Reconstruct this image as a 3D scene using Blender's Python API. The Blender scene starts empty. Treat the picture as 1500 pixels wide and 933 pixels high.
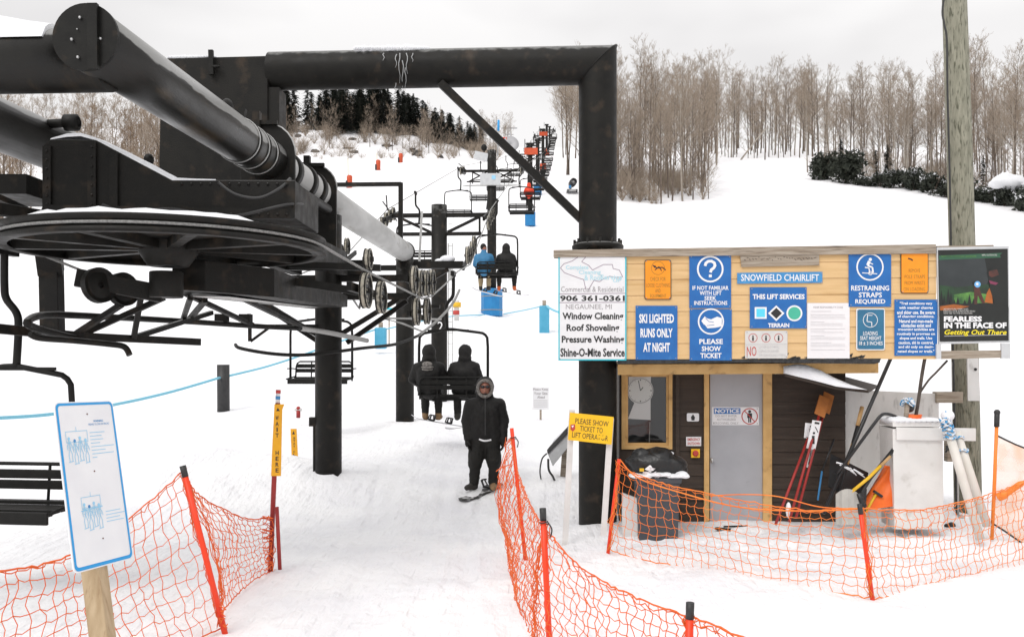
import bpy, math, random
from mathutils import Vector as V, Matrix, noise
R = math.radians
rnd = random.Random(11)
S = bpy.context.scene
COL = S.collection
F, HZ, EZ = 1300.0, 525.0, 2.2          # focal length in photo pixels, horizon row, eye height

def P(px, py, d):
    """a point of the place seen at a photo pixel, d metres in front of the camera"""
    return V(((px - 750) / F * d, d, EZ - (py - HZ) / F * d))

def LX(y): return .0569 * y - 3.64      # the lift's centre line
def L(o, y, z): return V((LX(y) + o, y, z))

# ---------------------------------------------------------------- materials
M = {}
def mat(name, c1, c2=None, scale=6, rough=.6, bump=0, bscale=40, stretch=(1, 1, 1), metal=0, lo=.35, hi=.65, detail=5, spec=.5,
        c3=None, s3=2, lo3=.6, hi3=.7, rough2=None, frost=None):
    m = bpy.data.materials.new(name); m.use_nodes = True
    nt = m.node_tree; N = nt.nodes; K = nt.links.new
    b = N['Principled BSDF']
    b.inputs['Roughness'].default_value = rough; b.inputs['Metallic'].default_value = metal
    b.inputs['Specular IOR Level'].default_value = spec
    b.inputs['Base Color'].default_value = (*c1, 1)
    tc = N.new('ShaderNodeTexCoord'); mp = N.new('ShaderNodeMapping'); K(tc.outputs['Object'], mp.inputs[0])
    mp.inputs['Scale'].default_value = stretch
    def nz(sc, det=detail):
        n = N.new('ShaderNodeTexNoise'); n.inputs['Scale'].default_value = sc; n.inputs['Detail'].default_value = det
        K(mp.outputs[0], n.inputs['Vector']); return n
    def ramp(src, a, bb):
        r = N.new('ShaderNodeMapRange'); r.inputs[1].default_value = a; r.inputs[2].default_value = bb
        K(src, r.inputs[0]); return r
    def mix(fac, a, bcol):
        x = N.new('ShaderNodeMix'); x.data_type = 'RGBA'; K(fac, x.inputs[0])
        if isinstance(a, tuple): x.inputs[6].default_value = (*a, 1)
        else: K(a, x.inputs[6])
        x.inputs[7].default_value = (*bcol, 1); return x.outputs[2]
    out = None
    if c2 is not None:
        r = ramp(nz(scale).outputs[0], lo, hi); out = mix(r.outputs[0], c1, c2)
        if rough2 is not None:
            q = N.new('ShaderNodeMapRange'); q.inputs[3].default_value = rough; q.inputs[4].default_value = rough2
            K(r.outputs[0], q.inputs[0]); K(q.outputs[0], b.inputs['Roughness'])
    if c3 is not None:
        r = ramp(nz(s3, 8).outputs[0], lo3, hi3); out = mix(r.outputs[0], out if out else c1, c3)
    if frost is not None:                                  # frost lying on faces that look up
        g = N.new('ShaderNodeNewGeometry'); sx = N.new('ShaderNodeSeparateXYZ'); K(g.outputs['Normal'], sx.inputs[0])
        n = nz(9, 8); ad = N.new('ShaderNodeMath'); ad.operation = 'MULTIPLY_ADD'; ad.inputs[1].default_value = .5
        K(n.outputs[0], ad.inputs[0]); K(sx.outputs[2], ad.inputs[2])
        r = ramp(ad.outputs[0], frost[0], frost[1]); out = mix(r.outputs[0], out if out else c1, frost[2])
    if out: K(out, b.inputs['Base Color'])
    if bump:
        bp = N.new('ShaderNodeBump'); bp.inputs['Strength'].default_value = min(1, bump); bp.inputs['Distance'].default_value = .02
        K(nz(bscale, 6).outputs[0], bp.inputs['Height']); K(bp.outputs[0], b.inputs['Normal'])
    M[name] = m
    return m

def make_materials():
    mat('black_steel', (.0075, .007, .006), (.0135, .0125, .0105), 7, .45, .15, 60, spec=.22, rough2=.62, c3=(.040, .029, .020), s3=5, lo3=.56, hi3=.74, frost=(.90, 1.06, (.17, .17, .165)))
    mat('frosted_steel', (.007, .0065, .0055), (.014, .013, .0105), 5, .36, .12, 60, spec=.35, stretch=(1, .25, 1), rough2=.55, c3=(.04, .028, .016), s3=4, lo3=.6, hi3=.75, frost=(.70, .80, (.30, .30, .29)))
    mat('tube_frost', (.007, .0065, .0055), (.013, .012, .010), 5, .27, .12, 60, spec=.4, stretch=(1, .25, 1), rough2=.45, c3=(.05, .032, .014), s3=4, lo3=.58, hi3=.72, frost=(.36, .43, (.27, .27, .26)))
    mat('galvanized', (.36, .36, .35), (.52, .52, .51), 3, .55, .1, 40, stretch=(1, .3, 1), c3=(.22, .20, .17), s3=5, lo3=.6, hi3=.75)
    mat('dark_steel', (.007, .0068, .006), (.012, .0115, .010), 9, .5, .05, 60, spec=.22, c3=(.03, .022, .015), s3=7, lo3=.6, hi3=.75)
    mat('chair_steel', (.007, .0068, .006), (.012, .0115, .010), 9, .5, .05, 60, spec=.22)
    mat('chair_grey', (.18, .18, .18), (.26, .26, .26), 9, .5)
    mat('rope_steel', (.16, .16, .155), (.3, .3, .29), 60, .5, .3, 300)
    mat('sheave_rim', (.40, .37, .30), (.08, .075, .065), 14, .6, .1, 60, lo=.5, hi=.65)
    mat('bright_steel', (.5, .5, .5), None, rough=.35, metal=.7)
    mat('snow_lump', (.86, .87, .89), (.80, .81, .84), 8, .8, .5, 25, spec=.2)
    mat('tan_siding', (.64, .425, .20), (.71, .48, .24), 4, .7, .15, 90, stretch=(.4, .4, 5), c3=(.52, .31, .12), s3=2.4, lo3=.6, hi3=.75)
    mat('tan_trim', (.55, .33, .12), (.66, .42, .17), 5, .7, .2, 60, c3=(.36, .21, .08), s3=6, lo3=.6, hi3=.7)
    mat('brown_siding', (.034, .022, .015), (.048, .032, .022), 5, .7, .2, 70, stretch=(.4, .4, 5), c3=(.075, .06, .05), s3=5, lo3=.63, hi3=.75)
    mat('tar', (.025, .025, .025), (.05, .05, .05), 20, .9, .6, 40)
    mat('old_wood', (.27, .215, .16), (.44, .38, .31), 5, .85, .5, 30, stretch=(.5, .5, 9), c3=(.12, .09, .065), s3=7, lo3=.58, hi3=.72)
    mat('pale_wood', (.38, .27, .155), (.50, .38, .24), 4, .8, .3, 30, stretch=(6, 6, .5), c3=(.25, .15, .08), s3=5, lo3=.6, hi3=.75)
    mat('pole_wood', (.205, .20, .15), (.30, .29, .225), 5, .85, .7, 14, stretch=(5, 5, .9), c3=(.09, .09, .06), s3=9, lo3=.53, hi3=.66)
    mat('bark', (.095, .073, .056), (.19, .15, .12), 3, .9, .5, 20, stretch=(3, 3, .6))
    mat('twig', (.30, .235, .175), (.40, .335, .27), 2, .9)
    mat('brown_twig', (.22, .15, .09), (.31, .22, .145), 2, .9)
    mat('pale_bark', (.27, .23, .19), (.36, .32, .27), 3, .9, .5, 20, stretch=(3, 3, .6))
    mat('birch', (.42, .38, .33), (.22, .18, .15), 4, .8, lo=.5, hi=.7, stretch=(1, 1, 3))
    mat('needles', (.018, .023, .016), (.036, .042, .028), 2, .8)
    mat('needles_snowy', (.020, .026, .020), (.034, .042, .03), 2, .8, c3=(.6, .6, .62), s3=2.4, lo3=.62, hi3=.66)
    mat('rock', (.06, .055, .05), (.14, .13, .12), 2, .9, .6, 5)
    mat('door_grey', (.34, .345, .37), (.39, .395, .42), 2.5, .5, .05, 30, c3=(.28, .28, .29), s3=7, lo3=.66, hi3=.8)
    mat('white_paint', (.66, .65, .63), (.74, .73, .71), 3, .6, .1, 40, c3=(.50, .48, .44), s3=5, lo3=.6, hi3=.8)
    mat('white_panel', (.66, .655, .635), (.73, .725, .71), 2, .6, .1, 30, c3=(.40, .39, .37), s3=3.5, lo3=.62, hi3=.78, stretch=(3, 3, 1))
    mat('sign_white', (.74, .74, .76), (.79, .79, .80), 5, .4)
    mat('paper_white', (.76, .74, .75), (.80, .78, .79), 5, .6)
    mat('sign_grey', (.58, .57, .55), (.64, .63, .61), 5, .5)
    mat('blue_sign', (.008, .115, .38), (.012, .14, .43), 6, .45, c3=(.05, .2, .45), s3=9, lo3=.66, hi3=.8)
    mat('mid_blue', (.035, .22, .50), (.06, .27, .55), 6, .5)
    mat('teal_sign', (.02, .13, .24), (.03, .16, .28), 6, .45)
    mat('cyan', (.03, .50, .60), None, rough=.5)
    mat('sky_cyan', (.10, .62, .83), None, rough=.5)
    mat('pale_blue', (.30, .58, .78), None, rough=.6)
    mat('edge_blue', (.02, .30, .66), None, rough=.45)
    mat('map_blue', (.42, .68, .76), None, rough=.6)
    mat('sea_green', (.06, .44, .30), None, rough=.5)
    mat('orange_sign', (.90, .31, .008), (.86, .28, .008), 6, .45)
    mat('yellow_sign', (.90, .53, .008), (.86, .49, .008), 6, .45)
    mat('sleeve_yellow', (.86, .42, .008), (.78, .36, .008), 8, .5, .2, 20)
    mat('ink', (.018, .018, .018), None, rough=.5)
    mat('ink_brown', (.15, .07, .06), None, rough=.6)
    mat('ink_grey', (.33, .31, .32), None, rough=.6)
    mat('ink_pale', (.52, .51, .52), None, rough=.6)
    mat('ink_olive', (.33, .19, .02), None, rough=.6)
    mat('ink_red', (.50, .05, .04), None, rough=.5)
    mat('ink_violet', (.30, .22, .29), None, rough=.5)
    mat('white_ink', (.80, .80, .81), None, rough=.5)
    mat('net_orange', (.86, .155, .018), (.76, .115, .015), 4, .5)
    mat('net_amber', (.90, .25, .03), (.82, .18, .02), 4, .5)
    mat('post_orange', (.90, .055, .008), (.80, .045, .008), 5, .45)
    mat('paddle_orange', (.48, .17, .035), (.38, .13, .03), 8, .6)
    mat('stake_orange', (.90, .24, .03), None, rough=.5)
    mat('cap_black', (.02, .02, .02), (.03, .03, .03), 9, .5)
    mat('pole_red', (.36, .025, .02), (.26, .02, .018), 6, .5)
    mat('bamboo', (.5, .43, .24), (.6, .52, .32), 5, .6)
    mat('rope_blue', (.17, .50, .66), (.24, .58, .72), 50, .7, .3, 200)
    mat('pad_blue', (.008, .17, .42), (.014, .21, .48), 3, .5, .2, 12)
    mat('pad_cyan', (.06, .33, .50), (.09, .38, .56), 3, .5, .2, 12)
    mat('pad_orange', (.60, .085, .025), (.5, .07, .02), 3, .5, .2, 12)
    mat('bin_grey', (.045, .05, .06), (.06, .065, .075), 6, .5)
    mat('bag_black', (.009, .009, .0095), (.016, .016, .016), 8, .34, .8, 14)
    mat('jacket_black', (.008, .0075, .0075), (.014, .013, .012), 7, .65, .6, 16, spec=.3)
    mat('pants_black', (.009, .0085, .0075), (.016, .015, .013), 7, .7, .6, 18, spec=.3)
    mat('jacket_blue', (.03, .16, .32), (.045, .2, .38), 7, .7, .4, 16)
    mat('jacket_red', (.75, .055, .012), (.65, .045, .012), 7, .7, .4, 16)
    mat('pants_tan', (.30, .23, .13), (.36, .28, .17), 7, .8, .4, 16)
    mat('skin', (.34, .15, .10), (.28, .11, .08), 9, .5)
    mat('fur', (.13, .12, .11), (.30, .28, .26), 40, .9, 1, 90)
    mat('boot_black', (.02, .018, .015), (.035, .03, .025), 9, .6)
    mat('boot_tan', (.30, .19, .09), (.24, .14, .07), 9, .7)
    mat('boot_orange', (.70, .15, .03), (.6, .11, .02), 9, .6)
    mat('board_white', (.68, .68, .70), (.6, .6, .62), 5, .4)
    mat('board_dark', (.03, .03, .03), (.5, .5, .5), 7, .5, lo=.52, hi=.56)
    mat('lens', (.01, .01, .012), None, rough=.12)
    mat('pvc', (.72, .69, .64), (.66, .63, .57), 3, .5)
    mat('cord_blue_white', (.05, .30, .58), (.75, .75, .75), 26, .8, lo=.46, hi=.54)
    mat('shovel_black', (.016, .016, .017), None, rough=.4)
    mat('shovel_grey', (.40, .39, .36), (.48, .47, .43), 5, .5)
    mat('handle_wood', (.42, .25, .10), (.5, .31, .14), 6, .6, stretch=(1, 1, .2))
    mat('handle_yellow', (.75, .45, .02), None, rough=.5)
    mat('tarp_orange', (.85, .16, .012), (.78, .12, .01), 5, .5, .5, 9)
    mat('branch_bark', (.055, .042, .035), (.1, .08, .065), 12, .9, .5, 40)
    mat('clock_white', (.74, .73, .72), None, rough=.4)
    mat('poster_black', (.010, .011, .010), (.015, .017, .015), 3, .35)
    mat('poster_sky', (.022, .027, .029), (.038, .045, .047), 3, .4)
    mat('poster_green', (.022, .065, .026), (.018, .032, .02), 7, .4)
    mat('poster_lime', (.12, .30, .06), (.03, .09, .03), 9, .4)
    mat('poster_brown', (.09, .03, .022), (.04, .018, .016), 12, .4)
    mat('poster_orange', (.42, .12, .02), (.25, .07, .015), 12, .4)
    mat('poster_band', (.03, .10, .055), None, rough=.4)
    mat('poster_lamp', (.15, .42, .75), None, rough=.4)
    mat('poster_pink', (.20, .035, .08), None, rough=.4)
    mat('poster_yellow', (.85, .70, .02), None, rough=.4)
    mat('aluminium', (.55, .56, .57), (.62, .63, .64), 6, .35, metal=.3)
    mat('gun_dark', (.03, .03, .03), None, rough=.5)
    mat('gun_body', (.45, .46, .47), (.3, .3, .3), 3, .5)
    mat('far_steel', (.42, .42, .43), None, rough=.6)
    mat('streaks', (.36, .365, .365), None, rough=.5)
    # window glass: see-through with a reflection
    m = bpy.data.materials.new('window_glass'); m.use_nodes = True
    N = m.node_tree.nodes; K = m.node_tree.links.new; N.remove(N['Principled BSDF'])
    t = N.new('ShaderNodeBsdfTransparent'); t.inputs[0].default_value = (.8, .81, .8, 1)
    g = N.new('ShaderNodeBsdfGlossy'); g.inputs['Roughness'].default_value = .03
    x = N.new('ShaderNodeMixShader'); x.inputs[0].default_value = .07
    K(t.outputs[0], x.inputs[1]); K(g.outputs[0], x.inputs[2]); K(x.outputs[0], N['Material Output'].inputs[0]); M['window_glass'] = m
    # fine woven barrier netting on the right: too fine to model strand by strand, half lets light through
    m = bpy.data.materials.new('fine_netting'); m.use_nodes = True
    N = m.node_tree.nodes; K = m.node_tree.links.new; b = N['Principled BSDF']
    tc = N.new('ShaderNodeTexCoord'); n = N.new('ShaderNodeTexNoise'); n.inputs['Scale'].default_value = 2.5; K(tc.outputs['Object'], n.inputs['Vector'])
    r = N.new('ShaderNodeMapRange'); r.inputs[1].default_value = .4; r.inputs[2].default_value = .6; r.inputs[3].default_value = .3; r.inputs[4].default_value = .62
    K(n.outputs[0], r.inputs[0]); b.inputs['Base Color'].default_value = (.80, .36, .12, 1); b.inputs['Roughness'].default_value = .8
    t = N.new('ShaderNodeBsdfTransparent'); x = N.new('ShaderNodeMixShader')
    K(r.outputs[0], x.inputs[0]); K(t.outputs[0], x.inputs[1]); K(b.outputs[0], x.inputs[2]); K(x.outputs[0], N['Material Output'].inputs[0]); M['fine_netting'] = m
    # snow
    m = bpy.data.materials.new('snow'); m.use_nodes = True
    N = m.node_tree.nodes; K = m.node_tree.links.new; b = N['Principled BSDF']
    tc = N.new('ShaderNodeTexCoord')
    def nz(sc, det, st=(1, 1, 1)):
        mp = N.new('ShaderNodeMapping'); mp.inputs['Scale'].default_value = st; K(tc.outputs['Object'], mp.inputs[0])
        n = N.new('ShaderNodeTexNoise'); n.inputs['Scale'].default_value = sc; n.inputs['Detail'].default_value = det; K(mp.outputs[0], n.inputs['Vector']); return n.outputs[0]
    x = N.new('ShaderNodeMix'); x.data_type = 'RGBA'; x.inputs[6].default_value = (.82, .82, .845, 1); x.inputs[7].default_value = (.90, .90, .91, 1)
    r = N.new('ShaderNodeMapRange'); r.inputs[1].default_value = .35; r.inputs[2].default_value = .6; K(nz(.9, 8), r.inputs[0]); K(r.outputs[0], x.inputs[0])
    K(x.outputs[2], b.inputs['Base Color']); b.inputs['Roughness'].default_value = .75; b.inputs['Specular IOR Level'].default_value = .25
    prev = None
    for sc, det, dist, st in ((1.4, 5, .12, (1, 1, 1)), (5, 5, .05, (1.8, .16, 1)), (7, 6, .04, (1.6, .8, 1)), (40, 4, .008, (1, 1, 1))):
        bp = N.new('ShaderNodeBump'); bp.inputs['Strength'].default_value = .75; bp.inputs['Distance'].default_value = dist
        K(nz(sc, det, st), bp.inputs['Height'])
        if prev: K(prev.outputs[0], bp.inputs['Normal'])
        prev = bp
    K(prev.outputs[0], b.inputs['Normal']); M['snow'] = m

# ---------------------------------------------------------------- mesh building
def frame(d, up=V((0, 0, 1))):
    d = d.normalized()
    if abs(d.dot(up)) > .98: up = V((0, 1, 0)) if abs(d.y) < .9 else V((1, 0, 0))
    a = d.cross(up).normalized(); b = a.cross(d).normalized()
    return a, b, d

class MB:
    def __init__(s, *m):
        s.v, s.f, s.fm, s.fs, s.mats, s.cur = [], [], [], [], [], 0
        if m: s.mat(m[0])
    def mat(s, name):
        if name not in s.mats: s.mats.append(name)
        s.cur = s.mats.index(name); return s
    def add(s, vs, fs, smooth=False):
        o = len(s.v); s.v.extend(V(p) for p in vs)
        for f in fs:
            s.f.append([i + o for i in f]); s.fm.append(s.cur); s.fs.append(smooth)
        return s
    def box(s, c, size, rot=None):
        hx, hy, hz = (q / 2 for q in size); c = V(c)
        vs = [V((x, y, z)) for x in (-hx, hx) for y in (-hy, hy) for z in (-hz, hz)]
        vs = [c + (rot @ p if rot else p) for p in vs]
        return s.add(vs, [(0, 1, 3, 2), (4, 6, 7, 5), (0, 4, 5, 1), (2, 3, 7, 6), (0, 2, 6, 4), (1, 5, 7, 3)])
    def bar(s, p0, p1, w, h=None, up=V((0, 0, 1))):
        p0, p1 = V(p0), V(p1); h = h or w; a, b, d = frame(p1 - p0, up)
        vs = [p + a * x * w / 2 + b * y * h / 2 for p in (p0, p1) for x, y in ((-1, -1), (1, -1), (1, 1), (-1, 1))]
        return s.add(vs, [(3, 2, 1, 0), (4, 5, 6, 7), (0, 1, 5, 4), (1, 2, 6, 5), (2, 3, 7, 6), (3, 0, 4, 7)])
    def tube(s, pts, r, seg=8, closed=False, caps=True, flat=1.0, smooth=True):
        pts = [V(p) for p in pts]; n = len(pts); rs = r if isinstance(r, (list, tuple)) else [r] * n
        vs, fs = [], []; a = b = None
        for i, p in enumerate(pts):
            if closed: d = pts[(i + 1) % n] - pts[i - 1]
            else: d = pts[min(i + 1, n - 1)] - pts[max(i - 1, 0)]
            if d.length < 1e-9: d = V((0, 0, 1))
            d.normalize()
            if a is None: a, b, _ = frame(d)
            else:
                a = (a - d * a.dot(d))
                if a.length < 1e-6: a, b, _ = frame(d)
                a.normalize(); b = a.cross(d)
            for k in range(seg):
                t = 2 * math.pi * k / seg
                vs.append(p + (a * math.cos(t) + b * math.sin(t) * flat) * rs[i])
        m = n if closed else n - 1
        for i in range(m):
            for k in range(seg):
                j = (i + 1) % n; fs.append((i * seg + k, i * seg + (k + 1) % seg, j * seg + (k + 1) % seg, j * seg + k))
        s.add(vs, fs, smooth)
        if caps and not closed:
            o = len(s.v) - len(vs)
            s.f += [[o + k for k in range(seg)][::-1], [o + (n - 1) * seg + k for k in range(seg)]]; s.fm += [s.cur] * 2; s.fs += [False] * 2
        return s
    def prism(s, poly, ext):
        n = len(poly); ext = V(ext); vs = [V(p) for p in poly] + [V(p) + ext for p in poly]
        return s.add(vs, [list(range(n))[::-1], list(range(n, 2 * n))] + [(i, (i + 1) % n, (i + 1) % n + n, i + n) for i in range(n)])
    def ell(s, c, r, seg=12, rings=8, rot=None):
        c = V(c); r = r if isinstance(r, (tuple, list)) else (r, r, r); vs, fs = [], []
        for i in range(rings + 1):
            th = math.pi * i / rings
            for k in range(seg):
                ph = 2 * math.pi * k / seg
                p = V((math.sin(th) * math.cos(ph) * r[0], math.sin(th) * math.sin(ph) * r[1], math.cos(th) * r[2]))
                vs.append(c + (rot @ p if rot else p))
        for i in range(rings):
            for k in range(seg):
                a, b = i * seg + k, i * seg + (k + 1) % seg
                fs.append((a, a + seg, b + seg, b))
        return s.add(vs, fs, True)
    def lathe(s, c, axis, prof, seg=24, smooth=True, close=True):
        """prof: (radius, offset along axis); closed loop if close"""
        c = V(c); a, b, d = frame(V(axis)); vs, fs = [], []; n = len(prof)
        for r, h in prof:
            for k in range(seg):
                t = 2 * math.pi * k / seg; vs.append(c + d * h + (a * math.cos(t) + b * math.sin(t)) * r)
        for i in range(n if close else n - 1):
            j = (i + 1) % n
            for k in range(seg):
                q = (k + 1) % seg; fs.append((i * seg + k, i * seg + q, j * seg + q, j * seg + k))
        return s.add(vs, fs, smooth)
    def cap(s, p0, p1, r0, r1, seg=12):
        """tapered capsule"""
        p0, p1 = V(p0), V(p1); d = p1 - p0; ln = max(d.length, 1e-6); d = d / ln
        pts, rs = [], []
        for t in (-1, -.92, -.7, -.38): pts.append(p0 + d * r0 * t); rs.append(r0 * math.sqrt(max(1e-6, 1 - t * t)))
        for t in (0, .33, .67, 1): pts.append(p0 + d * ln * t); rs.append(r0 + (r1 - r0) * t)
        for t in (.38, .7, .92, 1): pts.append(p1 + d * r1 * t); rs.append(r1 * math.sqrt(max(1e-6, 1 - t * t)))
        return s.tube(pts, rs, seg)
    def build(s, name, parent=None, at=None, bev=0, smooth_angle=None, link=True):
        o0 = V(at) if at is not None else (V(parent['_o']) if parent is not None and '_o' in parent else V((0, 0, 0)))
        me = bpy.data.meshes.new(name)
        me.from_pydata([tuple(p - o0) for p in s.v], [], s.f)
        for m in s.mats: me.materials.append(M[m])
        me.polygons.foreach_set('material_index', s.fm); me.polygons.foreach_set('use_smooth', s.fs); me.update()
        o = bpy.data.objects.new(name, me); COL.objects.link(o)
        if parent is not None:
            o.parent = parent; o['_o'] = list(o0)
        else:
            o.location = o0; o['_o'] = list(o0)
        if bev:
            b = o.modifiers.new('bevel', 'BEVEL'); b.width = bev; b.segments = 2; b.limit_method = 'ANGLE'; b.angle_limit = R(40)
        return o

def tag(o, label, cat, group=None, kind=None):
    o['label'] = label; o['category'] = cat
    if group: o['group'] = group
    if kind: o['kind'] = kind
    return o

def thing(name, loc, label, cat, group=None):
    o = bpy.data.objects.new(name, None); COL.objects.link(o); o.location = loc; o['_o'] = list(loc); o.empty_display_size = .2
    return tag(o, label, cat, group)

def clone(root, loc, rotz, label, group=None, scale=None):
    """a copy of a thing with copies of its parts and sub-parts"""
    r = root.copy(); COL.objects.link(r); r.location = loc; r.rotation_euler = (0, 0, rotz); r['label'] = label
    if scale: r.scale = scale
    if group: r['group'] = group
    elif 'group' in r: del r['group']
    for ch in root.children:
        c = ch.copy(); COL.objects.link(c); c.parent = r
        for g in ch.children:
            d = g.copy(); COL.objects.link(d); d.parent = c
    return r

# ---------------------------------------------------------------- lettering and flat signs
_T = {}
def glyphs(body, bold, lead=1.0):
    k = (body, bold, lead)
    if k in _T: return _T[k]
    cu = bpy.data.curves.new('lettering', 'FONT'); cu.body = body; cu.align_x = 'CENTER'; cu.offset = bold; cu.resolution_u = 2; cu.space_line = lead
    o = bpy.data.objects.new('lettering', cu); COL.objects.link(o)
    dg = bpy.context.evaluated_depsgraph_get(); e = o.evaluated_get(dg); me = e.to_mesh()
    vs = [(v.co.x, v.co.y) for v in me.vertices]; fs = [list(p.vertices) for p in me.polygons]
    e.to_mesh_clear(); bpy.data.objects.remove(o); bpy.data.curves.remove(cu)
    _T[k] = (vs, fs); return _T[k]

class Plane:
    """photo pixels -> points of a plane in the place"""
    def __init__(s, p0, n): s.p0, s.n = V(p0), V(n).normalized()
    def at(s, x, y, off=0):
        d = V(((x - 750) / F, 1, -(y - HZ) / F)); c = V((0, 0, EZ))
        return c + d * ((s.p0 - c).dot(s.n) / d.dot(s.n)) + s.n * off

class Para:
    """x 0..w to the right, y 0..h downwards on a tilted board"""
    def __init__(s, o, u, w, sx, sy): s.o, s.u, s.w = V(o), V(u) / sx, V(w) / sy; s.n = V(u).cross(V(w)).normalized() * 1
    def at(s, x, y, off=0): return s.o + s.u * x + s.w * y + s.n * off

def rr(x0, y0, x1, y1, r, k=4):
    out = []
    for cx, cy, a in ((x1 - r, y0 + r, -90), (x1 - r, y1 - r, 0), (x0 + r, y1 - r, 90), (x0 + r, y0 + r, 180)):
        for i in range(k + 1):
            t = R(a + 90 * i / k); out.append((cx + r * math.cos(t), cy + r * math.sin(t)))
    return out
def rc(x0, y0, x1, y1): return [(x0, y0), (x1, y0), (x1, y1), (x0, y1)]

class Sign(MB):
    def __init__(s, mp, base=.0, th=.012):
        super().__init__(); s.mp, s.base, s.th, s.step = mp, base, th, .0022
    def slab(s, pts, m):
        s.mat(m); a = [s.mp.at(x, y, s.base + s.th) for x, y in pts]; b = [s.mp.at(x, y, s.base) for x, y in pts]; n = len(a)
        return s.add(a + b, [list(range(n)), list(range(n, 2 * n))[::-1]] + [(i, i + n, (i + 1) % n + n, (i + 1) % n) for i in range(n)])
    def poly(s, pts, m, lay=1):
        s.mat(m); return s.add([s.mp.at(x, y, s.base + s.th + s.step * lay) for x, y in pts], [list(range(len(pts)))])
    def rect(s, x0, y0, x1, y1, m, lay=1): return s.poly(rc(x0, y0, x1, y1), m, lay)
    def disc(s, cx, cy, r, m, lay=1, ry=None, n=24): return s.poly([(cx + r * math.cos(2 * math.pi * i / n), cy + (ry or r) * math.sin(2 * math.pi * i / n)) for i in range(n)], m, lay)
    def ring(s, cx, cy, r, w, m, lay=1, n=28):
        s.mat(m); vs = []
        for i in range(n):
            t = 2 * math.pi * i / n
            for q in (r, r - w): vs.append(s.mp.at(cx + q * math.cos(t), cy + q * math.sin(t), s.base + s.th + s.step * lay))
        return s.add(vs, [(2 * i, 2 * ((i + 1) % n), 2 * ((i + 1) % n) + 1, 2 * i + 1) for i in range(n)])
    def line(s, pts, w, m, lay=1):
        for (x0, y0), (x1, y1) in zip(pts, pts[1:]):
            dx, dy = x1 - x0, y1 - y0; ln = math.hypot(dx, dy) or 1; nx, ny = -dy / ln * w / 2, dx / ln * w / 2
            s.poly([(x0 + nx, y0 + ny), (x1 + nx, y1 + ny), (x1 - nx, y1 - ny), (x0 - nx, y0 - ny)], m, lay)
        return s
    def frame(s, x0, y0, x1, y1, w, m, lay=1): return s.line([(x0, y0 + w / 2), (x1, y0 + w / 2)], w, m, lay).line([(x0, y1 - w / 2), (x1, y1 - w / 2)], w, m, lay).line([(x0 + w / 2, y0), (x0 + w / 2, y1)], w, m, lay + .3).line([(x1 - w / 2, y0), (x1 - w / 2, y1)], w, m, lay + .3)
    def text(s, body, x0, y0, x1, y1, m, lay=2, bold=0, lead=1.0, rot=0, slant=0):
        vs, fs = glyphs(body, bold, lead); s.mat(m)
        xs = [a for a, _ in vs]; ys = [b for _, b in vs]
        ax, bx, ay, by = min(xs), max(xs), min(ys), max(ys)
        q = []
        for x, y in vs:
            X, Y = (x - ax) / (bx - ax), (by - y) / (by - ay)
            px, py = x0 + (x1 - x0) * X + slant * (1 - Y), y0 + (y1 - y0) * Y + rot * (X - .5)
            q.append(s.mp.at(px, py, s.base + s.th + s.step * lay))
        return s.add(q, fs)

def smooth_path(pts, n=6):
    pts = [V(p) for p in pts]; out = []
    for i in range(len(pts) - 1):
        a, b, c, d = pts[max(i - 1, 0)], pts[i], pts[i + 1], pts[min(i + 2, len(pts) - 1)]
        for k in range(n):
            t = k / n; out.append(.5 * ((2 * b) + (c - a) * t + (2 * a - 5 * b + 4 * c - d) * t * t + (3 * b - a - 3 * c + d) * t ** 3))
    out.append(pts[-1]); return out

def lerp(a, b, t): return a + (b - a) * t
make_materials()
# ---------------------------------------------------------------- the hill
def sst(a, b, x):
    t = max(0, min(1, (x - a) / (b - a))); return t * t * (3 - 2 * t)
KN = [(-60, 0), (4, 0), (11, 0), (14, .08), (20.4, .62), (26.2, .95), (36, 2.4), (45.7, 4.5), (70, 9.8), (100, 16.9), (128, 25.5), (150, 32.3), (190, 44.6), (230, 56),
      (260, 63.5), (320, 71), (450, 78), (900, 84), (2500, 90)]
def g1(y):
    if y <= KN[0][0]: return KN[0][1]
    for i in range(len(KN) - 1):
        if y <= KN[i + 1][0]:
            def sl(j):
                if j <= 0 or j >= len(KN) - 1: return 0
                return (KN[j + 1][1] - KN[j - 1][1]) / (KN[j + 1][0] - KN[j - 1][0])
            (a, za), (b, zb) = KN[i], KN[i + 1]; h = b - a; t = (y - a) / h; m0, m1 = sl(i) * h, sl(i + 1) * h
            return (2 * t ** 3 - 3 * t * t + 1) * za + (t ** 3 - 2 * t * t + t) * m0 + (3 * t * t - 2 * t ** 3) * zb + (t ** 3 - t * t) * m1
    return KN[-1][1]
PILES = [(-4.4, 14.4, 2.7, 1.5, .46), (-6.5, 15.5, 2.0, 1.2, .22), (-2.85, 13.75, .5, .45, .12), (-2.4, 20.2, 1.2, 1.0, .12), (1.13, 11.5, .45, .4, .12), (1.75, 11.0, .5, .4, .06),
         (.55, 14.9, 1.0, .8, .12), (4.9, 10.6, 1.2, .6, .05), (3.6, 11.5, .8, .35, .05), (-.42, 13.75, .5, .4, .02), (5.6, 12.2, 1.2, .8, .1), (7.2, 12.5, 2, 1.6, .15)]
_q = random.Random(77)
PRINTS = {}
def dent(x, y, a, rx, ry, dep):
    for i in range(int((x - .25) // .25), int((x + .25) // .25) + 1):
        for j in range(int((y - .25) // .25), int((y + .25) // .25) + 1): PRINTS.setdefault((i, j), []).append((x, y, math.cos(a), math.sin(a), rx, ry, dep))
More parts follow.
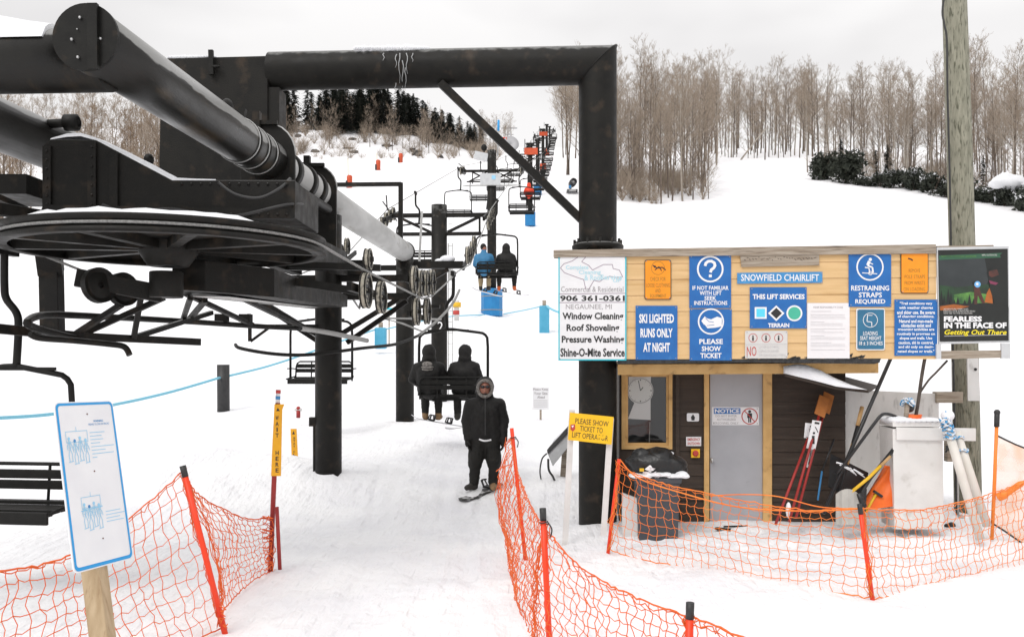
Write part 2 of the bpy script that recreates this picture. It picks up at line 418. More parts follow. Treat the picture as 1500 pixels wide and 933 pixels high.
for _ in range(150):                                              # boot prints round the hut, the posts and the fences
    x, y = _q.choice(((_q.uniform(1.2, 5.2), _q.uniform(9.6, 11.6)), (_q.uniform(1.2, 6.0), _q.uniform(8.6, 11.2)), (_q.uniform(-3.4, -1.2), _q.uniform(9.5, 15)), (_q.uniform(-1.4, .5), _q.uniform(12.5, 16)), (_q.uniform(.3, 1.6), _q.uniform(6, 12.5))))
    dent(x, y, _q.uniform(-.6, .6) + (1.57 if _q.random() < .3 else 0), .06, .13, _q.uniform(.02, .05))
TRACKS = [(_q.uniform(-2.0, .2), _q.uniform(-.12, .12), _q.uniform(.05, .25), _q.uniform(.3, .9), _q.uniform(0, 6), _q.uniform(.035, .12), _q.uniform(.006, .016)) for _ in range(15)]
def ground(x, y):
    z = g1(y)
    if 3 < y < 24 and abs(x) < 9:
        for px, py, c, s, rx, ry, dep in PRINTS.get((int(x // .25), int(y // .25)), ()):
            dx, dy = x - px, y - py; u, v = (dx * c + dy * s) / rx, (-dx * s + dy * c) / ry; e = u * u + v * v
            if e < 5: z -= dep * (math.exp(-e * 1.1) - .35 * math.exp(-(e - 2) ** 2))
        if -3.5 < x < 1.6 and y < 17:
            w_ = 1 - sst(14, 17, y)
            for x0, sl, am, fq, ph, wd, dep in TRACKS:
                d_ = (x - x0 - sl * (y - 9) - am * math.sin(y * fq + ph)) / wd
                if abs(d_) < 3: z -= w_ * dep * (math.exp(-d_ * d_) - .4 * math.exp(-(abs(d_) - 1.7) ** 2 * 2))
    for cx, cy, sx, sy, a in PILES:
        e = ((x - cx) / sx) ** 2 + ((y - cy) / sy) ** 2
        if e < 9: z += a * math.exp(-e)
    # rocky bank under the dark wood at the upper left
    if y > 186 and x < 0:
        u = x / y * F + 750                      # bearing of the bank's foot
        w = sst(735, 560, u) * sst(188, 210, y)
        z += w * (5.2 + 1.2 * noise.noise(V((x * .12, y * .12, 3))))
    amp = .012 + .004 * min(y, 60) if y > 0 else .01
    n = noise.noise(V((x * .35, y * .35, .5))) * amp * 1.6 + noise.noise(V((x * 1.3, y * 1.3, 1.5))) * min(amp, .05) * .8
    if y < 30:
        n += max(0, noise.noise(V((x * 2.6, y * 2.6, 7.5)))) * .035 * sst(12.3, 13.5, y) * (1 if x < -1.2 else .25)
        n += noise.noise(V((x * 4.5, y * 4.5, 2.5))) * .011 + noise.noise(V((x * 11, y * 9, 4.5))) * .004
    return z + n

def axis(lo, hi, a, b, step, grow):
    v = []; x = a
    while x <= b: v.append(x); x += step
    s, x = step, a
    neg = []
    while x > lo: s *= grow; x -= s; neg.append(x)
    s, x = step, v[-1]
    while x < hi: s *= grow; x += s; v.append(x)
    return neg[::-1] + v

def make_ground():
    xs = axis(-1500, 1500, -6.5, 6.5, .05, 1.06); ys = axis(-300, 2200, 4.5, 17, .055, 1.04)
    nx = len(xs); vs = [(x, y, ground(x, y)) for y in ys for x in xs]
    fs = [(j * nx + i, j * nx + i + 1, (j + 1) * nx + i + 1, (j + 1) * nx + i) for j in range(len(ys) - 1) for i in range(nx - 1)]
    b = MB('snow'); b.add(vs, fs, True); o = b.build('snow_ground'); o['kind'] = 'structure'
    o['label'] = 'white snow covering the base area and the ski hill'
make_ground()
def G(x, y, dz=0): return V((x, y, ground(x, y) + dz))

# ---------------------------------------------------------------- sky, sun, camera
w = bpy.data.worlds.new('World'); S.world = w; w.use_nodes = True
N = w.node_tree.nodes; K = w.node_tree.links.new; bg = N['Background']; bg.inputs[1].default_value = .1
sky = N.new('ShaderNodeTexSky'); sky.sky_type = 'NISHITA'; sky.sun_disc = False; sky.sun_elevation = R(48); sky.sun_rotation = R(215)
hs = N.new('ShaderNodeHueSaturation'); hs.inputs['Saturation'].default_value = .15; K(sky.outputs[0], hs.inputs['Color'])
tc = N.new('ShaderNodeTexCoord'); mp = N.new('ShaderNodeMapping'); mp.inputs['Scale'].default_value = (1, 1, 2.6); K(tc.outputs['Generated'], mp.inputs[0])
n1 = N.new('ShaderNodeTexNoise'); n1.inputs['Scale'].default_value = 1.7; n1.inputs['Detail'].default_value = 4; K(mp.outputs[0], n1.inputs['Vector'])
r1 = N.new('ShaderNodeMapRange'); r1.inputs[1].default_value = .36; r1.inputs[2].default_value = .60; K(n1.outputs[0], r1.inputs[0])
cx = N.new('ShaderNodeMix'); cx.data_type = 'RGBA'; cx.inputs[6].default_value = (6.2, 6.08, 6.16, 1); cx.inputs[7].default_value = (9.0, 8.88, 8.86, 1); K(r1.outputs[0], cx.inputs[0])
mx = N.new('ShaderNodeMix'); mx.data_type = 'RGBA'; mx.inputs[0].default_value = .92; K(hs.outputs[0], mx.inputs[6]); K(cx.outputs[2], mx.inputs[7]); 
sx = N.new('ShaderNodeSeparateXYZ'); K(tc.outputs['Generated'], sx.inputs[0])     # an overcast sky is brighter overhead than at the horizon
rz = N.new('ShaderNodeMapRange'); rz.inputs[1].default_value = .32; rz.inputs[2].default_value = .95; rz.inputs[3].default_value = 1; rz.inputs[4].default_value = 1.75; K(sx.outputs[2], rz.inputs[0])
ml = N.new('ShaderNodeVectorMath'); ml.operation = 'SCALE'; K(mx.outputs[2], ml.inputs[0]); K(rz.outputs[0], ml.inputs['Scale']); K(ml.outputs[0], bg.inputs[0])
sl = bpy.data.lights.new('sun', 'SUN'); sl.energy = 1.1; sl.angle = R(25); sl.color = (1, .97, .93)
so = bpy.data.objects.new('sun', sl); COL.objects.link(so)
el, az = R(48), R(215)   # sky rotation 215: behind the camera to the left
sd = V((math.sin(az) * math.cos(el), math.cos(az) * math.cos(el), math.sin(el)))
so.rotation_euler = (-sd).to_track_quat('-Z', 'Y').to_euler()
cam = bpy.data.cameras.new('camera'); co = bpy.data.objects.new('camera', cam); COL.objects.link(co)
co.location = (0, 0, EZ); co.rotation_euler = (R(90), 0, 0)
cam.sensor_width = 36; cam.lens = F / 1500 * 36; cam.shift_y = (HZ - 466.5) / 1500; cam.clip_end = 4000; cam.clip_start = .05
S.camera = co
S.view_settings.view_transform = 'Standard'; S.view_settings.look = 'None'; S.view_settings.gamma = 1; S.view_settings.exposure = 0.15; S.view_settings.use_curve_mapping = False
# ---------------------------------------------------------------- the haul rope's height along the hill
RK = [(0, 3.25), (8.2, 3.25), (9.56, 3.14), (13.4, 3.10), (15.0, 3.28), (17.2, 3.84), (20.4, 4.36), (26.2, 6.6), (45.7, 12.1), (73, 18.6), (100, 25.4), (130, 33.2), (165, 43.8), (205, 55.2), (250, 66.5), (275, 69)]
def RZ(y):
    for (a, za), (b, zb) in zip(RK, RK[1:]):
        if y <= b: return za + (zb - za) * (y - a) / (b - a)
    return RK[-1][1]
GA = 1.525

def sheave(b, c, r=.2, w=.07, side=1):
    """one rubber-lined line wheel turning on a crosswise axle"""
    ax = V((1, -.0569, 0))
    b.mat('dark_steel').lathe(c, ax, [(r, -w / 2), (r, -w * .3), (r - .025, -w * .15), (r - .025, w * .15), (r, w * .3), (r, w / 2), (r - .05, w / 2), (r - .05, -w / 2)], 28)
    b.mat('sheave_rim').lathe(c, ax, [(r - .018, w / 2 + .003), (r - .006, w / 2 + .003), (r - .006, -w / 2 - .003), (r - .018, -w / 2 - .003)], 28)
    b.mat('dark_steel').lathe(c, ax, [(r - .05, w * .25), (.03, w * .38), (.03, -w * .38), (r - .05, -w * .25)], 28)
    for k in range(10):
        t = 2 * math.pi * k / 10; q = V(c) + V((-.0569 * math.cos(t), math.cos(t), math.sin(t))) * (r - .075)
        b.mat('sheave_rim').box(q, (w * .75, .022, .022))
    b.mat('dark_steel').tube([V(c) - ax * w, V(c) + ax * w], .03, 10)

# ---------------------------------------------------------------- tension terminal over our heads (tubes, carriage, bull wheel)
def terminal():
    t = thing('lift_terminal', L(0, 13.8, 0), 'big black steel chairlift terminal with round tubes and a horizontal bull wheel', 'lift terminal')
    ax = (L(0, 20, 0) - L(0, 6.8, 0)).normalized(); ZT = 4.65; r = .245
    a, e = L(0, 6.8, ZT), L(0, 11.2, ZT)
    b = MB('tube_frost'); b.lathe(a, ax, [(r, 0), (r, .9), (r, 2), (r, 3.3), (r, 4.5), (r - .012, 4.5), (r - .012, 0)], 40); b.build('main_tube', t)
    b = MB('black_steel')
    for q in (10.0, 10.32, 10.62): b.lathe(L(0, q, ZT), ax, [(r + .004, 0), (r + .012, 0), (r + .012, .04), (r + .004, .04)], 36)
    for q in (9.95, 10.27, 10.57): b.mat('galvanized').lathe(L(0, q, ZT), ax, [(r + .004, 0), (r + .014, 0), (r + .014, .015), (r + .004, .015)], 36)
    b.build('tube_clamp', t)
    b = MB('galvanized'); b.lathe(L(0, 11.2, ZT), ax, [(r - .02, 0), (r - .02, 3), (r - .02, 6), (r - .02, 9.2), (r - .04, 9.2), (r - .04, 0)], 40); b.build('sliding_tube', t)
    b = MB('black_steel'); b.lathe(L(0, 20.4, ZT), ax, [(.001, 0), (r + .0, 0), (r + .0, .06), (.001, .06)], 36, close=True); b.build('end_cap', t)
    # end plate at the near end with light bolts and an upright strap
    b = MB('dark_steel'); b.lathe(a - ax * .035, ax, [(.001, 0), (r + .012, 0), (r + .012, .03), (.001, .03)], 40, smooth=False); pl = b.build('end_plate', t)
    b = MB('bright_steel')
    for px, py in ((117, 26), (105, 58), (147, 57), (114, 84), (113, 43)):
        b.ell(P(px, py, a.y - .045), .012 if py != 43 else .006, 8, 6)
    b.build('bolt', pl)
    b = MB('dark_steel'); b.bar(P(137, 102, a.y - .06), P(136, 6, a.y - .06), .075, .04, up=V((0, 1, 0))); b.build('strap', pl)
    # cross tube to the left, snow on it
    c0, c1 = V((-3.25, 7.14, 4.595)), V((-8.6, 7.42, 4.595))
    b = MB('frosted_steel'); b.tube([c0, lerp(c0, c1, .3), c1], .248, 36); b.build('cross_tube', t)
    b = MB('snow_lump'); n = 26; rows = []
    for i in range(n + 1):
        q = lerp(c0 + V((-.42, 0, 0)), c1, i / n); h = .13 * min(1, .35 + i * .25) * (1 + .35 * noise.noise(q * 1.7)); row = []
        for k in range(9):
            u = -1 + k / 4; w_ = .215; z = .248 * math.sqrt(max(0, 1 - (u * w_ / .248) ** 2)) - .006
            row.append(q + V((0, u * w_, z + h * math.sqrt(max(0, 1 - abs(u) ** 3)))))
        rows.append(row)
    b.add([p for rw in rows for p in rw], [(i * 9 + k, i * 9 + k + 1, i * 9 + k + 10, i * 9 + k + 9) for i in range(n) for k in range(8)], True)
    b.add(rows[0], [list(range(9))]); b.build('snow_cap', t)
    # second, lower tube at the left, ends in the carriage
    b = MB('frosted_steel'); b.tube([L(-1.72, 5.0, 4.42), L(-1.72, 7.5, 4.42), L(-1.72, 9.7, 4.42)], .245, 36); b.build('side_tube', t)
    # saddle plates around the tube
    for y, hw, up in ((10.95, .335, .50), (13.1, .30, .45)):
        pts = []; cz = ZT - .06
        for k in range(13):
            th = math.pi * k / 12; pts.append(L(hw * math.cos(th), y, cz + up * .25 + (up * .85) * math.sin(th) * .9))
        pts += [L(-hw, y, 3.5), L(hw, y, 3.5)]
        b = MB('black_steel'); b.prism(pts, ax * .05); s_ = b.build('saddle_plate', t, bev=.008)
        b = MB('galvanized')
        arc = [L((hw + .004) * math.cos(math.pi * k / 12), y + .025, cz + up * .25 + up * .77 * math.sin(math.pi * k / 12)) for k in range(7)]
        b.tube(arc, .012, 6); b.build('worn_edge', s_)
        b = MB('black_steel'); b.box(L(-.12, y - .03, cz + up * 1.08), (.09, .1, .2)); b.box(L(-.02, y - .02, cz + up * 1.02), (.3, .06, .05)); b.build('lug', s_)
    # the carriage: a crosswise beam with a snowy slope, two lengthwise beams, boxes
    y0 = 7.8
    prof = [(56, 320), (62, 300), (62, 214), (74, 204), (140, 205), (252, 264), (432, 264), (432, 320)]
    b = MB('black_steel'); b.prism([P(x, y, y0) for x, y in prof], V((0, .95, 0))); cf = b.build('carriage_frame', t, bev=.01)
    b = MB('black_steel')
    for x0, x1, ya, yb in ((62, 74, 214, 318), (128, 140, 208, 318), (160, 172, 222, 318)): b.prism([P(x0, ya, y0 - .03), P(x1, ya, y0 - .03), P(x1, yb, y0 - .03), P(x0, yb, y0 - .03)], V((0, .028, 0)))
    b.prism([P(62, 300, y0 - .05), P(432, 306, y0 - .05), P(432, 320, y0 - .05), P(62, 320, y0 - .05)], V((0, .018, 0)))
    for k in range(26): x = 80 + k * 13.6; b.ell(P(x, 313.2 + (x - 62) * .004, y0 - .053), (.013, .011, .013), 8, 5)
    for k in range(12): x = 266 + k * 14; b.ell(P(x, 270, y0 - .004), (.013, .012, .013), 8, 5)
    for k in range(7): b.ell(P(68, 222 + k * 13, y0 - .034), (.012, .01, .012), 8, 5); b.ell(P(134, 216 + k * 14, y0 - .034), (.012, .01, .012), 8, 5)
    b.build('web_stiffener', cf)
    for q in ([P(150, 300, 7.7), P(190, 312, 7.68), P(250, 306, 7.7), P(330, 318, 7.74), P(420, 300, 7.72), P(450, 300, 8.4)], [P(320, 268, 7.74), P(345, 285, 7.7), P(380, 290, 7.7), P(410, 276, 7.74), P(425, 262, 7.9)]):
        b = MB('cap_black'); b.tube(smooth_path(q, 6), .014, 8); b.build('hose', cf)
    b = MB('snow_lump')
    edge = [(74, 204, 2), (98, 200, 7), (118, 199, 8), (140, 205, 6), (175, 223.5, 7), (215, 244.5, 8), (252, 264, 7), (285, 264, 4), (316, 264, 2)]
    top, bot = [], []
    for x, y, h in edge:
        for k in range(5):
            q = P(x, y, y0 + .01 + k * .2); q.x += 0
            base = P(x, y, y0 + .01); q.x, q.z = base.x, base.z
            top.append(V((q.x, y0 + .01 + k * .2, q.z + h / 166.7 * (1 if 0 < k < 4 else .55) * (1 + .3 * noise.noise(q * 4)))))
            bot.append(V((q.x, y0 + .01 + k * .2, q.z - .004)))
    n = len(edge); fs = [(i * 5 + k, (i + 1) * 5 + k, (i + 1) * 5 + k + 1, i * 5 + k + 1) for i in range(n - 1) for k in range(4)]
    o = len(top); b.add(top + bot, fs + [(i * 5, i * 5 + o, (i + 1) * 5 + o, (i + 1) * 5) for i in range(n - 1)], True); b.build('snow_cap', cf)
    b = MB('black_steel')
    for o_ in (-.34, .34): b.bar(L(o_, 8.3, 3.62), L(o_, 13.3, 3.62), .16, .34)
    for q in (9.6, 11.2, 12.6): b.bar(L(-.4, q, 3.52), L(.4, q, 3.52), .14, .14)
    b.build('carriage_beam', t, bev=.006)
    b = MB('black_steel'); b.box(P(30, 280, 8.4), (.5, .7, .18)); b.bar(P(-40, 275, 7.3), P(72, 325, 8.6), .12, .05); b.bar(P(-40, 300, 7.2), P(66, 318, 7.9), .1, .1); b.build('left_bracket', t, bev=.006)
    b = MB('snow_lump'); b.prism([P(-60, 266, 8.2), P(33, 261, 8.2), P(31, 271, 8.2), P(-60, 274, 8.2)], V((0, .55, 0))); b.build('snow_ledge', t)
    b = MB('dark_steel'); b.tube([P(70, 182, 8.9), P(116, 179, 9.05)], .045, 12); b.lathe(P(96, 180, 9.0), V((1, 0, 0)), [(.05, -.02), (.085, 0), (.085, .12), (.05, .14)], 16); b.build('roller', t)
    b = MB('dark_steel'); b.ell(P(218, 234, 8.8), (.05, .05, .06)); b.build('grease_cap', t); b = MB('dark_steel'); b.ell(P(333, 158, 9.9), (.07, .1, .1)); b.build('grease_cap', t); b = MB('dark_steel'); b.bar(P(350, 190, 10.4), P(356, 160, 10.4), .08, .08); b.build('lug', t)
    # hydraulic bits right of the tube
    b = MB('dark_steel'); b.tube([L(.2, 11.0, 4.38), L(.2, 13.0, 4.38)], .07, 14); b.build('ram_sleeve', t)
    for q in (11.5, 12.2, 12.7): b = MB('dark_steel'); b.lathe(L(0, q, ZT), ax, [(r - .02, 0), (r + .01, 0), (r + .01, .16), (r - .02, .16)], 36); b.build('tube_band', t)
    # bull wheel
    wc = L(0, 8.2, 3.25)
    b = MB('black_steel'); b.lathe(wc, V((0, 0, 1)), [(1.425, -.07), (1.425, -.045), (1.38, -.02), (1.38, .02), (1.425, .045), (1.425, .07), (1.30, .07), (1.30, .04), (1.34, .02), (1.34, -.04), (1.30, -.07)], 96)
    wh = b.build('bull_wheel', t)
    b = MB('black_steel'); b.lathe(wc, V((0, 0, 1)), [(.82, .02), (.82, .05), (.1, .06), (.1, .02)], 64); b.build('web_plate', wh)
    for k in range(10):
        th = 2 * math.pi * (k + .3) / 10; d = V((math.cos(th), math.sin(th), 0))
        b = MB('black_steel'); b.bar(wc + d * .14 + V((0, 0, -.02)), wc + d * 1.32 + V((0, 0, -.03)), .09, .08); b.build('spoke', wh)
    b = MB('black_steel'); b.lathe(wc, V((0, 0, 1)), [(.26, -.08), (.26, .10), (.2, .3), (.05, .3), (.05, -.2), (.18, -.2)], 32); b.build('hub', wh)
    b = MB('snow_lump')
    vs, fs = [], []
    for k in range(22):
        th = math.pi * (1.36 + .42 * k / 21) ; h = .035 * (1 + .8 * noise.noise(V((k * .5, 0, 0)))) * min(1, k / 2, (21 - k) / 2)
        for rr_, hh in ((1.42, .071), (1.39, .071 + h), (1.34, .071 + h), (1.305, .071)): vs.append(wc + V((math.cos(th) * rr_, math.sin(th) * rr_, hh)))
    for k in range(21): fs += [(k * 4 + j, k * 4 + j + 1, k * 4 + j + 5, k * 4 + j + 4) for j in range(3)]
    b.add(vs, fs, True); b.build('snow_rim', wh)
    # lower frame under the wheel towards the front tower
    lo = [L(-.10, 8.5, 2.86), L(.22, 8.5, 2.84), L(.62, 9.3, 2.84), L(.42, 13.3, 2.97), L(-.16, 13.45, 2.95), L(-.24, 9.3, 2.84)]
    b = MB('black_steel'); n6 = 6; hi_ = [V((p.x, p.y, 3.14)) for p in lo]; b.add(lo + hi_, [tuple(range(5, -1, -1)), tuple(range(6, 12))] + [(i, (i + 1) % 6, (i + 1) % 6 + 6, i + 6) for i in range(6)]); lfr = b.build('lower_frame', t, bev=.008)
    b = MB('galvanized'); b.add([L(-.1, 8.9, 2.824), L(.25, 9.0, 2.826), L(.25, 12.4, 2.91), L(-.05, 12.4, 2.91)], [(0, 1, 2, 3)]); b.build('snowlit_belly', lfr)  # pale sheet paints light thrown up by the snow onto the frame's underside
    b = MB('black_steel'); b.tube([L(-.02, 8.2, 3.0), L(-.02, 8.2, 2.76)], .15, 20); b.build('gear_box', t, bev=.01)
    b = MB('black_steel'); b.bar(L(-.75, 8.0, 2.93), L(-.1, 8.3, 2.80), .12, .16); b.build('side_bracket', t, bev=.006)
    # guide sheaves under the frame
    for px, py in ((145, 418), (180, 424)):
        b = MB(); c = P(px, py, 8.0 + (px - 145) * .012); rot = V((1, .1, .1))
        b.mat('dark_steel').lathe(c, V((.85, -.5, .1)), [(.16, -.035), (.16, .035), (.12, .02), (.03, .03), (.03, -.03), (.12, -.02)], 28, smooth=False); b.build('guide_wheel', t)
    # the hanging post at the left and the chair guide rails
    b = MB('black_steel'); b.bar(P(75, 392, 9.4), P(77, 484, 9.4), .2, .15); b.bar(P(70, 360, 9.2), P(75, 400, 9.4), .24, .15); b.build('drop_post', t, bev=.006)
    def rail(pts, r_, m='black_steel', n=6, flat=1): b = MB(m); b.tube(smooth_path(pts, n), r_, 10); b.build('guide_rail', t)
    rail([P(112, 496, 8.5), P(70, 486, 8.0), P(46, 478, 7.7), P(40, 472, 7.6), P(52, 464, 7.9), P(80, 461, 8.3), P(150, 464, 9.0), P(260, 470, 10.2), P(380, 478, 11.6), P(440, 481, 12.4)], .034)
    rail([P(440, 481, 12.4), P(480, 487, 13.1), P(538, 499, 14.0)], .036, 'galvanized')
    b = MB('black_steel'); b.bar(P(-40, 478, 7.4), P(120, 493, 8.6), .06, .085); b.bar(P(118, 492.5, 8.6), P(293, 501, 9.6), .05, .075); b.build('skid_bar', t, bev=.004)
    rail([P(44, 489, 7.7), P(60, 495, 7.8), P(110, 499, 8.2), P(160, 504, 8.5), P(182, 508, 8.6), P(190, 520, 8.6)], .03)
    for p, q in (((178, 446, 8.4), (113, 488, 8.6)), ((240, 436, 8.6), (122, 489, 8.7)), ((207, 432, 8.5), (196, 494, 9.0)), ((279, 436, 9.0), (268, 468, 10.2)), ((301, 440, 9.6), (276, 469, 10.3)), ((310, 458, 10.6), (200, 493, 9.1)),
                 ((240, 415, 8.8), (370, 476, 11.5)), ((330, 425, 9.6), (440, 478, 12.4)), ((370, 445, 12.0), (425, 468, 12.6)), ((365, 462, 12.2), (365, 476, 11.5))):
        b = MB('black_steel'); b.bar(P(*p), P(*q), .05, .05); b.build('strut', t)
    for px in (325, 360):
        b = MB('black_steel'); b.box(P(px, 466, 11.0 + (px - 325) * .01), (.14, .14, .1)); b.build('rail_clamp', t)
    return t
terminal()

# ---------------------------------------------------------------- the portal: column and cross beam
def portal():
    t = thing('portal_frame', (1.13, 11.7, 0), 'black steel portal with a mitred cross beam on a thick round column beside the hut', 'steel frame')
    r = .25; zt = 6.31; zc = zt - r
    cx = V((1.13, 11.7, 0)); lx = V((-3.25, 11.95, zc)); u = (V((-3.25, 11.95, 0)) - cx).normalized()
    def ring(c, f): return [c + f(k) for k in range(40)]
    n = 40; vs = []
    tt = [2 * math.pi * k / n for k in range(n)]; side = V((-u.y, u.x, 0))
    low = [cx + u * (-r * math.cos(a)) + side * (r * math.sin(a)) + V((0, 0, -.25)) for a in tt]
    mit = [cx + u * (-r * math.cos(a)) + side * (r * math.sin(a)) + V((0, 0, zc + r * math.cos(a))) for a in tt]
    ln = (lx - cx - V((0, 0, zc))).length
    far = [cx + u * ln + side * (r * math.sin(a)) + V((0, 0, zc + r * math.cos(a))) for a in tt]
    b = MB('black_steel'); b.add(low + mit, [(k, (k + 1) % n, (k + 1) % n + n, k + n) for k in range(n)], True); b.build('column', t)
    b = MB('black_steel'); md = [lerp(p, q, .5) for p, q in zip(mit, far)]
    b.add(mit + md + far, [(k + j * n, (k + 1) % n + j * n, (k + 1) % n + (j + 1) * n, k + (j + 1) * n) for k in range(n) for j in (0, 1)], True); bm = b.build('cross_beam', t)
    b = MB('dark_steel')
    for k in range(n): pass
    b.tube([p + (p - (cx + V((0, 0, zc)))).normalized() * .003 for p in mit], .008, 6, closed=True); b.build('weld_seam', t)
    b = MB('black_steel'); b.lathe(V((1.13, 11.7, 3.62)), V((0, 0, 1)), [(r + .002, 0), (r + .075, 0), (r + .09, .03), (r + .09, .06), (r + .06, .085), (r + .002, .085)], 40)
    for k in range(12):
        a = 2 * math.pi * k / 12; b.tube([V((1.13 + .305 * math.cos(a), 11.7 + .305 * math.sin(a), 3.58)), V((1.13 + .305 * math.cos(a), 11.7 + .305 * math.sin(a), 3.76))], .018, 6)
    b.build('collar', t)
    b = MB('black_steel'); b.bar(P(645, 122, 11.7), P(858, 328, 11.72), .1, .1); b.build('brace', t, bev=.006)
    # the deep box at the left end that stands on the terminal
    b = MB('black_steel'); b.prism([P(236, 86, 11.75), P(392, 82, 11.75), P(392, 268, 11.75), P(232, 292, 11.75)], V((0, .42, 0))); lb = b.build('leg_box', t, bev=.01)
    b = MB('black_steel'); b.prism([P(393, 128, 11.78), P(409, 128, 11.78), P(409, 300, 11.78), P(393, 300, 11.78)], V((0, .36, 0))); b.build('side_plate', lb)
    b = MB('dark_steel'); b.bar(P(310, 110, 11.70), P(309, 74, 11.70), .06, .05); b.ell(P(316, 98, 11.68), (.06, .03, .02)); b.build('strap', lb)
    b = MB('snow_lump')
    for i in range(16):
        x = 248 + i * 4.3; q = P(x, 84.6 - (x - 248) * .02, 11.78); b.ell(q + V((0, .12, .0)), (.05, .16, .022 + .03 * (1 - abs(i - 5) / 12) * rnd.uniform(.6, 1.2)), 8, 6)
    b.build('snow_cap', lb)
    b = MB('snow_lump')
    for i in range(30):
        x = 522 + i * 3.55; zz = P(x, 78 - (x - 520) * .012, 11.72); q = V((zz.x, 11.83, zt - .005 - .02)); b.ell(q, (.055, .17, .045 + .04 * rnd.random() * (1 if 2 < i < 28 else .3)), 8, 6)
    b.build('snow_patch', bm); b = MB('streaks')
    for x, y1, y0_ in ((585, 118, 78), (590, 128, 90), (594, 126, 100), (580, 100, 80), (596, 108, 78), (562, 90, 78), (604, 92, 78), (579, 128, 118)):
        pts = []
        for k in range(6):
            yy = lerp(y0_, y1, k / 5); h = (HZ - yy) / F * 11.6 + EZ; dz = max(-1, min(1, (h - zc) / r)); yd = 11.83 - r * math.sqrt(1 - dz * dz) - .004
            pts.append(V(((x + 1.2 * math.sin(k * 1.7 + x) - 750) / F * yd, yd, h)))
        b.tube(pts, [.007, .0065, .006, .005, .004, .003], 5)
    b.build('icicle', bm)
    return t
portal()

# ---------------------------------------------------------------- line towers
def tower(y, label, top, kind, number=None, pad=None, panel=None, zarm=None, ladder=True):
    bz = ground(LX(y), y); t = thing('lift_tower', L(0, y, bz), label, 'lift tower')
    far = y > 60; sg = 12 if far else 28; rz = RZ(y); r = .235 if y < 60 else .27
    b = MB('black_steel'); b.tube([L(0, y, bz - .3), L(0, y, lerp(bz, top, .5)), L(0, y, top)], [r, r, r * .98], sg); b.build('post', t)
    za = zarm or rz - .22; ax = (1, -.0569)
    def X(o, z, dy=0): return L(o, y - .0569 * o + dy, z)
    b = MB('black_steel'); b.bar(X(-GA + .1, za), X(GA - .1, za), .1, .12)
    if kind == 'truss':
        b.bar(X(-1.25, za - .55), X(1.25, za - .55), .1, .1)
        for s_ in (-1, 1):
            b.bar(X(s_ * .25, za - .5), X(s_ * 1.2, za - .05), .08, .08); b.bar(X(s_ * 1.2, za), X(s_ * 1.2, za - .55), .06, .06)
    else:
        for s_ in (-1, 1): b.bar(X(s_ * .2, za - .45), X(s_ * 1.0, za - .06), .07, .07)
    b.build('cross_arm', t)
    return t, X, za, bz

def sheave_train(t, X, z, o, n, below=False, dy=0, r=.19):
    b = MB('dark_steel'); b.bar(X(o + .06 * (1 if o > 0 else -1), z - (r + .02 if not below else -r - .02), dy - n * .2), X(o + .06 * (1 if o > 0 else -1), z - (r + .02 if not below else -r - .02), dy + n * .2), .05, .09)
    tr = b.build('sheave_frame', t)
    for k in range(n):
        b = MB(); q = X(o, z + (r + .02 if below else -r - .02), dy + (k - (n - 1) / 2) * .44); sheave(b, q, r); b.build('sheave', tr)

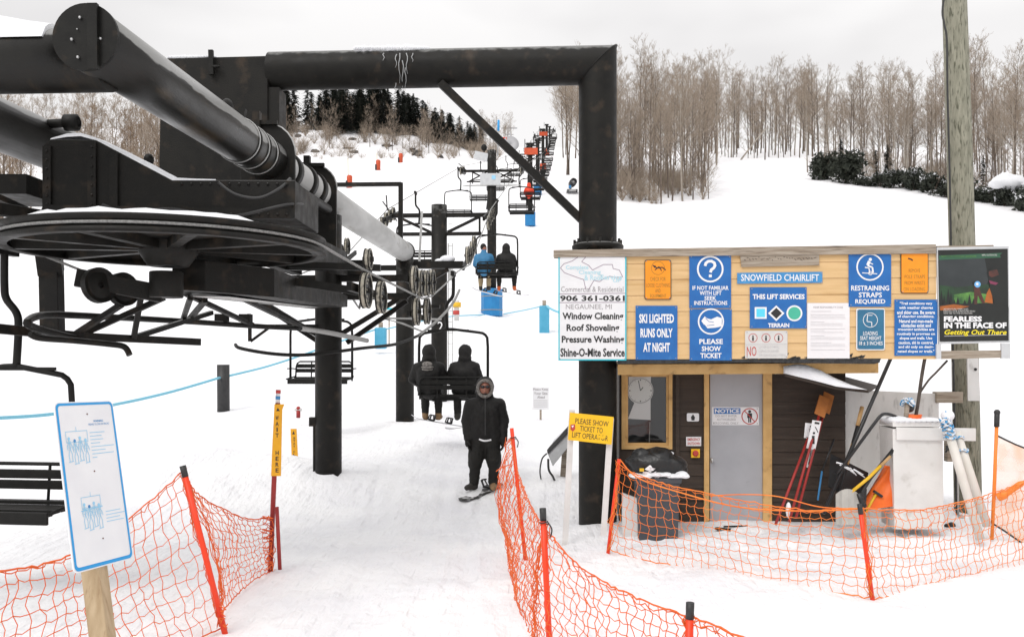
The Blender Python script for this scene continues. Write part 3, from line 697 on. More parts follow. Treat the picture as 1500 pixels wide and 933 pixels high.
# the front tower under the terminal tube
def front_tower():
    y = 13.8; bz = ground(LX(y), y)
    t = thing('lift_tower', L(0, y, bz), 'thick black tower post nearest the bull wheel with spoked line wheels', 'lift tower')
    b = MB('black_steel'); b.tube([L(0, y, bz - .3), L(0, y, 2.3), L(0, y, 4.42)], .205, 32); b.build('post', t)
    b = MB('black_steel'); b.box(L(-.235, y - .02, 1.22), (.1, .12, .14)); b.box(L(-.215, y, .75), (.03, .1, .95)); b.build('post_bracket', t)
    def X(o, z, dy=0): return L(o, y - .0569 * o + dy, z)
    b = MB('black_steel')
    for z in (3.44, 3.16): b.bar(X(-1.25, z), X(1.25, z), .12, .1)
    for s_ in (-1, 1):
        b.bar(X(s_ * .15, 2.55), X(s_ * 1.1, 3.12), .07, .07); b.bar(X(s_ * .22, 2.45, .3), X(s_ * 1.2, 3.1, .2), .07, .07)
    b.bar(X(.18, 3.6, -.1), X(.7, 3.6, -.1), .1, .22); b.build('cross_arm', t)
    # right-hand wheels: four over the rope and two under it
    rope = lambda q: RZ(q)
    b = MB('dark_steel'); b.bar(X(GA - .09, 3.33, -1.2), X(GA - .09, 3.33, .9), .05, .1); b.bar(X(1.2, 3.16, 0), X(GA - .09, 3.33, 0), .09, .1); b.bar(X(GA - .09, 3.33, -.6), X(GA - .09, 2.86, -.4), .05, .08)
    b.bar(X(GA - .09, 2.84, -1.0), X(GA - .09, 2.84, .4), .05, .08); sf = b.build('sheave_frame', t)
    for dy in (-1.05, -.5, .1, .65): b = MB(); sheave(b, X(GA, RZ(y + dy) + .215, dy), .205); b.build('sheave', sf)
    for dy in (-.85, .15): b = MB(); sheave(b, X(GA, RZ(y + dy) - .225, dy), .205); b.build('sheave', sf)
    b = MB('dark_steel'); b.bar(X(-GA + .09, 3.33, -1.2), X(-GA + .09, 3.33, .9), .05, .1); b.bar(X(-1.2, 3.16, 0), X(-GA + .09, 3.33, 0), .09, .1); sf = b.build('sheave_frame', t)
    for dy in (-1.05, -.5, .1, .65): b = MB(); sheave(b, X(-GA, RZ(y + dy) + .215, dy), .205); b.build('sheave', sf)
    # the pair nearer to us
    b = MB('dark_steel'); b.bar(L(GA - .1, 9.2, 2.95), L(GA - .1, 11.0, 2.95), .05, .09); b.bar(L(.32, 10.2, 3.12), L(GA - .1, 10.2, 2.95), .07, .09); b.bar(L(.32, 10.8, 3.34), L(GA - .1, 10.8, 3.3), .08, .08); sf = b.build('sheave_frame', t)
    for q, z in ((9.55, -.21), (10.35, -.22)): b = MB(); sheave(b, L(GA, q, RZ(q) + z), .195); b.build('sheave', sf)
    b = MB(); sheave(b, L(GA - .02, 9.75, RZ(9.7) + .15), .12, .06); b.build('sheave', sf)
    # looping chair guide
    gp = [P(378, 478, 13.4), P(352, 501, 13.2), P(345, 505, 13.1), P(352, 510, 12.9), P(390, 517, 12.9), P(430, 520, 13.0), P(470, 518, 13.2), P(530, 510, 13.9), P(580, 504, 14.8), P(612, 492, 15.6), P(640, 470, 16.4), P(662, 446, 17.2), P(673, 425, 18.0)]
    b = MB('chair_steel'); b.tube(smooth_path(gp[2:10], 5), .026, 10); b.mat('rope_steel').tube(smooth_path(gp[9:], 5), .025, 10); b.build('guide_loop', t)
    b = MB('black_steel'); b.bar(P(366, 478, 13.1), P(366, 500, 13.1), .045, .045); b.bar(P(397, 478, 13.2), P(367, 500, 13.1), .04, .04); b.bar(P(364, 478, 13.1), P(470, 478, 13.7), .06, .06); b.build('loop_bracket', t)
    b = MB('galvanized'); b.tube([P(516, 436, 14.1), P(526, 452, 14.0), P(540, 404, 14.0)], .022, 6); b.build('loose_bracket', t)
    b = MB('galvanized'); b.tube([L(GA, 15.5, RZ(15.4) - .5), P(560, 466, 15.5), P(590, 474, 15.6), P(620, 486, 15.6)], .018, 6); b.build('signal_wire', t)
front_tower()

def second_tower():
    y = 20.4; bz = ground(LX(y), y)
    t = thing('lift_tower', L(0, y, bz), 'black tower post carrying the far end of the grey terminal tube', 'lift tower')
    b = MB('black_steel'); b.tube([L(0, y + .1, bz - .3), L(0, y + .1, 2.5), L(0, y + .1, 4.5)], [.21, .21, .205], 28); b.build('post', t)
    def X(o, z, dy=0): return L(o, y + .2 - .0569 * o + dy, z)
    b = MB('black_steel'); b.bar(X(0, 4.36), X(1.35, 4.36), .2, .16); b.bar(X(.1, 3.75), X(1.0, 4.26), .09, .09); b.bar(X(-1.35, 4.3), X(0, 4.3), .14, .12)
    b.bar(X(.15, 3.4), X(.8, 3.4), .08, .08); b.build('cross_arm', t)
    b = MB('snow_lump'); b.ell(X(.98, 4.5), (.18, .12, .09)); b.ell(X(.8, 4.46), (.12, .1, .05)); b.build('snow_cap', t)
    b = MB('dark_steel'); b.bar(X(GA - .09, 4.2, -.8), X(GA - .09, 4.85, 1.1), .05, .1); sf = b.build('sheave_frame', t)
    for dy in (-.75, -.3, .2, .7): b = MB(); sheave(b, X(GA, RZ(y + .2 + dy) + .22, dy), .2); b.build('sheave', sf)
    b = MB('dark_steel'); b.bar(X(-GA + .09, 4.2, -.8), X(-GA + .09, 4.8, 1.1), .05, .1); sf = b.build('sheave_frame', t)
    for dy in (-.6, 0, .6): b = MB(); sheave(b, X(-GA, RZ(y + .2 + dy) + .22, dy), .2); b.build('sheave', sf)
    b = MB('black_steel'); z = P(0, 271, y + .3).z
    b.bar(P(477, 271, y + .3), P(588, 270, y + .3), .09, .09); b.bar(P(587, 268, y + .3), P(587, 392, y + .3), .1, .1, up=V((0, 1, 0))); b.build('catch_frame', t)
    b = MB('galvanized'); b.bar(P(618, 310, y + .6), P(614, 388, y + .6), .05, .05, up=V((0, 1, 0))); b.build('ladder_rail', t)
second_tower()

def numbered_tower():
    y = 26.2; t, X, za, bz = tower(y, 'black tower post with the white number 2 and a trussed cross arm', 6.72, 'truss', zarm=6.42)
    for s_ in (-1, 1):
        b = MB('dark_steel'); b.bar(X(s_ * (GA - .12), 6.15, -1.0), X(s_ * (GA - .12), 6.68, 1.1), .06, .12); sf = b.build('sheave_frame', t)
        for k in range(4): dy = -.85 + k * .56; b = MB(); sheave(b, X(s_ * GA, RZ(y + dy) - .22, dy), .2); b.build('sheave', sf)
        b = MB('dark_steel'); b.bar(X(s_ * 1.3, 6.3, .2), X(s_ * 1.75, 6.9, .3), .03, .03); b.bar(X(s_ * 1.45, 6.5, -.5), X(s_ * 1.5, 6.95, -.4), .03, .03); b.build('rope_catcher', t)
    # number 2
    s_ = Sign(Plane(L(0, y - .245, 0), (0, -1, 0)), 0, .001); s_.step = .002
    s_.text('2', 641, 471, 649, 485, 'white_ink', 1, .0)
    s_.build('number_two', t)
    b = MB('galvanized')
    for o_ in (.27, .40): b.bar(X(o_, bz), X(o_, 5.6), .025, .025)
    for k in range(16): b.bar(X(.27, bz + .4 + k * .32), X(.40, bz + .4 + k * .32), .018, .018)
    b.build('ladder', t)
    b = MB('galvanized'); b.bar(X(.32, 5.2), X(.32, 4.5), .1, .05); b.build('sign_plate', t)
numbered_tower()

def padded_tower():
    y = 45.7; t, X, za, bz = tower(y, 'tall black tower with a blue foam pad below and pale panel on top', 12.9, 'plain', zarm=11.85)
    b = MB('black_steel'); b.bar(X(-1.3, 11.3), X(1.3, 11.3), .06, .06); b.bar(X(.15, 11.85), X(1.2, 11.3), .06, .06); b.bar(X(-.15, 11.85), X(-1.2, 11.3), .06, .06); b.bar(X(1.0, 11.85), X(1.0, 11.2), .05, .05); b.bar(X(-1.0, 11.85), X(-1.0, 11.2), .05, .05); b.build('arm_brace', t)
    b = MB('galvanized'); b.tube([X(1.5 * math.cos(k * .2618), 11.1 + .12 * math.sin(k * .26), .75 * math.sin(k * .2618)) for k in range(24)], .02, 6, closed=True); b.build('rope_hoop', t)
    for s_ in (-1, 1):
        b = MB('dark_steel'); b.tube([X(s_ * GA, 11.75, -.9), X(s_ * GA, 11.95, .9)], .11, 8); b.bar(X(s_ * 1.3, 11.9, .2), X(s_ * 1.75, 12.3, .2), .04, .04); sf = b.build('sheave_frame', t)
        for k in range(4): b = MB(); sheave(b, X(s_ * GA, RZ(y - .8 + k * .5) - .2, -.8 + k * .5), .18); b.build('sheave', sf)
    b = MB('aluminium'); b.box(X(-.05, 11.35, -.3), (1.05, .04, .62)); b.build('panel', t)
    b = MB('pale_blue'); b.box(X(-.3, 11.3, -.325), (.3, .008, .4)); b.box(X(.12, 11.45, -.325), (.2, .008, .2)); b.build('panel_print', t)
    b = MB('aluminium'); b.box(X(-.55, 12.6, 0), (.7, .3, .38), Matrix.Rotation(R(12), 3, 'Y')); b.build('lamp_box', t)
    b = MB('dark_steel'); b.ell(X(-.4, 13.05), (.16, .14, .18)); b.tube([X(-.4, 12.7), X(-.4, 13.05)], .03, 6); b.build('siren', t)
    b = MB('galvanized'); b.tube([X(.3, 12.6), X(.34, 14.4)], .04, 8); b.mat('edge_blue').tube([X(.34, 13.9), X(.35, 14.45)], .06, 8); b.mat('jacket_red').box(X(.55, 13.5), (.45, .1, .12)); b.mat('far_steel').lathe(X(.95, 13.2, .1), V((.3, -1, .3)), [(.02, 0), (.42, .14), (.42, .16), (.02, .03)], 20); b.build('antenna', t)
    b = MB('pad_blue'); b.lathe(L(0, y, bz - .1), V((0, 0, 1)), [(.3, 0), (.56, 0), (.56, 1.38), (.52, 1.42), (.3, 1.42)], 8, smooth=False); pd = b.build('foam_pad', t, bev=.03)
    b = MB('rope_steel')
    for h in (.3, 1.0): b.lathe(L(0, y, bz - .1), V((0, 0, 1)), [(.563, h), (.58, h + .02), (.563, h + .05)], 8, smooth=False)
    b.build('pad_strap', pd)
padded_tower()

for y, lab, pc, sg in ((73, None, None, None), (100, 'distant black tower with a red sign on its arm, blue pad below', 'pad_blue', 'pad_orange'), (130, 'distant black tower with small blue pad just beyond the red signed one', 'pad_blue', None),
                       (165, 'far black tower with an orange sign across its top and an orange pad', 'pad_orange', 'pad_orange'), (205, 'far black tower with an orange pad and no sign near the crest', 'pad_orange', None), (250, 'farthest tiny black tower on the crest of the lift line', None, None)):
    if not lab: continue
    t, X, za, bz = tower(y, lab, RZ(y) + .9, 'truss')
    for s_ in (-1, 1):
        b = MB('dark_steel'); b.tube([X(s_ * GA, RZ(y) - .35, -1), X(s_ * GA, RZ(y) - .35, 1)], .2, 8); b.bar(X(s_ * 1.4, za, 0), X(s_ * 1.8, za + .8, .2), .06, .06); b.build('sheave_frame', t)
    if pc:
        b = MB(pc); b.lathe(L(0, y, bz - .1), V((0, 0, 1)), [(.3, 0), (.6, 0), (.6, 1.6), (.3, 1.62)], 12, smooth=False); b.build('foam_pad', t)
    if sg:
        b = MB(sg); b.box(X(.1, za + .25, -.4), (1.5, .06, .75)); b.build('sign_plate', t)
    b = MB('dark_steel'); b.box(X(0, RZ(y) + .9), (.9, .5, .25)); b.bar(X(-.6, RZ(y) + .5, 0), X(-.6, RZ(y) + 1.5, 0), .08, .08); b.build('work_platform', t)

# ---------------------------------------------------------------- haul rope
def haul_rope():
    b = MB('rope_steel'); ys = [8.2, 9.56, 10.4, 12, 13.4, 14.4, 16, 18, 20.4, 22, 24, 26.2, 30, 35, 40, 45.7, 60, 73, 86, 100, 115, 130, 147, 165, 185, 205, 228, 250, 268]
    pts = [L(1.40 if y < 9 else GA, y, RZ(y)) for y in reversed(ys)]
    c = L(0, 8.2, 3.25)
    pts += [c + V((1.40 * math.cos(a), 1.40 * math.sin(a), 0)) for a in [-.0569 - math.pi * k / 30 for k in range(1, 30)]]
    pts += [L(-1.40 if y < 9 else -GA, y, RZ(y)) for y in ys]
    b.tube(pts, .014, 6); tag(b.build('haul_rope', at=L(GA, 8.2, 3.2)), 'long grey steel haul rope running round the bull wheel and up the hill', 'rope')
haul_rope()

# ---------------------------------------------------------------- chairs
def make_chair(label):
    t = thing('lift_chair', (0, 0, 0), label, 'lift chair'); HT = 2.42
    b = MB('chair_steel'); b.tube(smooth_path([(0, 0, HT), (0, 0, 2.10), (-.02, 0, 1.97), (-.12, 0, 1.84), (-.14, 0, 1.70), (-.12, 0, 1.34)], 5), .034, 10)
    b.bar((0, -.16, HT), (0, .16, HT), .07, .09); b.build('hanger', t)
    b = MB('chair_steel')
    hw = .67; q = [(-hw, 0, .06), (-hw, 0, 1.0)] + [(-hw + .16 - .16 * math.cos(R(k * 22.5)), 0, 1.12 + .16 * math.sin(R(k * 22.5))) for k in range(1, 5)] + [(-.12, 0, 1.35), (.0, 0, 1.345)]
    q += [(hw - .16 + .16 * math.cos(R(90 - k * 22.5)), 0, 1.12 + .16 * math.sin(R(90 - k * 22.5))) for k in range(0, 4)] + [(hw, 0, 1.0), (hw, 0, .06)]
    b.tube(q, .027, 10); b.bar((-.5, 0, 1.325), (.3, 0, 1.325), .05, .03); b.build('bail', t)
    b = MB('chair_steel')
    for k in range(5): b.box((0, -.16 + k * .105, .045 + (.03 if k == 0 else 0) - (.012 if k == 4 else 0)), (1.26, .085, .035))
    b.box((0, .305, .005), (1.28, .03, .11)); b.build('seat', t, bev=.006)
    b = MB('chair_steel')
    fr = [(-.62, -.2, .0), (-.62, -.25, .31), (-.60, -.26, .38), (-.54, -.26, .42), (.54, -.26, .42), (.60, -.26, .38), (.62, -.25, .31), (.62, -.2, .0)]
    b.tube(fr, .018, 8); b.tube([(-.28, -.22, .02), (-.28, -.255, .415)], .015, 6); b.tube([(.28, -.22, .02), (.28, -.255, .415)], .015, 6)
    for s_ in (-1, 1): b.tube([(s_ * .64, -.24, .1), (s_ * .665, .3, .05)], .016, 6); b.tube([(s_ * .62, -.24, .26), (s_ * .70, -.22, .27), (s_ * .70, .12, .27)], .014, 6)
    b.build('back_frame', t)
    for z in (.225, .325):
        b = MB('chair_steel'); b.box((0, -.24, z), (1.22, .03, .085)); b.build('back_slat', t, bev=.006)
    return t
chair0 = make_chair('empty black chair swinging round the near left side of the bull wheel')
def place(root, o, y, rz, x=None):
    root.location = L(o, y, RZ(y) - 2.42); root.rotation_euler = (0, 0, rz - .0569)
chair0.location = (-4.69, 8.2, 3.2 - 2.42); chair0.rotation_euler = (0, 0, math.pi - .12)
LEFT = [(19.0, 'empty chair coming down behind the thick front tower post, blue rope beyond it'), (31.2, 'empty chair coming down just above the end of the grey tube, behind tower 2'),
        (43.9, 'empty chair coming down whose bail shows left of the tall padded tower'), (56, 'small empty chair coming down just left of the padded tower post')]
for y, lab in LEFT: place(clone(chair0, (0, 0, 0), 0, lab), -GA, y, math.pi)
c = clone(chair0, (0, 0, 0), 0, 'loaded chair nearest to us carrying two dark clothed riders, seen from behind'); place(c, GA, 17.2, 0)
c = clone(chair0, (0, 0, 0), 0, 'chair carrying a rider in a blue jacket and one in black'); place(c, GA, 28.6, 0)
c = clone(chair0, (0, 0, 0), 0, 'empty chair going up, next above the blue jacketed rider'); place(c, GA, 46.0, 0)
c = clone(chair0, (0, 0, 0), 0, 'chair carrying a single rider in a bright orange red jacket'); place(c, GA, 58.5, 0)
c = clone(chair0, (0, 0, 0), 0, 'distant chair with a lone dark rider behind the diagonal brace'); place(c, GA, 96.0, 0)
for k in range(14): place(clone(chair0, (0, 0, 0), 0, 'tiny empty chair high on the distant part of the lift line', 'far empty chairs along the upper lift line'), -GA, 68.5 + 12.5 * k, math.pi)
for y in (71, 83.5, 109, 122, 134.5, 147, 159.5, 172, 184.5, 197, 209.5, 222, 234): place(clone(chair0, (0, 0, 0), 0, 'tiny empty chair high on the distant part of the lift line', 'far empty chairs along the upper lift line'), GA, y, 0)
# ---------------------------------------------------------------- lift hut with its board wall
WN = V((-.0861, -.9963, 0)); WU = V((.9963, -.0861, 0)); W0 = V((.5625, 11.25, 0))
def HPL(b): return Plane(W0 - WN * b, WN)                       # plane b metres behind the board wall
def HB(px, py, b): return HPL(b).at(px, py)
def along(px, b): return (HB(px, 500, b) - W0).dot(WU)
def HU(a, b, z): return W0 + WU * a - WN * b + V((0, 0, z))
HR = Matrix.Rotation(math.atan2(WU.y, WU.x), 3, 'Z')
BW = HPL(0)

def lap(b, a0, a1, bb, z0, z1, h, t, m, holes=()):
    """lapped boards across a wall, cut round openings (a0, a1, z0, z1)"""
    b.mat(m); z = z0; k = 0
    while z < z1 - 1e-4:
        zt = min(z + h, z1); spans = [(a0, a1)]
        for ha, hb, hz0, hz1 in holes:
            if zt > hz0 + .001 and z < hz1 - .001:
                spans = [q for s, e in spans for q in ((s, min(e, ha)), (max(s, hb), e)) if q[1] - q[0] > .01]
        for s, e in spans:
            p = [HU(s, bb - t, z), HU(s, bb - t * .35, zt - .004), HU(s, bb, zt - .004), HU(s, bb, z)]
            b.prism(p, WU * (e - s))
        z = zt; k += 1

def hut():
    a0, a1 = along(907, .75), along(1238, .75); fb = .75; bk = 2.9; zf = -.35; zt = 2.15
    t = thing('lift_hut', HU((a0 + a1) / 2, 1.8, -.05), 'small brown boarded lift hut with a tan wall of signs above its roof', 'hut')
    wl, wr, wz0, wz1 = along(916, fb), along(984, fb), HB(950, 655, fb).z, HB(950, 545, fb).z
    dl, dr, dz0 = along(1038, fb), along(1119, fb), HB(1078, 768, fb).z
    b = MB(); lap(b, a0, a1, fb, zf, zt, .165, .02, 'brown_siding', [(wl, wr, wz0, wz1), (dl, dr, zf, 2.3)])
    b.mat('brown_siding')
    for s, e, z0, z1 in ((a0, wl, zf, zt), (wl, wr, zf, wz0), (wr, dl, zf, zt), (dr, a1, zf, zt), (dl, dr, zf, dz0)):
        b.prism([HU(s, fb, z0), HU(s, fb, z1), HU(s, fb + .08, z1), HU(s, fb + .08, z0)], WU * (e - s))
    for s in (a0, a1 - .08): b.prism([HU(s, fb + .082, zf), HU(s, fb + .082, zt), HU(s, bk, zt), HU(s, bk, zf)], WU * .08)
    b.prism([HU(a0 + .082, bk - .08, zf), HU(a0 + .082, bk - .08, zt), HU(a0 + .082, bk, zt), HU(a0 + .082, bk, zf)], WU * (a1 - a0 - .164))
    b.prism([HU(a0 + .1, fb + .1, -.12), HU(a0 + .1, bk - .1, -.12), HU(a0 + .1, bk - .1, -.04), HU(a0 + .1, fb + .1, -.04)], WU * (a1 - a0 - .2))
    b.bar(HU(along(992, fb), fb - .03, zf), HU(along(992, fb), fb - .03, zt), .05, .03, up=WN); b.build('wall', t)
    # roof and the tan board under its edge
    b = MB('tar'); ra0, ra1 = along(905, .2), along(1286.5, .2)
    b.prism([HU(ra0, .16, 2.168), HU(ra0, .16, 2.22), HU(ra0, bk + .2, 2.45), HU(ra0, bk + .2, 2.39)], WU * (ra1 - ra0)); rf = b.build('roof', t)
    b = MB('snow_lump'); b.prism([HU(ra0, .2, 2.226), HU(ra0, .3, 2.30), HU(ra0, bk, 2.60), HU(ra0, bk + .15, 2.46)], WU * (ra1 - ra0 - .05)); b.build('snow_cap', rf)
    b = MB('tan_trim'); q = HPL(.2)
    b.prism([q.at(905, 533.5), q.at(1287, 531.5), q.at(1287, 546.5), q.at(905, 549)], -WN * .04); b.build('fascia', t, bev=.004)
    b = MB('tan_trim'); b.prism([HU(ra0, .245, 2.05), HU(ra0, fb - .01, 2.12), HU(ra0, fb - .01, 2.15), HU(ra0, .245, 2.10)], WU * (ra1 - ra0)); b.build('soffit', t)
    # board wall
    b = MB(); z0, z1 = BW.at(1100, 526).z, BW.at(1100, 372).z; la, lb = along(822, 0), along(1371, 0)
    lap(b, la, lb, .0, z0, z1 + .02, .2, .012, 'tan_siding'); b.mat('tan_siding').prism([HU(la, .0, z0), HU(la, .0, z1), HU(la, .04, z1), HU(la, .04, z0)], WU * (lb - la)); sw = b.build('board_wall', t)
    b = MB('tar'); x = 1075
    for k in range(60):
        x = 1080 + rnd.random() * 175; y = 527 - abs(rnd.gauss(0, 1)) * 3; l = rnd.uniform(4, 16)
        b.add([BW.at(x, y, .016), BW.at(x + l, y - rnd.uniform(1, 5), .016), BW.at(x + l * .8, y + rnd.uniform(.5, 2), .016)], [(0, 1, 2)])
    b.build('tar_splash', sw)
    b = MB('tar'); b.prism([BW.at(905, 526.6, .014), BW.at(1290, 525, .014), BW.at(1288, 531, .014), BW.at(1280, 533, .014), BW.at(1100, 531, .014), BW.at(905, 533, .014)], -WN * .17); b.build('tar_edge', t)
    b = MB('old_wood'); b.prism([BW.at(811, 367, .05), BW.at(1369, 358.5, .05), BW.at(1369, 372, .05), BW.at(811, 377.5, .05)], -WN * .16); b.build('cap_plank', t, bev=.004)
    # window
    b = MB('tan_trim'); q = HPL(fb - .045)
    def fr(x0, y0, x1, y1, w, m, d0, d1, name):
        p = HPL(d0); e = -WN * (d1 - d0); b = MB(m)
        for r_ in ((x0, y0, x0 + w, y1), (x1 - w, y0, x1, y1), (x0 + w, y1 - w, x1 - w, y1), (x0 + w, y0, x1 - w, y0 + w * .7)): b.prism([p.at(r_[0], r_[1]), p.at(r_[2], r_[1]), p.at(r_[2], r_[3]), p.at(r_[0], r_[3])], e)
        return b
    wn = fr(910.5, 546, 985, 658, 5.5, 'tan_trim', fb - .045, fb + .0, '').build('window', t, bev=.003)
    fr(916, 549, 980, 652.5, 4, 'tan_trim', fb - .015, fb + .03, '').build('sash', wn)
    b = MB('window_glass'); p = HPL(fb + .012); b.add([p.at(918, 548), p.at(979, 548), p.at(979, 651), p.at(918, 651)], [(0, 1, 2, 3)]); b.build('pane', wn)
    # door
    p = HPL(fb - .005); b = MB('door_grey'); b.prism([p.at(1040, 540), p.at(1117, 540), p.at(1117, 767), p.at(1040, 767)], -WN * .04); dr_ = b.build('door', t, bev=.003)
    b = MB('bright_steel'); b.ell(HPL(fb - .05).at(1043, 674), (.022, .03, .035)); b.tube([HPL(fb - .05).at(1043, 674), HPL(fb).at(1043, 674)], .012, 8); b.build('knob', dr_)
    p = HPL(fb - .05); b = MB('tan_trim')
    for x0, x1 in ((1031.5, 1039), (1118, 1131)): b.prism([p.at(x0, 540), p.at(x1, 540), p.at(x1, 772), p.at(x0, 772)], -WN * .07)
    b.build('door_frame', t, bev=.003)
    b = MB('dark_steel'); p = HPL(fb - .09); b.prism([p.at(1036, 768), p.at(1118, 768), p.at(1118, 773), p.at(1036, 773)], -WN * .09); b.build('threshold', t)
    # interior back lit only by the window: a wall sheet coloured dark so the room looks dim
    b = MB('gun_dark'); b.prism([HU(a0 + .12, 1.9, .2), HU(a0 + .12, 1.9, 1.9), HU(a0 + .12, 1.93, 1.9), HU(a0 + .12, 1.93, .2)], WU * 1.1); b.build('inner_partition', t)
    return fb
FB = hut()
# things seen in the window
b = Sign(HPL(FB + .055), 0, .003); b.slab([(921, 540), (954, 540), (953, 568), (953, 615), (920, 613), (929, 590), (921, 566)], 'paper_white'); tag(b.build('paper_sheet', at=HB(937, 590, FB + .055)), 'white paper sheet behind the clock inside the hut window', 'paper')
b = Sign(HPL(FB + .045), 0, .012); b.slab([(938 + 19 * math.cos(k * .2618), 572 + 20 * math.sin(k * .2618)) for k in range(24)], 'clock_white'); b.ring(938, 572, 18.5, 1.2, 'ink_grey')
b.line([(938, 572), (935, 557)], 1.1, 'ink', 2); b.line([(938, 572), (942, 567)], 1.3, 'ink', 2.4)
for k in range(12): b.disc(938 + 15.5 * math.cos(k * math.pi / 6), 572 + 15.5 * math.sin(k * math.pi / 6), 1.1 if k % 3 == 0 else .5, 'ink', 2, n=6)
tag(b.build('wall_clock', at=HB(938, 572, FB + .045)), 'round white clock hanging inside the hut window', 'clock')
b = MB('galvanized'); b.bar(HB(952, 618, FB + .3), HB(951, 650, FB + .3), .012, .012); tag(b.build('cable_stub', at=HB(952, 640, FB + .3)), 'thin pale cable behind the lower part of the hut window', 'cable')
# left open space: lean-to roof sheet with snow at the hut's right end
t = thing('roof_sheet', HB(1200, 560, .5), 'dark sagging roof sheet heaped with snow at the right end of the hut', 'roof sheet')
q = [HB(1150, 548, .12), HB(1185, 556.5, .12), HB(1225, 567, .14), HB(1272, 572, .17)]; e = [HB(1158, 540, 1.2), HB(1195, 543, 1.2), HB(1240, 552, 1.2), HB(1285, 564, 1.2)]
b = MB('brown_siding'); n = 4; b.add(q + e + [p + V((0, 0, -.03)) for p in q] + [p + V((0, 0, -.03)) for p in e], [(i, i + 1, i + 5, i + 4) for i in range(3)] + [(i + 8, i + 12, i + 13, i + 9) for i in range(3)] + [(i, i + 8, i + 9, i + 1) for i in range(3)] + [(3, 7, 15, 11), (0, 4, 12, 8)]); b.build('sheet', t)
b = MB('snow_lump'); low = [(1150, 547.5), (1168, 552), (1185, 556), (1205, 561), (1225, 566.5), (1248, 569.5), (1270, 571.5)]; tops = [535, 531.5, 533, 540, 552, 562.5, 570.5]; g_ = []
for i_, ((x_, y_), ty) in enumerate(zip(low, tops)):
    lo_, hi_ = HB(x_, y_, .11), HB(x_, ty, .2)
    for k in range(7):
        v = (0, .45, .8, 1, 1.03, .8, 0)[k]; dp = (0, -.015, .03, .14, .5, .9, 1.05)[k]; g_.append(lo_ + V((0, 0, (hi_.z - lo_.z) * v * (1 + .1 * noise.noise(V((x_ * .07, k * .9, 0)))) + .004)) - WN * dp + V((0, 0, -.03 * dp)))
b.add(g_, [(i_ * 7 + k, (i_ + 1) * 7 + k, (i_ + 1) * 7 + k + 1, i_ * 7 + k + 1) for i_ in range(6) for k in range(6)] + [tuple(range(7)), tuple(range(42, 49))], True); b.build('snow_cap', t)

# ---------------------------------------------------------------- signs on the board wall
def sign(name, label, mp=BW, base=.014, th=.008): s = Sign(mp, base, th); s._n, s._l = name, label; return s
def done(s, px, py, cat='sign', bev=0):
    if cat == 'sign' and isinstance(s.mp, Plane):            # screws in the corners
        qs = [(c.x / c.y * F + 750, HZ - (c.z - EZ) / c.y * F) for c in s.v]; x0, x1, y0, y1 = min(a for a, _ in qs), max(a for a, _ in qs), min(a for _, a in qs), max(a for _, a in qs)
        if x1 - x0 > 30:
            for x in (x0 + 2.5, x1 - 2.5):
                for y in (y0 + 2.5, y1 - 2.5): s.disc(x, y, .8, 'ink_grey', 3, n=8)
    return tag(s.build(s._n, at=s.mp.at(px, py, s.base)), s._l, cat)

s = sign('advert_board', 'tall white advertising board edged in cyan with a peninsula map and a phone number', base=.02, th=.012)
s.slab(rc(818, 377, 917.5, 528), 'cyan'); s.rect(820, 377, 915.5, 526, 'sign_white', 1)
up = [(847, 377), (838, 383), (826, 387), (821, 393), (827, 400), (846, 407), (855, 410), (858, 424)]
s.line(up, .9, 'ink_violet', 2); s.line([(858, 377), (852, 384), (862, 389), (868, 396), (874, 393), (884, 388), (897, 388), (898, 394), (907, 396), (912, 406), (903, 407), (893, 405), (884, 409), (878, 413), (870, 411), (866, 418), (862, 425)], .9, 'ink_violet', 2)
for bd, r_ in (('Complete', (829, 389, 862, 397)), ('Cleaning', (848, 396, 880, 404)), ('& Roof', (856, 403, 882, 411)), ('Service', (880, 403, 911, 410)), ('UP', (898, 409, 909, 414))): s.text(bd, *r_, 'map_blue', 2.4, .01)
s.text('Commercial & Residential', 822, 420, 913, 428, 'ink_grey', 2.2, 0)
s.line([(819.5, 431), (916, 430)], .9, 'ink_violet', 2); s.line([(819.5, 443.5), (916, 443)], .9, 'ink_violet', 2)
s.text('906 361-0361', 820.5, 433, 915, 441.5, 'ink', 2.2, .03); s.text('NEGAUNEE, MI', 829, 446, 896, 454, 'ink_grey', 2.2, 0)
for bd, x0, x1, y0, y1 in (('Window Cleaning', 824, 913, 458, 471), ('Roof Shoveling', 830, 907, 475, 488), ('Pressure Washing', 823, 914, 492, 505), ('Shine-O-Mite Service', 821, 915, 510, 522.5)): s.text(bd, x0, y0, x1, y1, 'ink', 2.2, .03)
done(s, 868, 527)

s = sign('warning_sign', 'orange rounded sign about loose clothing above the ski lighted runs sign')
s.slab(rr(944, 381, 983, 439, 3), 'ink'); s.poly(rr(945, 382, 982, 438, 2.5), 'orange_sign', 1)
s.ring(963.5, 393, 10, .7, 'ink_olive', 2); s.line([(956, 389), (962, 393), (970, 392), (975, 396)], 1.6, 'ink', 2); s.line([(959, 396), (965, 391), (969, 397)], 1.3, 'ink', 2.4); s.disc(959, 391, 1.6, 'ink', 2.6, n=10)
for bd, x0, x1, y0 in (('CHECK FOR', 952, 975, 406), ('LOOSE CLOTHING', 946.5, 981, 415), ('AND', 959.5, 967.5, 423), ('EQUIPMENT', 952, 976, 431)): s.text(bd, x0, y0, x1, y0 + 6, 'ink_olive', 2, .005)
done(s, 963, 438)

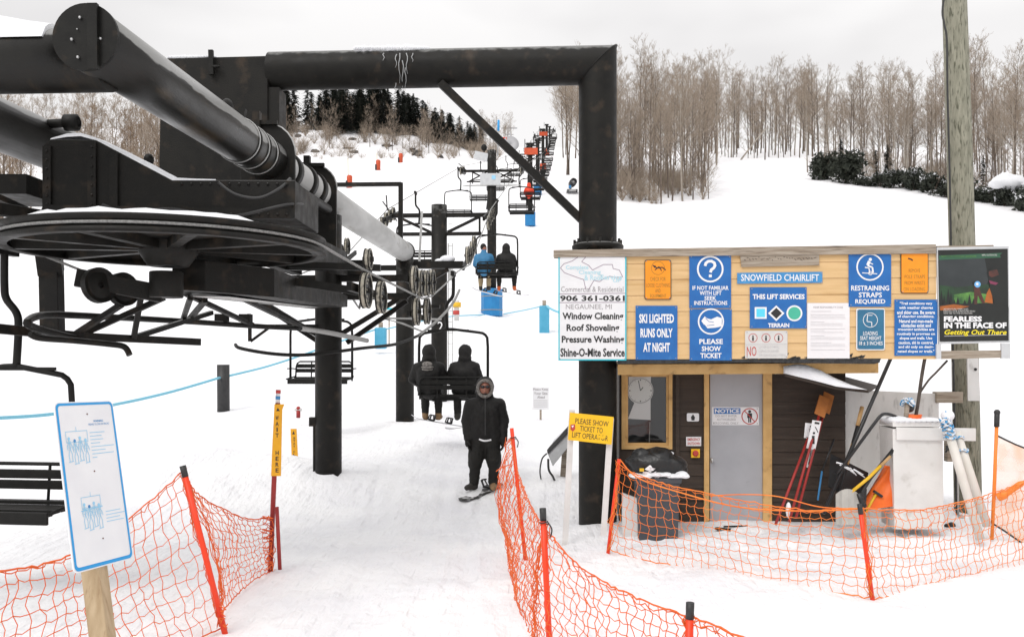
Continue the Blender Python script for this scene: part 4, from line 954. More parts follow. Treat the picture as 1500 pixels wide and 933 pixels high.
s = sign('notice_board', 'square blue sign with white words about skiing lighted runs at night')
s.slab(rc(931, 448, 992, 527), 'blue_sign')
for bd, x0, x1, y0 in (('SKI LIGHTED', 936, 987, 460), ('RUNS ONLY', 938, 985, 481), ('AT NIGHT', 942, 981, 502)): s.text(bd, x0, y0, x1, y0 + 13.5, 'white_ink', 1, .035)
done(s, 961, 526)

s = sign('notice_board', 'blue sign with a large white question mark in a ring')
s.slab(rc(1009.5, 374.5, 1070.5, 451.5), 'blue_sign'); s.ring(1040, 394.5, 19.5, 2.6, 'white_ink'); s.line([(1032.5, 390), (1033.5, 386), (1037, 383.2), (1042, 383), (1046, 385.5), (1047, 389.5), (1045, 393), (1041.5, 395.5), (1040.3, 399.5)], 4.0, 'white_ink', 1.4)
for q_ in ((1033.5, 386), (1037, 383.2), (1042, 383), (1046, 385.5), (1047, 389.5), (1045, 393), (1041.5, 395.5)): s.disc(*q_, 2, 'white_ink', 1.6, n=12)
s.rect(1038, 402.5, 1042.3, 406.5, 'white_ink', 1.4)
for bd, x0, x1, y0 in (('IF NOT FAMILIAR', 1014, 1067, 419), ('WITH LIFT', 1024.5, 1056.5, 426.5), ('SEEK', 1031.5, 1049, 434), ('INSTRUCTIONS', 1016.5, 1065, 441)): s.text(bd, x0, y0, x1, y0 + 6, 'white_ink', 1, .022)
done(s, 1040, 451)

s = sign('notice_board', 'blue sign with a white hand holding out a ticket in a ring')
s.slab(rc(1010, 453, 1071.5, 528), 'blue_sign'); s.ring(1041, 471, 19.2, 2.2, 'white_ink')
s.poly([(1028, 472), (1034, 466), (1041, 468), (1050, 464), (1057, 466), (1057, 478), (1048, 480), (1036, 481), (1033, 477)], 'white_ink', 1.4); s.poly([(1027, 470), (1032, 463.5), (1037, 468), (1031, 476)], 'white_ink', 1.2)
s.line([(1033, 466), (1038, 471), (1045, 472)], .7, 'blue_sign', 2); s.line([(1035, 477), (1046, 476)], .7, 'blue_sign', 2)
for bd, x0, x1, y0 in (('PLEASE', 1024, 1058.5, 496.5), ('SHOW', 1027.5, 1055.5, 507), ('TICKET', 1025.5, 1056.5, 517)): s.text(bd, x0, y0, x1, y0 + 7.5, 'white_ink', 1, .028)
done(s, 1040, 527)

s = sign('carved_plank', 'weathered brown plank under the cap board above the chairlift name', th=.02)
s.slab([(1083.5, 373.5), (1199, 371), (1199, 389), (1085.5, 391.5)], 'old_wood')
for k in range(26): x = 1089 + k * 4.1; y = 379 + rnd.uniform(-2, 2); s.line([(x, y), (x + rnd.uniform(1, 4), y + rnd.uniform(-2, 3))], .8, 'branch_bark')
done(s, 1140, 390, 'plank')

s = sign('name_sign', 'long mid blue sign with the chairlift name in white capitals')
s.slab([(1079.5, 400), (1204, 398.5), (1204, 414.5), (1079.5, 416)], 'mid_blue'); s.text('SNOWFIELD CHAIRLIFT', 1085, 402, 1199, 412, 'white_ink', 1, .012); done(s, 1141, 415)

s = sign('notice_board', 'blue sign showing a square, a black diamond and a green circle')
s.slab(rc(1098, 421, 1181, 481), 'blue_sign'); s.text('THIS LIFT SERVICES', 1102, 431, 1178, 438.5, 'white_ink', 1, .035)
s.rect(1105, 450, 1122.5, 467, 'white_ink', 1); s.rect(1107.5, 452.5, 1120, 464.5, 'sky_cyan', 2)
s.poly([(1136.5, 447.5), (1148.5, 459), (1136.5, 470.5), (1124.5, 459)], 'white_ink', 1); s.poly([(1136.5, 451), (1144.8, 459), (1136.5, 467), (1128.2, 459)], 'ink', 2)
s.disc(1163, 459, 11.7, 'white_ink', 1); s.disc(1163, 459, 9.2, 'sea_green', 2); s.text('TERRAIN', 1124.5, 473.5, 1155.5, 479.5, 'white_ink', 1, .035); done(s, 1140, 480)

s = sign('rules_sign', 'small greyish sign with three red rings and a red NO')
s.slab(rr(1091, 484.5, 1153, 525, 2), 'sign_grey')
for x in (1102.5, 1121.5, 1140): s.ring(x, 495, 6.5, .8, 'ink_red'); s.disc(x, 492.6, 1.2, 'ink', 1, n=8); s.rect(x - 1.2, 494, x + 1.2, 499, 'ink', 1)
s.line([(1092, 504.5), (1152, 504)], .5, 'ink_pale'); s.text('NO', 1093.5, 507.5, 1107.5, 521.5, 'ink_red', 1, .0)
for bd, y0 in (('LOOSE CLOTHING', 506.5), ('LONG SCARVES', 512.5), ('OR DANGLING ITEMS', 518.5)): s.text(bd, 1111, y0, 1150 - (10 if 'LOOSE' in bd or 'LONG' in bd else 0), y0 + 3.6, 'ink_pale', 1)
done(s, 1122, 524)

s = sign('paper_notice', 'plain white paper notice with faint small print right of the terrain sign', th=.003)
s.slab(rc(1182, 444, 1244, 525), 'paper_white'); s.text('RIDER RESPONSIBILITY CODE', 1191, 449, 1234, 451.5, 'ink_grey', 1)
y = 456
for k in range(17): s.rect(1187, y, 1187 + rnd.choice((50, 51, 47, 30, 20)), y + .55, 'ink_pale', 1); y += 2.6 if k % 3 else 5
done(s, 1212, 524, 'notice')

s = sign('notice_board', 'blue sign with a white seated skier in a ring, restraining straps words below')
s.slab(rc(1242.5, 371, 1304.5, 449.5), 'blue_sign'); s.ring(1273.5, 391.5, 20, 2.2, 'white_ink')
s.disc(1274, 380.5, 2.4, 'white_ink', 1, n=12); s.line([(1272.5, 383), (1270, 389)], 4.2, 'white_ink', 1); s.line([(1270, 389.5), (1277, 392), (1278, 400)], 2.4, 'white_ink', 1.3); s.line([(1272, 385), (1278, 387.5)], 1.4, 'white_ink', 1.5); s.line([(1266, 392), (1272, 393), (1273, 400)], 1.6, 'white_ink', 1.6); s.line([(1262, 400), (1284, 401.5)], 1.2, 'white_ink', 1.2); s.ring(1274, 400.5, 3, .8, 'white_ink', 1.4)
for bd, x0, x1, y0 in (('RESTRAINING', 1246, 1301.5, 418.5), ('STRAPS', 1257, 1291, 428.5), ('REQUIRED', 1252, 1296, 438.5)): s.text(bd, x0, y0, x1, y0 + 7.5, 'white_ink', 1, .022)
done(s, 1273, 449)

s = sign('warning_sign', 'orange rounded sign about pole straps at the right end of the board wall')
s.slab(rr(1318.5, 370, 1359, 430, 3), 'ink'); s.poly(rr(1319.5, 371, 1358, 429, 2.5), 'orange_sign', 1); s.line([(1329, 379), (1333, 380), (1336, 382)], 2, 'ink', 2)
for bd, x0, x1, y0 in (('REMOVE', 1330, 1347, 394), ('POLE STRAPS', 1324, 1354, 403), ('FROM WRISTS', 1324, 1354, 412), ('ON LOADING', 1322.5, 1354, 421)): s.text(bd, x0, y0, x1, y0 + 5.5, 'ink_olive', 2)
done(s, 1338, 430)

s = sign('height_sign', 'teal rounded sign with a white border giving the loading seat height')
s.slab(rr(1253.5, 452, 1295.5, 513, 2.5), 'sign_white'); s.poly(rr(1255, 453.5, 1294, 511.5, 2), 'teal_sign', 1); s.ring(1274, 469, 10.8, .8, 'white_ink', 2); s.line([(1270, 461), (1269, 471), (1276, 472), (1276, 478)], 1.1, 'white_ink', 2); s.line([(1271, 462), (1277, 462)], .9, 'white_ink', 2)
for bd, x0, x1, y0 in (('LOADING', 1263.5, 1284.5, 485.5), ('SEAT HEIGHT', 1259, 1290, 492.5), ('18 ± 3 INCHES', 1257.5, 1292, 500)): s.text(bd, x0, y0, x1, y0 + 5.5, 'white_ink', 2, .01)
done(s, 1274, 512)

s = sign('text_board', 'blue board filled with twelve lines of white print about trail conditions')
s.slab([(1309.5, 439), (1372, 439), (1372, 521), (1309.5, 521)], 'blue_sign')
for k, (bd, i) in enumerate((('"Trail conditions vary', 6), ('with weather changes', 5), ('and skier use. Be aware', 2), ('of changing conditions.', 3), ('Natural and man-made', 5), ('obstacles exist and', 8), ('grooming activities are', 3), ('routinely in progress on', 2), ('slopes and trails. Use', 6), ('caution, ski in control,', 4), ('and ski only on desig-', 4), ('nated slopes or trails."', 3))): s.text(bd, 1311 + i, 442.5 + k * 6.35, 1370.5 - i, 447.6 + k * 6.35, 'white_ink', 1, .03)
done(s, 1340, 520)

# poster in its frame, on the pole side
PF = Plane(W0 + WU * 5 - WN * .0, V((-.05, -1, 0)))
t = thing('poster_frame', PF.at(1424, 524), 'grey framed dark night poster beside the board wall, in front of the wooden pole', 'poster')
s = Sign(PF, 0, .03); s.slab([(1370.5, 363), (1476, 361), (1478, 502), (1374, 504)], 'aluminium'); s.build('frame', t)
s = Sign(PF, .031, .004); s.slab([(1372.5, 367), (1474, 365), (1475.5, 499), (1375, 500.5)], 'poster_black')
s.poly([(1373.5, 380), (1440, 378), (1446, 410), (1438, 430), (1374, 426)], 'poster_sky', 1); s.poly([(1374, 418), (1400, 421), (1445, 417), (1452, 430), (1449, 447), (1374.5, 448)], 'poster_green', 1.4)
s.poly([(1395, 432), (1420, 428), (1447, 432), (1447, 446), (1396, 447)], 'poster_lime', 1.8)
s.poly([(1373, 375), (1466, 371), (1462, 374.5), (1464, 378), (1373, 381.5)], 'poster_band', 2); s.text('NORTHERN MICHIGAN UNIVERSITY', 1377, 375, 1428, 377.5, 'poster_lime', 3); s.text('NMU OUTDOORS', 1436, 373, 1458, 375.5, 'sign_grey', 3)
for x, h in ((1377, 24), (1381, 16), (1387, 26), (1391, 20), (1396, 10), (1401, 14), (1411, 10), (1418, 18), (1424, 12)): s.poly([(x - 3.6, 449), (x, 449 - h), (x + 3.6, 449)], 'poster_black', 2.2)
s.poly([(1374, 446), (1455, 444), (1475, 450), (1475, 499), (1375, 500)], 'poster_black', 2.4); s.poly([(1374, 449), (1395, 446), (1418, 449), (1400, 454), (1375, 455)], 'poster_orange', 2.8)
s.poly([(1447, 422), (1451, 434), (1452, 445), (1440, 443), (1443, 430)], 'poster_orange', 2.6)
s.poly([(1443, 400), (1452, 392), (1466, 396), (1474, 410), (1474, 448), (1455, 446), (1448, 424), (1446, 410)], 'poster_black', 2.5); s.poly([(1446, 398), (1458, 395), (1461, 403), (1450, 407), (1446, 404)], 'poster_brown', 2.8); s.poly([(1446, 411), (1460, 415), (1456, 418), (1448, 416)], 'poster_pink', 2.9)
s.poly([(1424, 415), (1431, 416), (1434, 428), (1441, 445), (1436, 444), (1430, 433), (1429, 446), (1425, 446)], 'poster_brown', 2.8); s.disc(1429.5, 417, 4.6, 'poster_lamp', 3.2); s.disc(1429, 416.5, 2, 'sign_white', 3.6); s.disc(1424.5, 415, 2.4, 'poster_black', 3.1)
for k, bd in enumerate(('ADVENTURE TRIPS AND', 'RENTALS FOR EVERYONE WHO', 'SAYS YES TO THE OUTDOORS')): s.text(bd, 1380, 452 + k * 3, 1416 + (10 if k == 1 else 6 * (k > 1)), 454.2 + k * 3, 'sign_grey', 3.2)
s.text('FEARLESS', 1380.5, 463.5, 1436, 471.5, 'white_ink', 3.2, .05); s.text('IN THE FACE OF', 1380.5, 472.5, 1472, 481, 'white_ink', 3.2, .05); s.text('Getting Out There', 1379.5, 483, 1470.5, 492.5, 'poster_yellow', 3.2, .02, slant=3); s.line([(1381, 492.5), (1472, 490.5)], .7, 'ink_pale', 3)
s.build('poster_print', t)
b = MB('old_wood'); b.prism([PF.at(1376, 514, .02), PF.at(1466, 513, .02), PF.at(1466, 524, .02), PF.at(1376, 526, .02)], V((0, .05, 0))); b.build('lower_plank', t)
b = MB('aluminium'); b.prism([PF.at(1465, 503, .035), PF.at(1478, 503, .035), PF.at(1478, 525, .035), PF.at(1465, 525, .035)], V((0, .03, 0))); b.build('edge_strip', t); b = MB('aluminium'); b.prism([PF.at(1370, 504, .035), PF.at(1377, 504, .035), PF.at(1377, 526, .035), PF.at(1370, 526, .035)], V((0, .03, 0))); b.build('edge_strip', t)
b = MB('old_wood'); b.prism([PF.at(1372, 360.5, .01), PF.at(1455, 359, .01), PF.at(1455, 362.5, .01), PF.at(1372, 363.5, .01)], V((0, .06, 0))); b.build('top_plank', t)

# ---------------------------------------------------------------- small signs on the hut's front
DP = HPL(FB - .005)
s = sign('door_sign', 'white notice sign with a barred figure on the grey hut door', DP, .001, .004)
s.slab([(1043, 596), (1111.5, 596), (1111.5, 622.5), (1043, 622.5)], 'sign_white'); s.rect(1045.5, 597.5, 1084.5, 606, 'blue_sign', 1); s.text('NOTICE', 1047, 598.8, 1083, 604.7, 'white_ink', 2, .03)
for bd, x0, x1, y0 in (('DO NOT ENTER', 1048, 1079, 607.5), ('AUTHORIZED', 1050, 1078, 612.5), ('PERSONNEL ONLY', 1044.5, 1081.5, 618)): s.text(bd, x0, y0, x1, y0 + 3.2, 'ink_grey', 1)
s.ring(1098, 609.5, 12, 1.4, 'ink_red', 2); s.disc(1098, 602.5, 2.2, 'ink', 1, n=10); s.rect(1094.5, 605, 1101.5, 612, 'ink', 1); s.rect(1095.8, 612, 1097.6, 618.5, 'ink', 1); s.rect(1098.4, 612, 1100.2, 618.5, 'ink', 1); s.line([(1090, 601), (1106, 618)], 1.3, 'ink_red', 2.4); done(s, 1077, 622)
FP = HPL(FB - .022)
s = sign('picture_sign', 'tiny white sign with a black figure between the hut window and door', FP, .002, .004); s.slab(rr(1006, 605, 1024, 617, 2), 'sign_white'); s.poly([(1015, 606.5), (1018, 611), (1017, 615.5), (1013, 615.5), (1012, 611)], 'ink', 1); done(s, 1015, 616)
s = sign('shutdown_sign', 'tiny white sign with red words above the red stop button', FP, .002, .004); s.slab(rc(1005, 639.5, 1027, 653), 'sign_white'); s.text('EMERGENCY', 1007, 641.3, 1025.5, 645.3, 'ink_red', 1, .02); s.text('SHUTDOWN', 1007, 647.3, 1025.5, 651.3, 'ink_red', 1, .02); done(s, 1016, 652)
t = thing('stop_button', FP.at(1017, 669), 'yellow box with a red stop button on the brown hut wall', 'button'); s = Sign(FP, .002, .05); s.slab(rc(1012, 657, 1024.5, 669.5), 'yellow_sign'); s.build('box', t)
b = MB('ink_red'); b.lathe(FP.at(1018, 663, .053), WN, [(.001, 0), (.035, 0), (.04, .02), (.03, .03), (.001, .03)], 16); b.build('button', t)
# ---------------------------------------------------------------- utility pole
t = thing('utility_pole', G(6.02, 11.9), 'tall weathered greenish wooden pole rising behind the night poster', 'pole')
b = MB('pole_wood'); b.tube([P(1419, 790, 11.9), P(1413, 500, 11.9), P(1405, 200, 11.9), P(1396, -60, 11.9)], [.172, .165, .158, .15], 28); b.build('pole', t)
b = MB('cap_black'); b.tube(smooth_path([P(1393, -60, 11.72), P(1381, 10, 11.75), P(1383, 35, 11.72), P(1387, 60, 11.7), P(1388, 140, 11.7), P(1391, 250, 11.7), P(1393, 360, 11.7), P(1397, 560, 11.7), P(1400, 690, 11.7), P(1402, 775, 11.7)], 5), .014, 6); b.build('cable', t)
b = MB('galvanized'); b.tube([P(1395, 530, 11.72), P(1399, 640, 11.72), P(1403, 700, 11.68), P(1404, 770, 11.68)], .014, 6); b.build('ground_wire', t)
b = MB('white_panel'); b.prism([P(1417, 522, 11.72), P(1433, 522, 11.72), P(1436, 587, 11.72), P(1418, 587, 11.72)], V((0, .1, 0))); c = b.build('conduit_board', t)
b = MB('ink'); b.ell(P(1429, 541, 11.71), .02, 8, 6); b.build('bolt', c)
b = MB('old_wood'); b.prism([P(1372, 574, 11.6), P(1411, 574, 11.6), P(1411, 590, 11.6), P(1372, 590, 11.6)], V((0, .12, 0))); b.build('cross_block', t, bev=.004)
b = MB('old_wood'); b.prism([P(1388, 646, 11.7), P(1402, 644, 11.7), P(1402, 676, 11.7), P(1388, 676, 11.7)], V((0, .1, 0))); b.mat('ink').box(P(1391, 656, 11.66), (.06, .1, .06)); b.tube([P(1385, 662, 11.6), P(1391, 655, 11.62)], .012, 6); b.build('switch_block', t); b = MB('galvanized'); b.ell(P(1408, 759, 11.62), .05, 10, 8); b.build('wire_clip', t)

# ---------------------------------------------------------------- white panel and the white cabinet
pp = HPL(.85)
s = Sign(pp, 0, .03); s.slab([(1221.5, 575), (1222.5, 572), (1268, 571.5), (1374, 576.5), (1375, 775), (1224, 775)], 'white_panel'); tag(s.build('plywood_sheet', at=pp.at(1300, 770), bev=.004), 'large dirty white plywood panel standing right of the hut behind the shovels', 'panel')
t = thing('white_cabinet', G(5.1, 11.1), 'tall white wooden cabinet with a plank across its top, in front of the wooden pole', 'cabinet')
c0 = Plane(P(1345, 700, 10.7), V((-.09, -1, 0)))
s = Sign(c0, -.5, .5); s.slab([(1307.5, 628), (1381, 628), (1383, 775), (1310.5, 775)], 'white_paint'); s.build('body', t, bev=.006)
s = Sign(c0, .003, .03); s.slab([(1312, 625.5), (1428, 627), (1428, 645.5), (1312, 644)], 'white_paint'); s.build('plank', t, bev=.004)
s = Sign(c0, -.5, .515); s.slab([(1307, 618), (1380, 618), (1380.5, 625), (1307.3, 625)], 'white_paint'); s.build('top', t, bev=.004)
b = MB('snow_lump')
for i in range(9): b.ell(c0.at(1311 + i * 8, 616.5, -.2), (.07, .26, .02 + .03 * rnd.random()), 10, 6)
b.build('snow_cap', t)
b = MB('tarp_orange'); b.lathe(c0.at(1346, 612, -.2), V((0, 0, 1)), [(.001, -.06), (.085, -.06), (.105, .03), (.09, .03), (.001, 0)], 16); tag(b.build('orange_pot', at=c0.at(1346, 616, -.2)), 'small orange pot sitting on top of the white cabinet', 'pot')
b = MB('branch_bark'); b.tube(smooth_path([c0.at(1350, 612, -.2), c0.at(1354, 590, -.2), c0.at(1358, 560, -.2), c0.at(1362, 535, -.2), c0.at(1368, 505, -.2)]), .022, 8); b.tube(smooth_path([c0.at(1356, 577, -.2), c0.at(1370, 558, -.22), c0.at(1384, 545, -.25), c0.at(1400, 528, -.25)]), .013, 6); tag(b.build('branch', at=c0.at(1350, 612, -.2)), 'dark forked branch standing in the orange pot on the cabinet', 'branch')
t = thing('rope_stub', c0.at(1335, 614, -.15), 'short wooden stub wound with blue and white cord on the cabinet top', 'stub')
b = MB('old_wood'); b.tube([c0.at(1333, 616, -.15), c0.at(1336, 590, -.15)], .03, 8); b.mat('bag_black').ell(c0.at(1340, 598, -.18), (.06, .05, .06)); b.build('stick', t)
b = MB('cord_blue_white')
for k in range(4): b.tube([c0.at(1336, 592, -.15) + V((.07 * math.cos(a + k), .05 * math.sin(a), .012 * k + .03 * math.sin(a * 2 + k))) for a in [i * .5 for i in range(13)]], .011, 5)
b.build('cord', t)
for k, (p0, p1, lab) in enumerate(((P(1388, 626, 10.45), P(1436, 790, 10.25), 'left one of two white pipes leaning against the cabinet plank, thick blue cord on top'), (P(1401, 633, 10.5), P(1446, 770, 10.4), 'right one of two white pipes leaning against the cabinet plank, little cord on it'))):
    t = thing('plastic_pipe', p1, lab, 'pipe'); b = MB('pvc'); b.tube([p0, p1], .05, 14); b.build('pipe', t)
    b = MB('cord_blue_white'); u = (p1 - p0).normalized()
    for j in range(5 if k == 0 else 2):
        c = p0 + u * (-.06 + .045 * j) if k == 0 else p0 + u * (.06 + .16 * j)
        b.tube([c + V(((.062 + .02 * noise.noise(V((a, j, k)))) * math.cos(a), .06 * math.sin(a), .014 * math.sin(a * 3 + j))) for a in [i * .45 for i in range(15)]], .013, 5)
    if k == 0:
        for j in range(5): b.tube(smooth_path([p0, p0 + V((rnd.uniform(-.12, .1), -.03, rnd.uniform(.08, .2))), p0 + V((rnd.uniform(-.14, .14), -.05, rnd.uniform(-.05, .12)))], 4), .012, 5)
        b.mat('snow_lump').ell(p0 + V((0, 0, .14)), (.08, .06, .07))
    b.build('cord', t)
# ---------------------------------------------------------------- tools leaning between hut and cabinet
def tool(name, loc, label, cat='shovel'): return thing(name, loc, label, cat)
t = tool('snow_pusher', P(1235, 735, 10.9), 'wide black snow pusher with streaks of snow and a bent black handle')
b = MB('shovel_black'); g_ = []
for i in range(7):
    for k in range(6):
        u, v = i / 6, k / 5; x = lerp(lerp(1213, 1262, u), lerp(1222, 1287, u), v * .4); y = lerp(lerp(712, 736, u), lerp(664, 692, u), v); g_.append(P(x, y, 10.95 + .16 * math.sin(v * 2.2) + .05 * u))
b.add(g_ + [p + V((.01, .02, -.012)) for p in g_], [(i * 6 + k, (i + 1) * 6 + k, (i + 1) * 6 + k + 1, i * 6 + k + 1) for i in range(6) for k in range(5)] + [(42 + i * 6 + k, 42 + i * 6 + k + 1, 42 + (i + 1) * 6 + k + 1, 42 + (i + 1) * 6 + k) for i in range(6) for k in range(5)], True); b.build('blade', t)
b = MB('snow_lump')
for k in range(7): b.tube([P(1225 + k * 5, 676 + k * 2.5 + rnd.uniform(-2, 2), 10.9), P(1232 + k * 5 + rnd.uniform(2, 8), 681 + k * 3 + rnd.uniform(-2, 5), 10.88)], [.012, .006], 5)
b.build('snow_streak', t)
b = MB('shovel_black'); b.tube(smooth_path([P(1226, 694, 10.9), P(1250, 662, 10.85), P(1278, 624, 10.8), P(1290, 609, 10.8), P(1298, 606, 10.85), P(1310, 609, 10.95), P(1322, 615, 11.05)]), .019, 8); b.build('handle', t)
t = tool('long_pole', P(1206, 752, 10.85), 'very long dark pole leaning from the snow up past the roof edge', 'pole'); b = MB('shovel_black'); b.tube([P(1206, 752, 10.85), P(1255, 640, 10.95), P(1312, 508, 11.15)], .024, 8); b.build('shaft', t)
t = tool('long_shovel', P(1222, 748, 10.95), 'shovel with a dark shaft and a bare wooden grip leaning on the white panel'); b = MB('shovel_black'); b.tube([P(1222, 748, 10.95), P(1238, 690, 11.0), P(1257, 620, 11.2)], .02, 8); b.build('shaft', t); b = MB('handle_wood'); b.tube([P(1256, 624, 11.19), P(1263, 596, 11.28)], .026, 8); b.tube([P(1241, 680, 11.02), P(1249, 650, 11.1)], .0215, 8); b.build('grip', t)
t = tool('grey_shovel', P(1242, 768, 10.6), 'pale grey ribbed scoop shovel standing blade down with a yellow handle')
b = MB('shovel_grey'); g_ = []
for i in range(9):
    for k in range(6):
        u, v = i / 8, k / 5; x = lerp(1225, 1259, u) + (1 - v) * 0; y = lerp(768, 716 + 8 * (abs(u - .5) * 2) ** 2, v); g_.append(P(x, y, 10.6 + .08 * math.sin(u * 3.14) * -1 + .05 * v + (.008 if i % 2 else 0)))
b.add(g_ + [p + V((0, .02, 0)) for p in g_], [(i * 6 + k, (i + 1) * 6 + k, (i + 1) * 6 + k + 1, i * 6 + k + 1) for i in range(8) for k in range(5)] + [(54 + i * 6 + k, 54 + i * 6 + k + 1, 54 + (i + 1) * 6 + k + 1, 54 + (i + 1) * 6 + k) for i in range(8) for k in range(5)]); b.build('blade', t)
b = MB('handle_yellow'); b.tube([P(1245, 722, 10.6), P(1272, 700, 10.65), P(1290, 682, 10.7)], .02, 8); b.mat('handle_wood').tube([P(1290, 682, 10.7), P(1304, 668, 10.72)], .021, 8); b.build('handle', t)
t = tool('black_shovel', P(1258, 760, 10.65), 'black shovel with a slanting shaft in front of the orange tarp'); b = MB('shovel_black'); b.tube([P(1258, 762, 10.65), P(1263, 720, 10.65), P(1275, 700, 10.68), P(1309, 658, 10.75)], .024, 8); b.tube([P(1257, 722, 10.64), P(1266, 742, 10.63)], .035, 8); b.build('shaft', t); b = MB('shovel_black'); b.prism([P(1254, 728, 10.66), P(1270, 716, 10.66), P(1268, 750, 10.66), P(1256, 764, 10.66)], V((0, .03, 0))); b.build('blade', t)
b = MB('tarp_orange'); g_ = []
for i in range(8):
    for k in range(8):
        u, v = i / 7, k / 7; x = lerp(lerp(1262, 1311, u), lerp(1297, 1312, u), v); y = lerp(lerp(748, 741, u), lerp(690, 664, u), v); g_.append(P(x, y, 10.9 + .06 * noise.noise(V((u * 3, v * 3, 1))) - .12 * (1 - v)))
b.add(g_ + [p + V((.02, .15, 0)) for p in g_], [(i * 8 + k, (i + 1) * 8 + k, (i + 1) * 8 + k + 1, i * 8 + k + 1) for i in range(7) for k in range(7)] + [(64 + i * 8 + k, 64 + i * 8 + k + 1, 64 + (i + 1) * 8 + k + 1, 64 + (i + 1) * 8 + k) for i in range(7) for k in range(7)] + [(k, k + 1, 65 + k, 64 + k) for k in range(7)] + [(7 + 8 * i, 15 + 8 * i, 79 + 8 * i, 71 + 8 * i) for i in range(7)], True); tag(b.build('orange_sled', at=P(1290, 745, 10.95)), 'crumpled orange plastic sled leaning against the left side of the cabinet', 'sled')
t = tool('ice_pick', P(1268, 748, 10.75), 'short yellow stick with a small black head leaning before the orange sled', 'tool'); b = MB('handle_yellow'); b.tube([P(1268, 750, 10.75), P(1285, 720, 10.8)], .016, 8); b.build('shaft', t); b = MB('shovel_black'); b.bar(P(1280, 719, 10.79), P(1292, 727, 10.79), .04, .03); b.build('head', t)
b = MB('old_wood'); b.bar(P(1303, 744, 10.9), P(1309, 705, 10.95), .05, .04); tag(b.build('wood_scrap', at=P(1303, 744, 10.9)), 'short brown board beside the orange sled at the cabinet foot', 'board')
b = MB('handle_wood'); b.mat('mid_blue').tube([P(1198, 732, 11.2), P(1204, 690, 11.35)], .012, 6); b.mat('shovel_black').tube([P(1204, 690, 11.35), P(1222, 643, 11.5)], .013, 6); tag(b.build('thin_stick', at=P(1198, 732, 11.2)), 'thin stick with a dull blue foot leaning on the brown hut wall', 'stick')
# red marker poles against the hut
for k, (f, tp, lab) in enumerate(((P(1136, 768, 10.75), P(1186, 636, 11.35), 'red marker pole with a white pictogram sign on top, leftmost against the hut wall'), (P(1156, 764, 10.8), P(1205, 590, 11.45), 'red marker pole with an orange paddle and a stacked white sign, leaning on the hut'), (P(1166, 758, 10.85), P(1212, 585, 11.55), 'dark red marker pole with an orange paddle behind the other two, leaning on the hut'))):
    t = thing('marker_pole', f, lab, 'marker pole'); b = MB('pole_red'); b.tube([f, lerp(f, tp, 1.02)], .017, 8); b.build('pole', t); u = (tp - f).normalized(); sd_ = u.cross(V((0, 1, 0))).normalized()
    if k == 0:
        s = Sign(Plane(tp + V((0, -.03, 0)), (0, -1, 0)), 0, .006); s.slab([(1179.5, 619), (1196, 621), (1194, 643), (1177.5, 641)], 'sign_white'); s.disc(1187.5, 624.5, 1.6, 'ink', 1, n=8); s.rect(1185.5, 627, 1189.5, 633, 'ink', 1); s.rect(1186.3, 633, 1188.8, 637.5, 'ink', 1); s.line([(1180, 640), (1190, 641.5)], .7, 'ink', 1); s.build('sign_plate', t)
    else:
        c = lerp(f, tp, .97); b = MB('paddle_orange'); b.prism([c + sd_ * .07 + u * .14, c - sd_ * .07 + u * .14, c - sd_ * .07 - u * .14, c + sd_ * .07 - u * .14], V((0, -.02, 0))); b.build('paddle', t)
        s = Sign(Plane(lerp(f, tp, .74) + V((0, -.03 - .012 * k, 0)), (0, -1, 0)), 0, .006)
        if k == 1: s.slab([(1190, 615), (1203, 617), (1194, 659), (1181, 656)], 'sign_white'); s.line([(1193, 619), (1200, 620)], 3, 'ink', 1); s.rect(1189, 638, 1193, 650, 'ink', 1); s.disc(1192, 634, 1.8, 'ink', 1, n=8); s.line([(1194, 625), (1198, 633)], 1.2, 'ink', 1)
        else: s.slab([(1186, 655), (1192, 656), (1186, 685), (1181, 684)], 'sign_grey'); s.line([(1188, 660), (1184, 680)], 1.2, 'ink', 1)
        s.build('sign_plate', t)
b = MB('snow_lump'); b.ell(P(1155, 747, 10.9), (.035, .035, .10)); tag(b.build('white_float', at=P(1155, 758, 10.9)), 'small white rounded lump standing between the red marker poles', 'float')
# ---------------------------------------------------------------- bin with a bag, boards by the door
t = thing('trash_bin', G(1.78, 10.95), 'square dark grey bin with a snowy rim beside the hut window, behind the orange net', 'bin')
bn = Plane(V((1.78, 10.75, 0)), V((-.05, -1, 0)))
b = MB('bin_grey'); f4 = [(933, 704), (996, 704), (993, 792), (936, 792)]
b.prism([bn.at(*q) for q in f4], V((.03, .5, 0))); b.build('body', t, bev=.01)
b = MB('bin_grey'); b.prism([bn.at(*q, .02) for q in ((930, 700), (999, 700), (998, 708), (931, 708))], V((.03, .54, 0))); b.build('rim', t, bev=.01)
b = MB('snow_lump')
for i in range(30): b.ell(bn.at(929 + i * 2.6, 698 - (2 if 8 < i < 20 else 0), -.10), (.06, .15, .026 + .012 * noise.noise(V((i * .4, 0, 0)))), 10, 6)
b.ell(bn.at(1000, 696, -.1), (.08, .14, .04)); b.build('snow_rim', t)
b = MB('bag_black'); n_ = 0
b.ell(bn.at(962, 682, -.27), (.36, .24, .17), 24, 16)
for (x, y, r_) in ((932, 679, .12), (985, 684, .2), (998, 692, .1), (945, 672, .14), (970, 676, .2)): b.ell(bn.at(x, y, -.24), (r_, r_ * .9, r_ * .75), 16, 10)
for i, p in enumerate(b.v): b.v[i] = p + noise.noise_vector(p * 7) * .035
o = b.build('trash_bag', at=bn.at(962, 700, -.25)); tag(o, 'crumpled black trash bag piled on the snowy bin', 'bag')
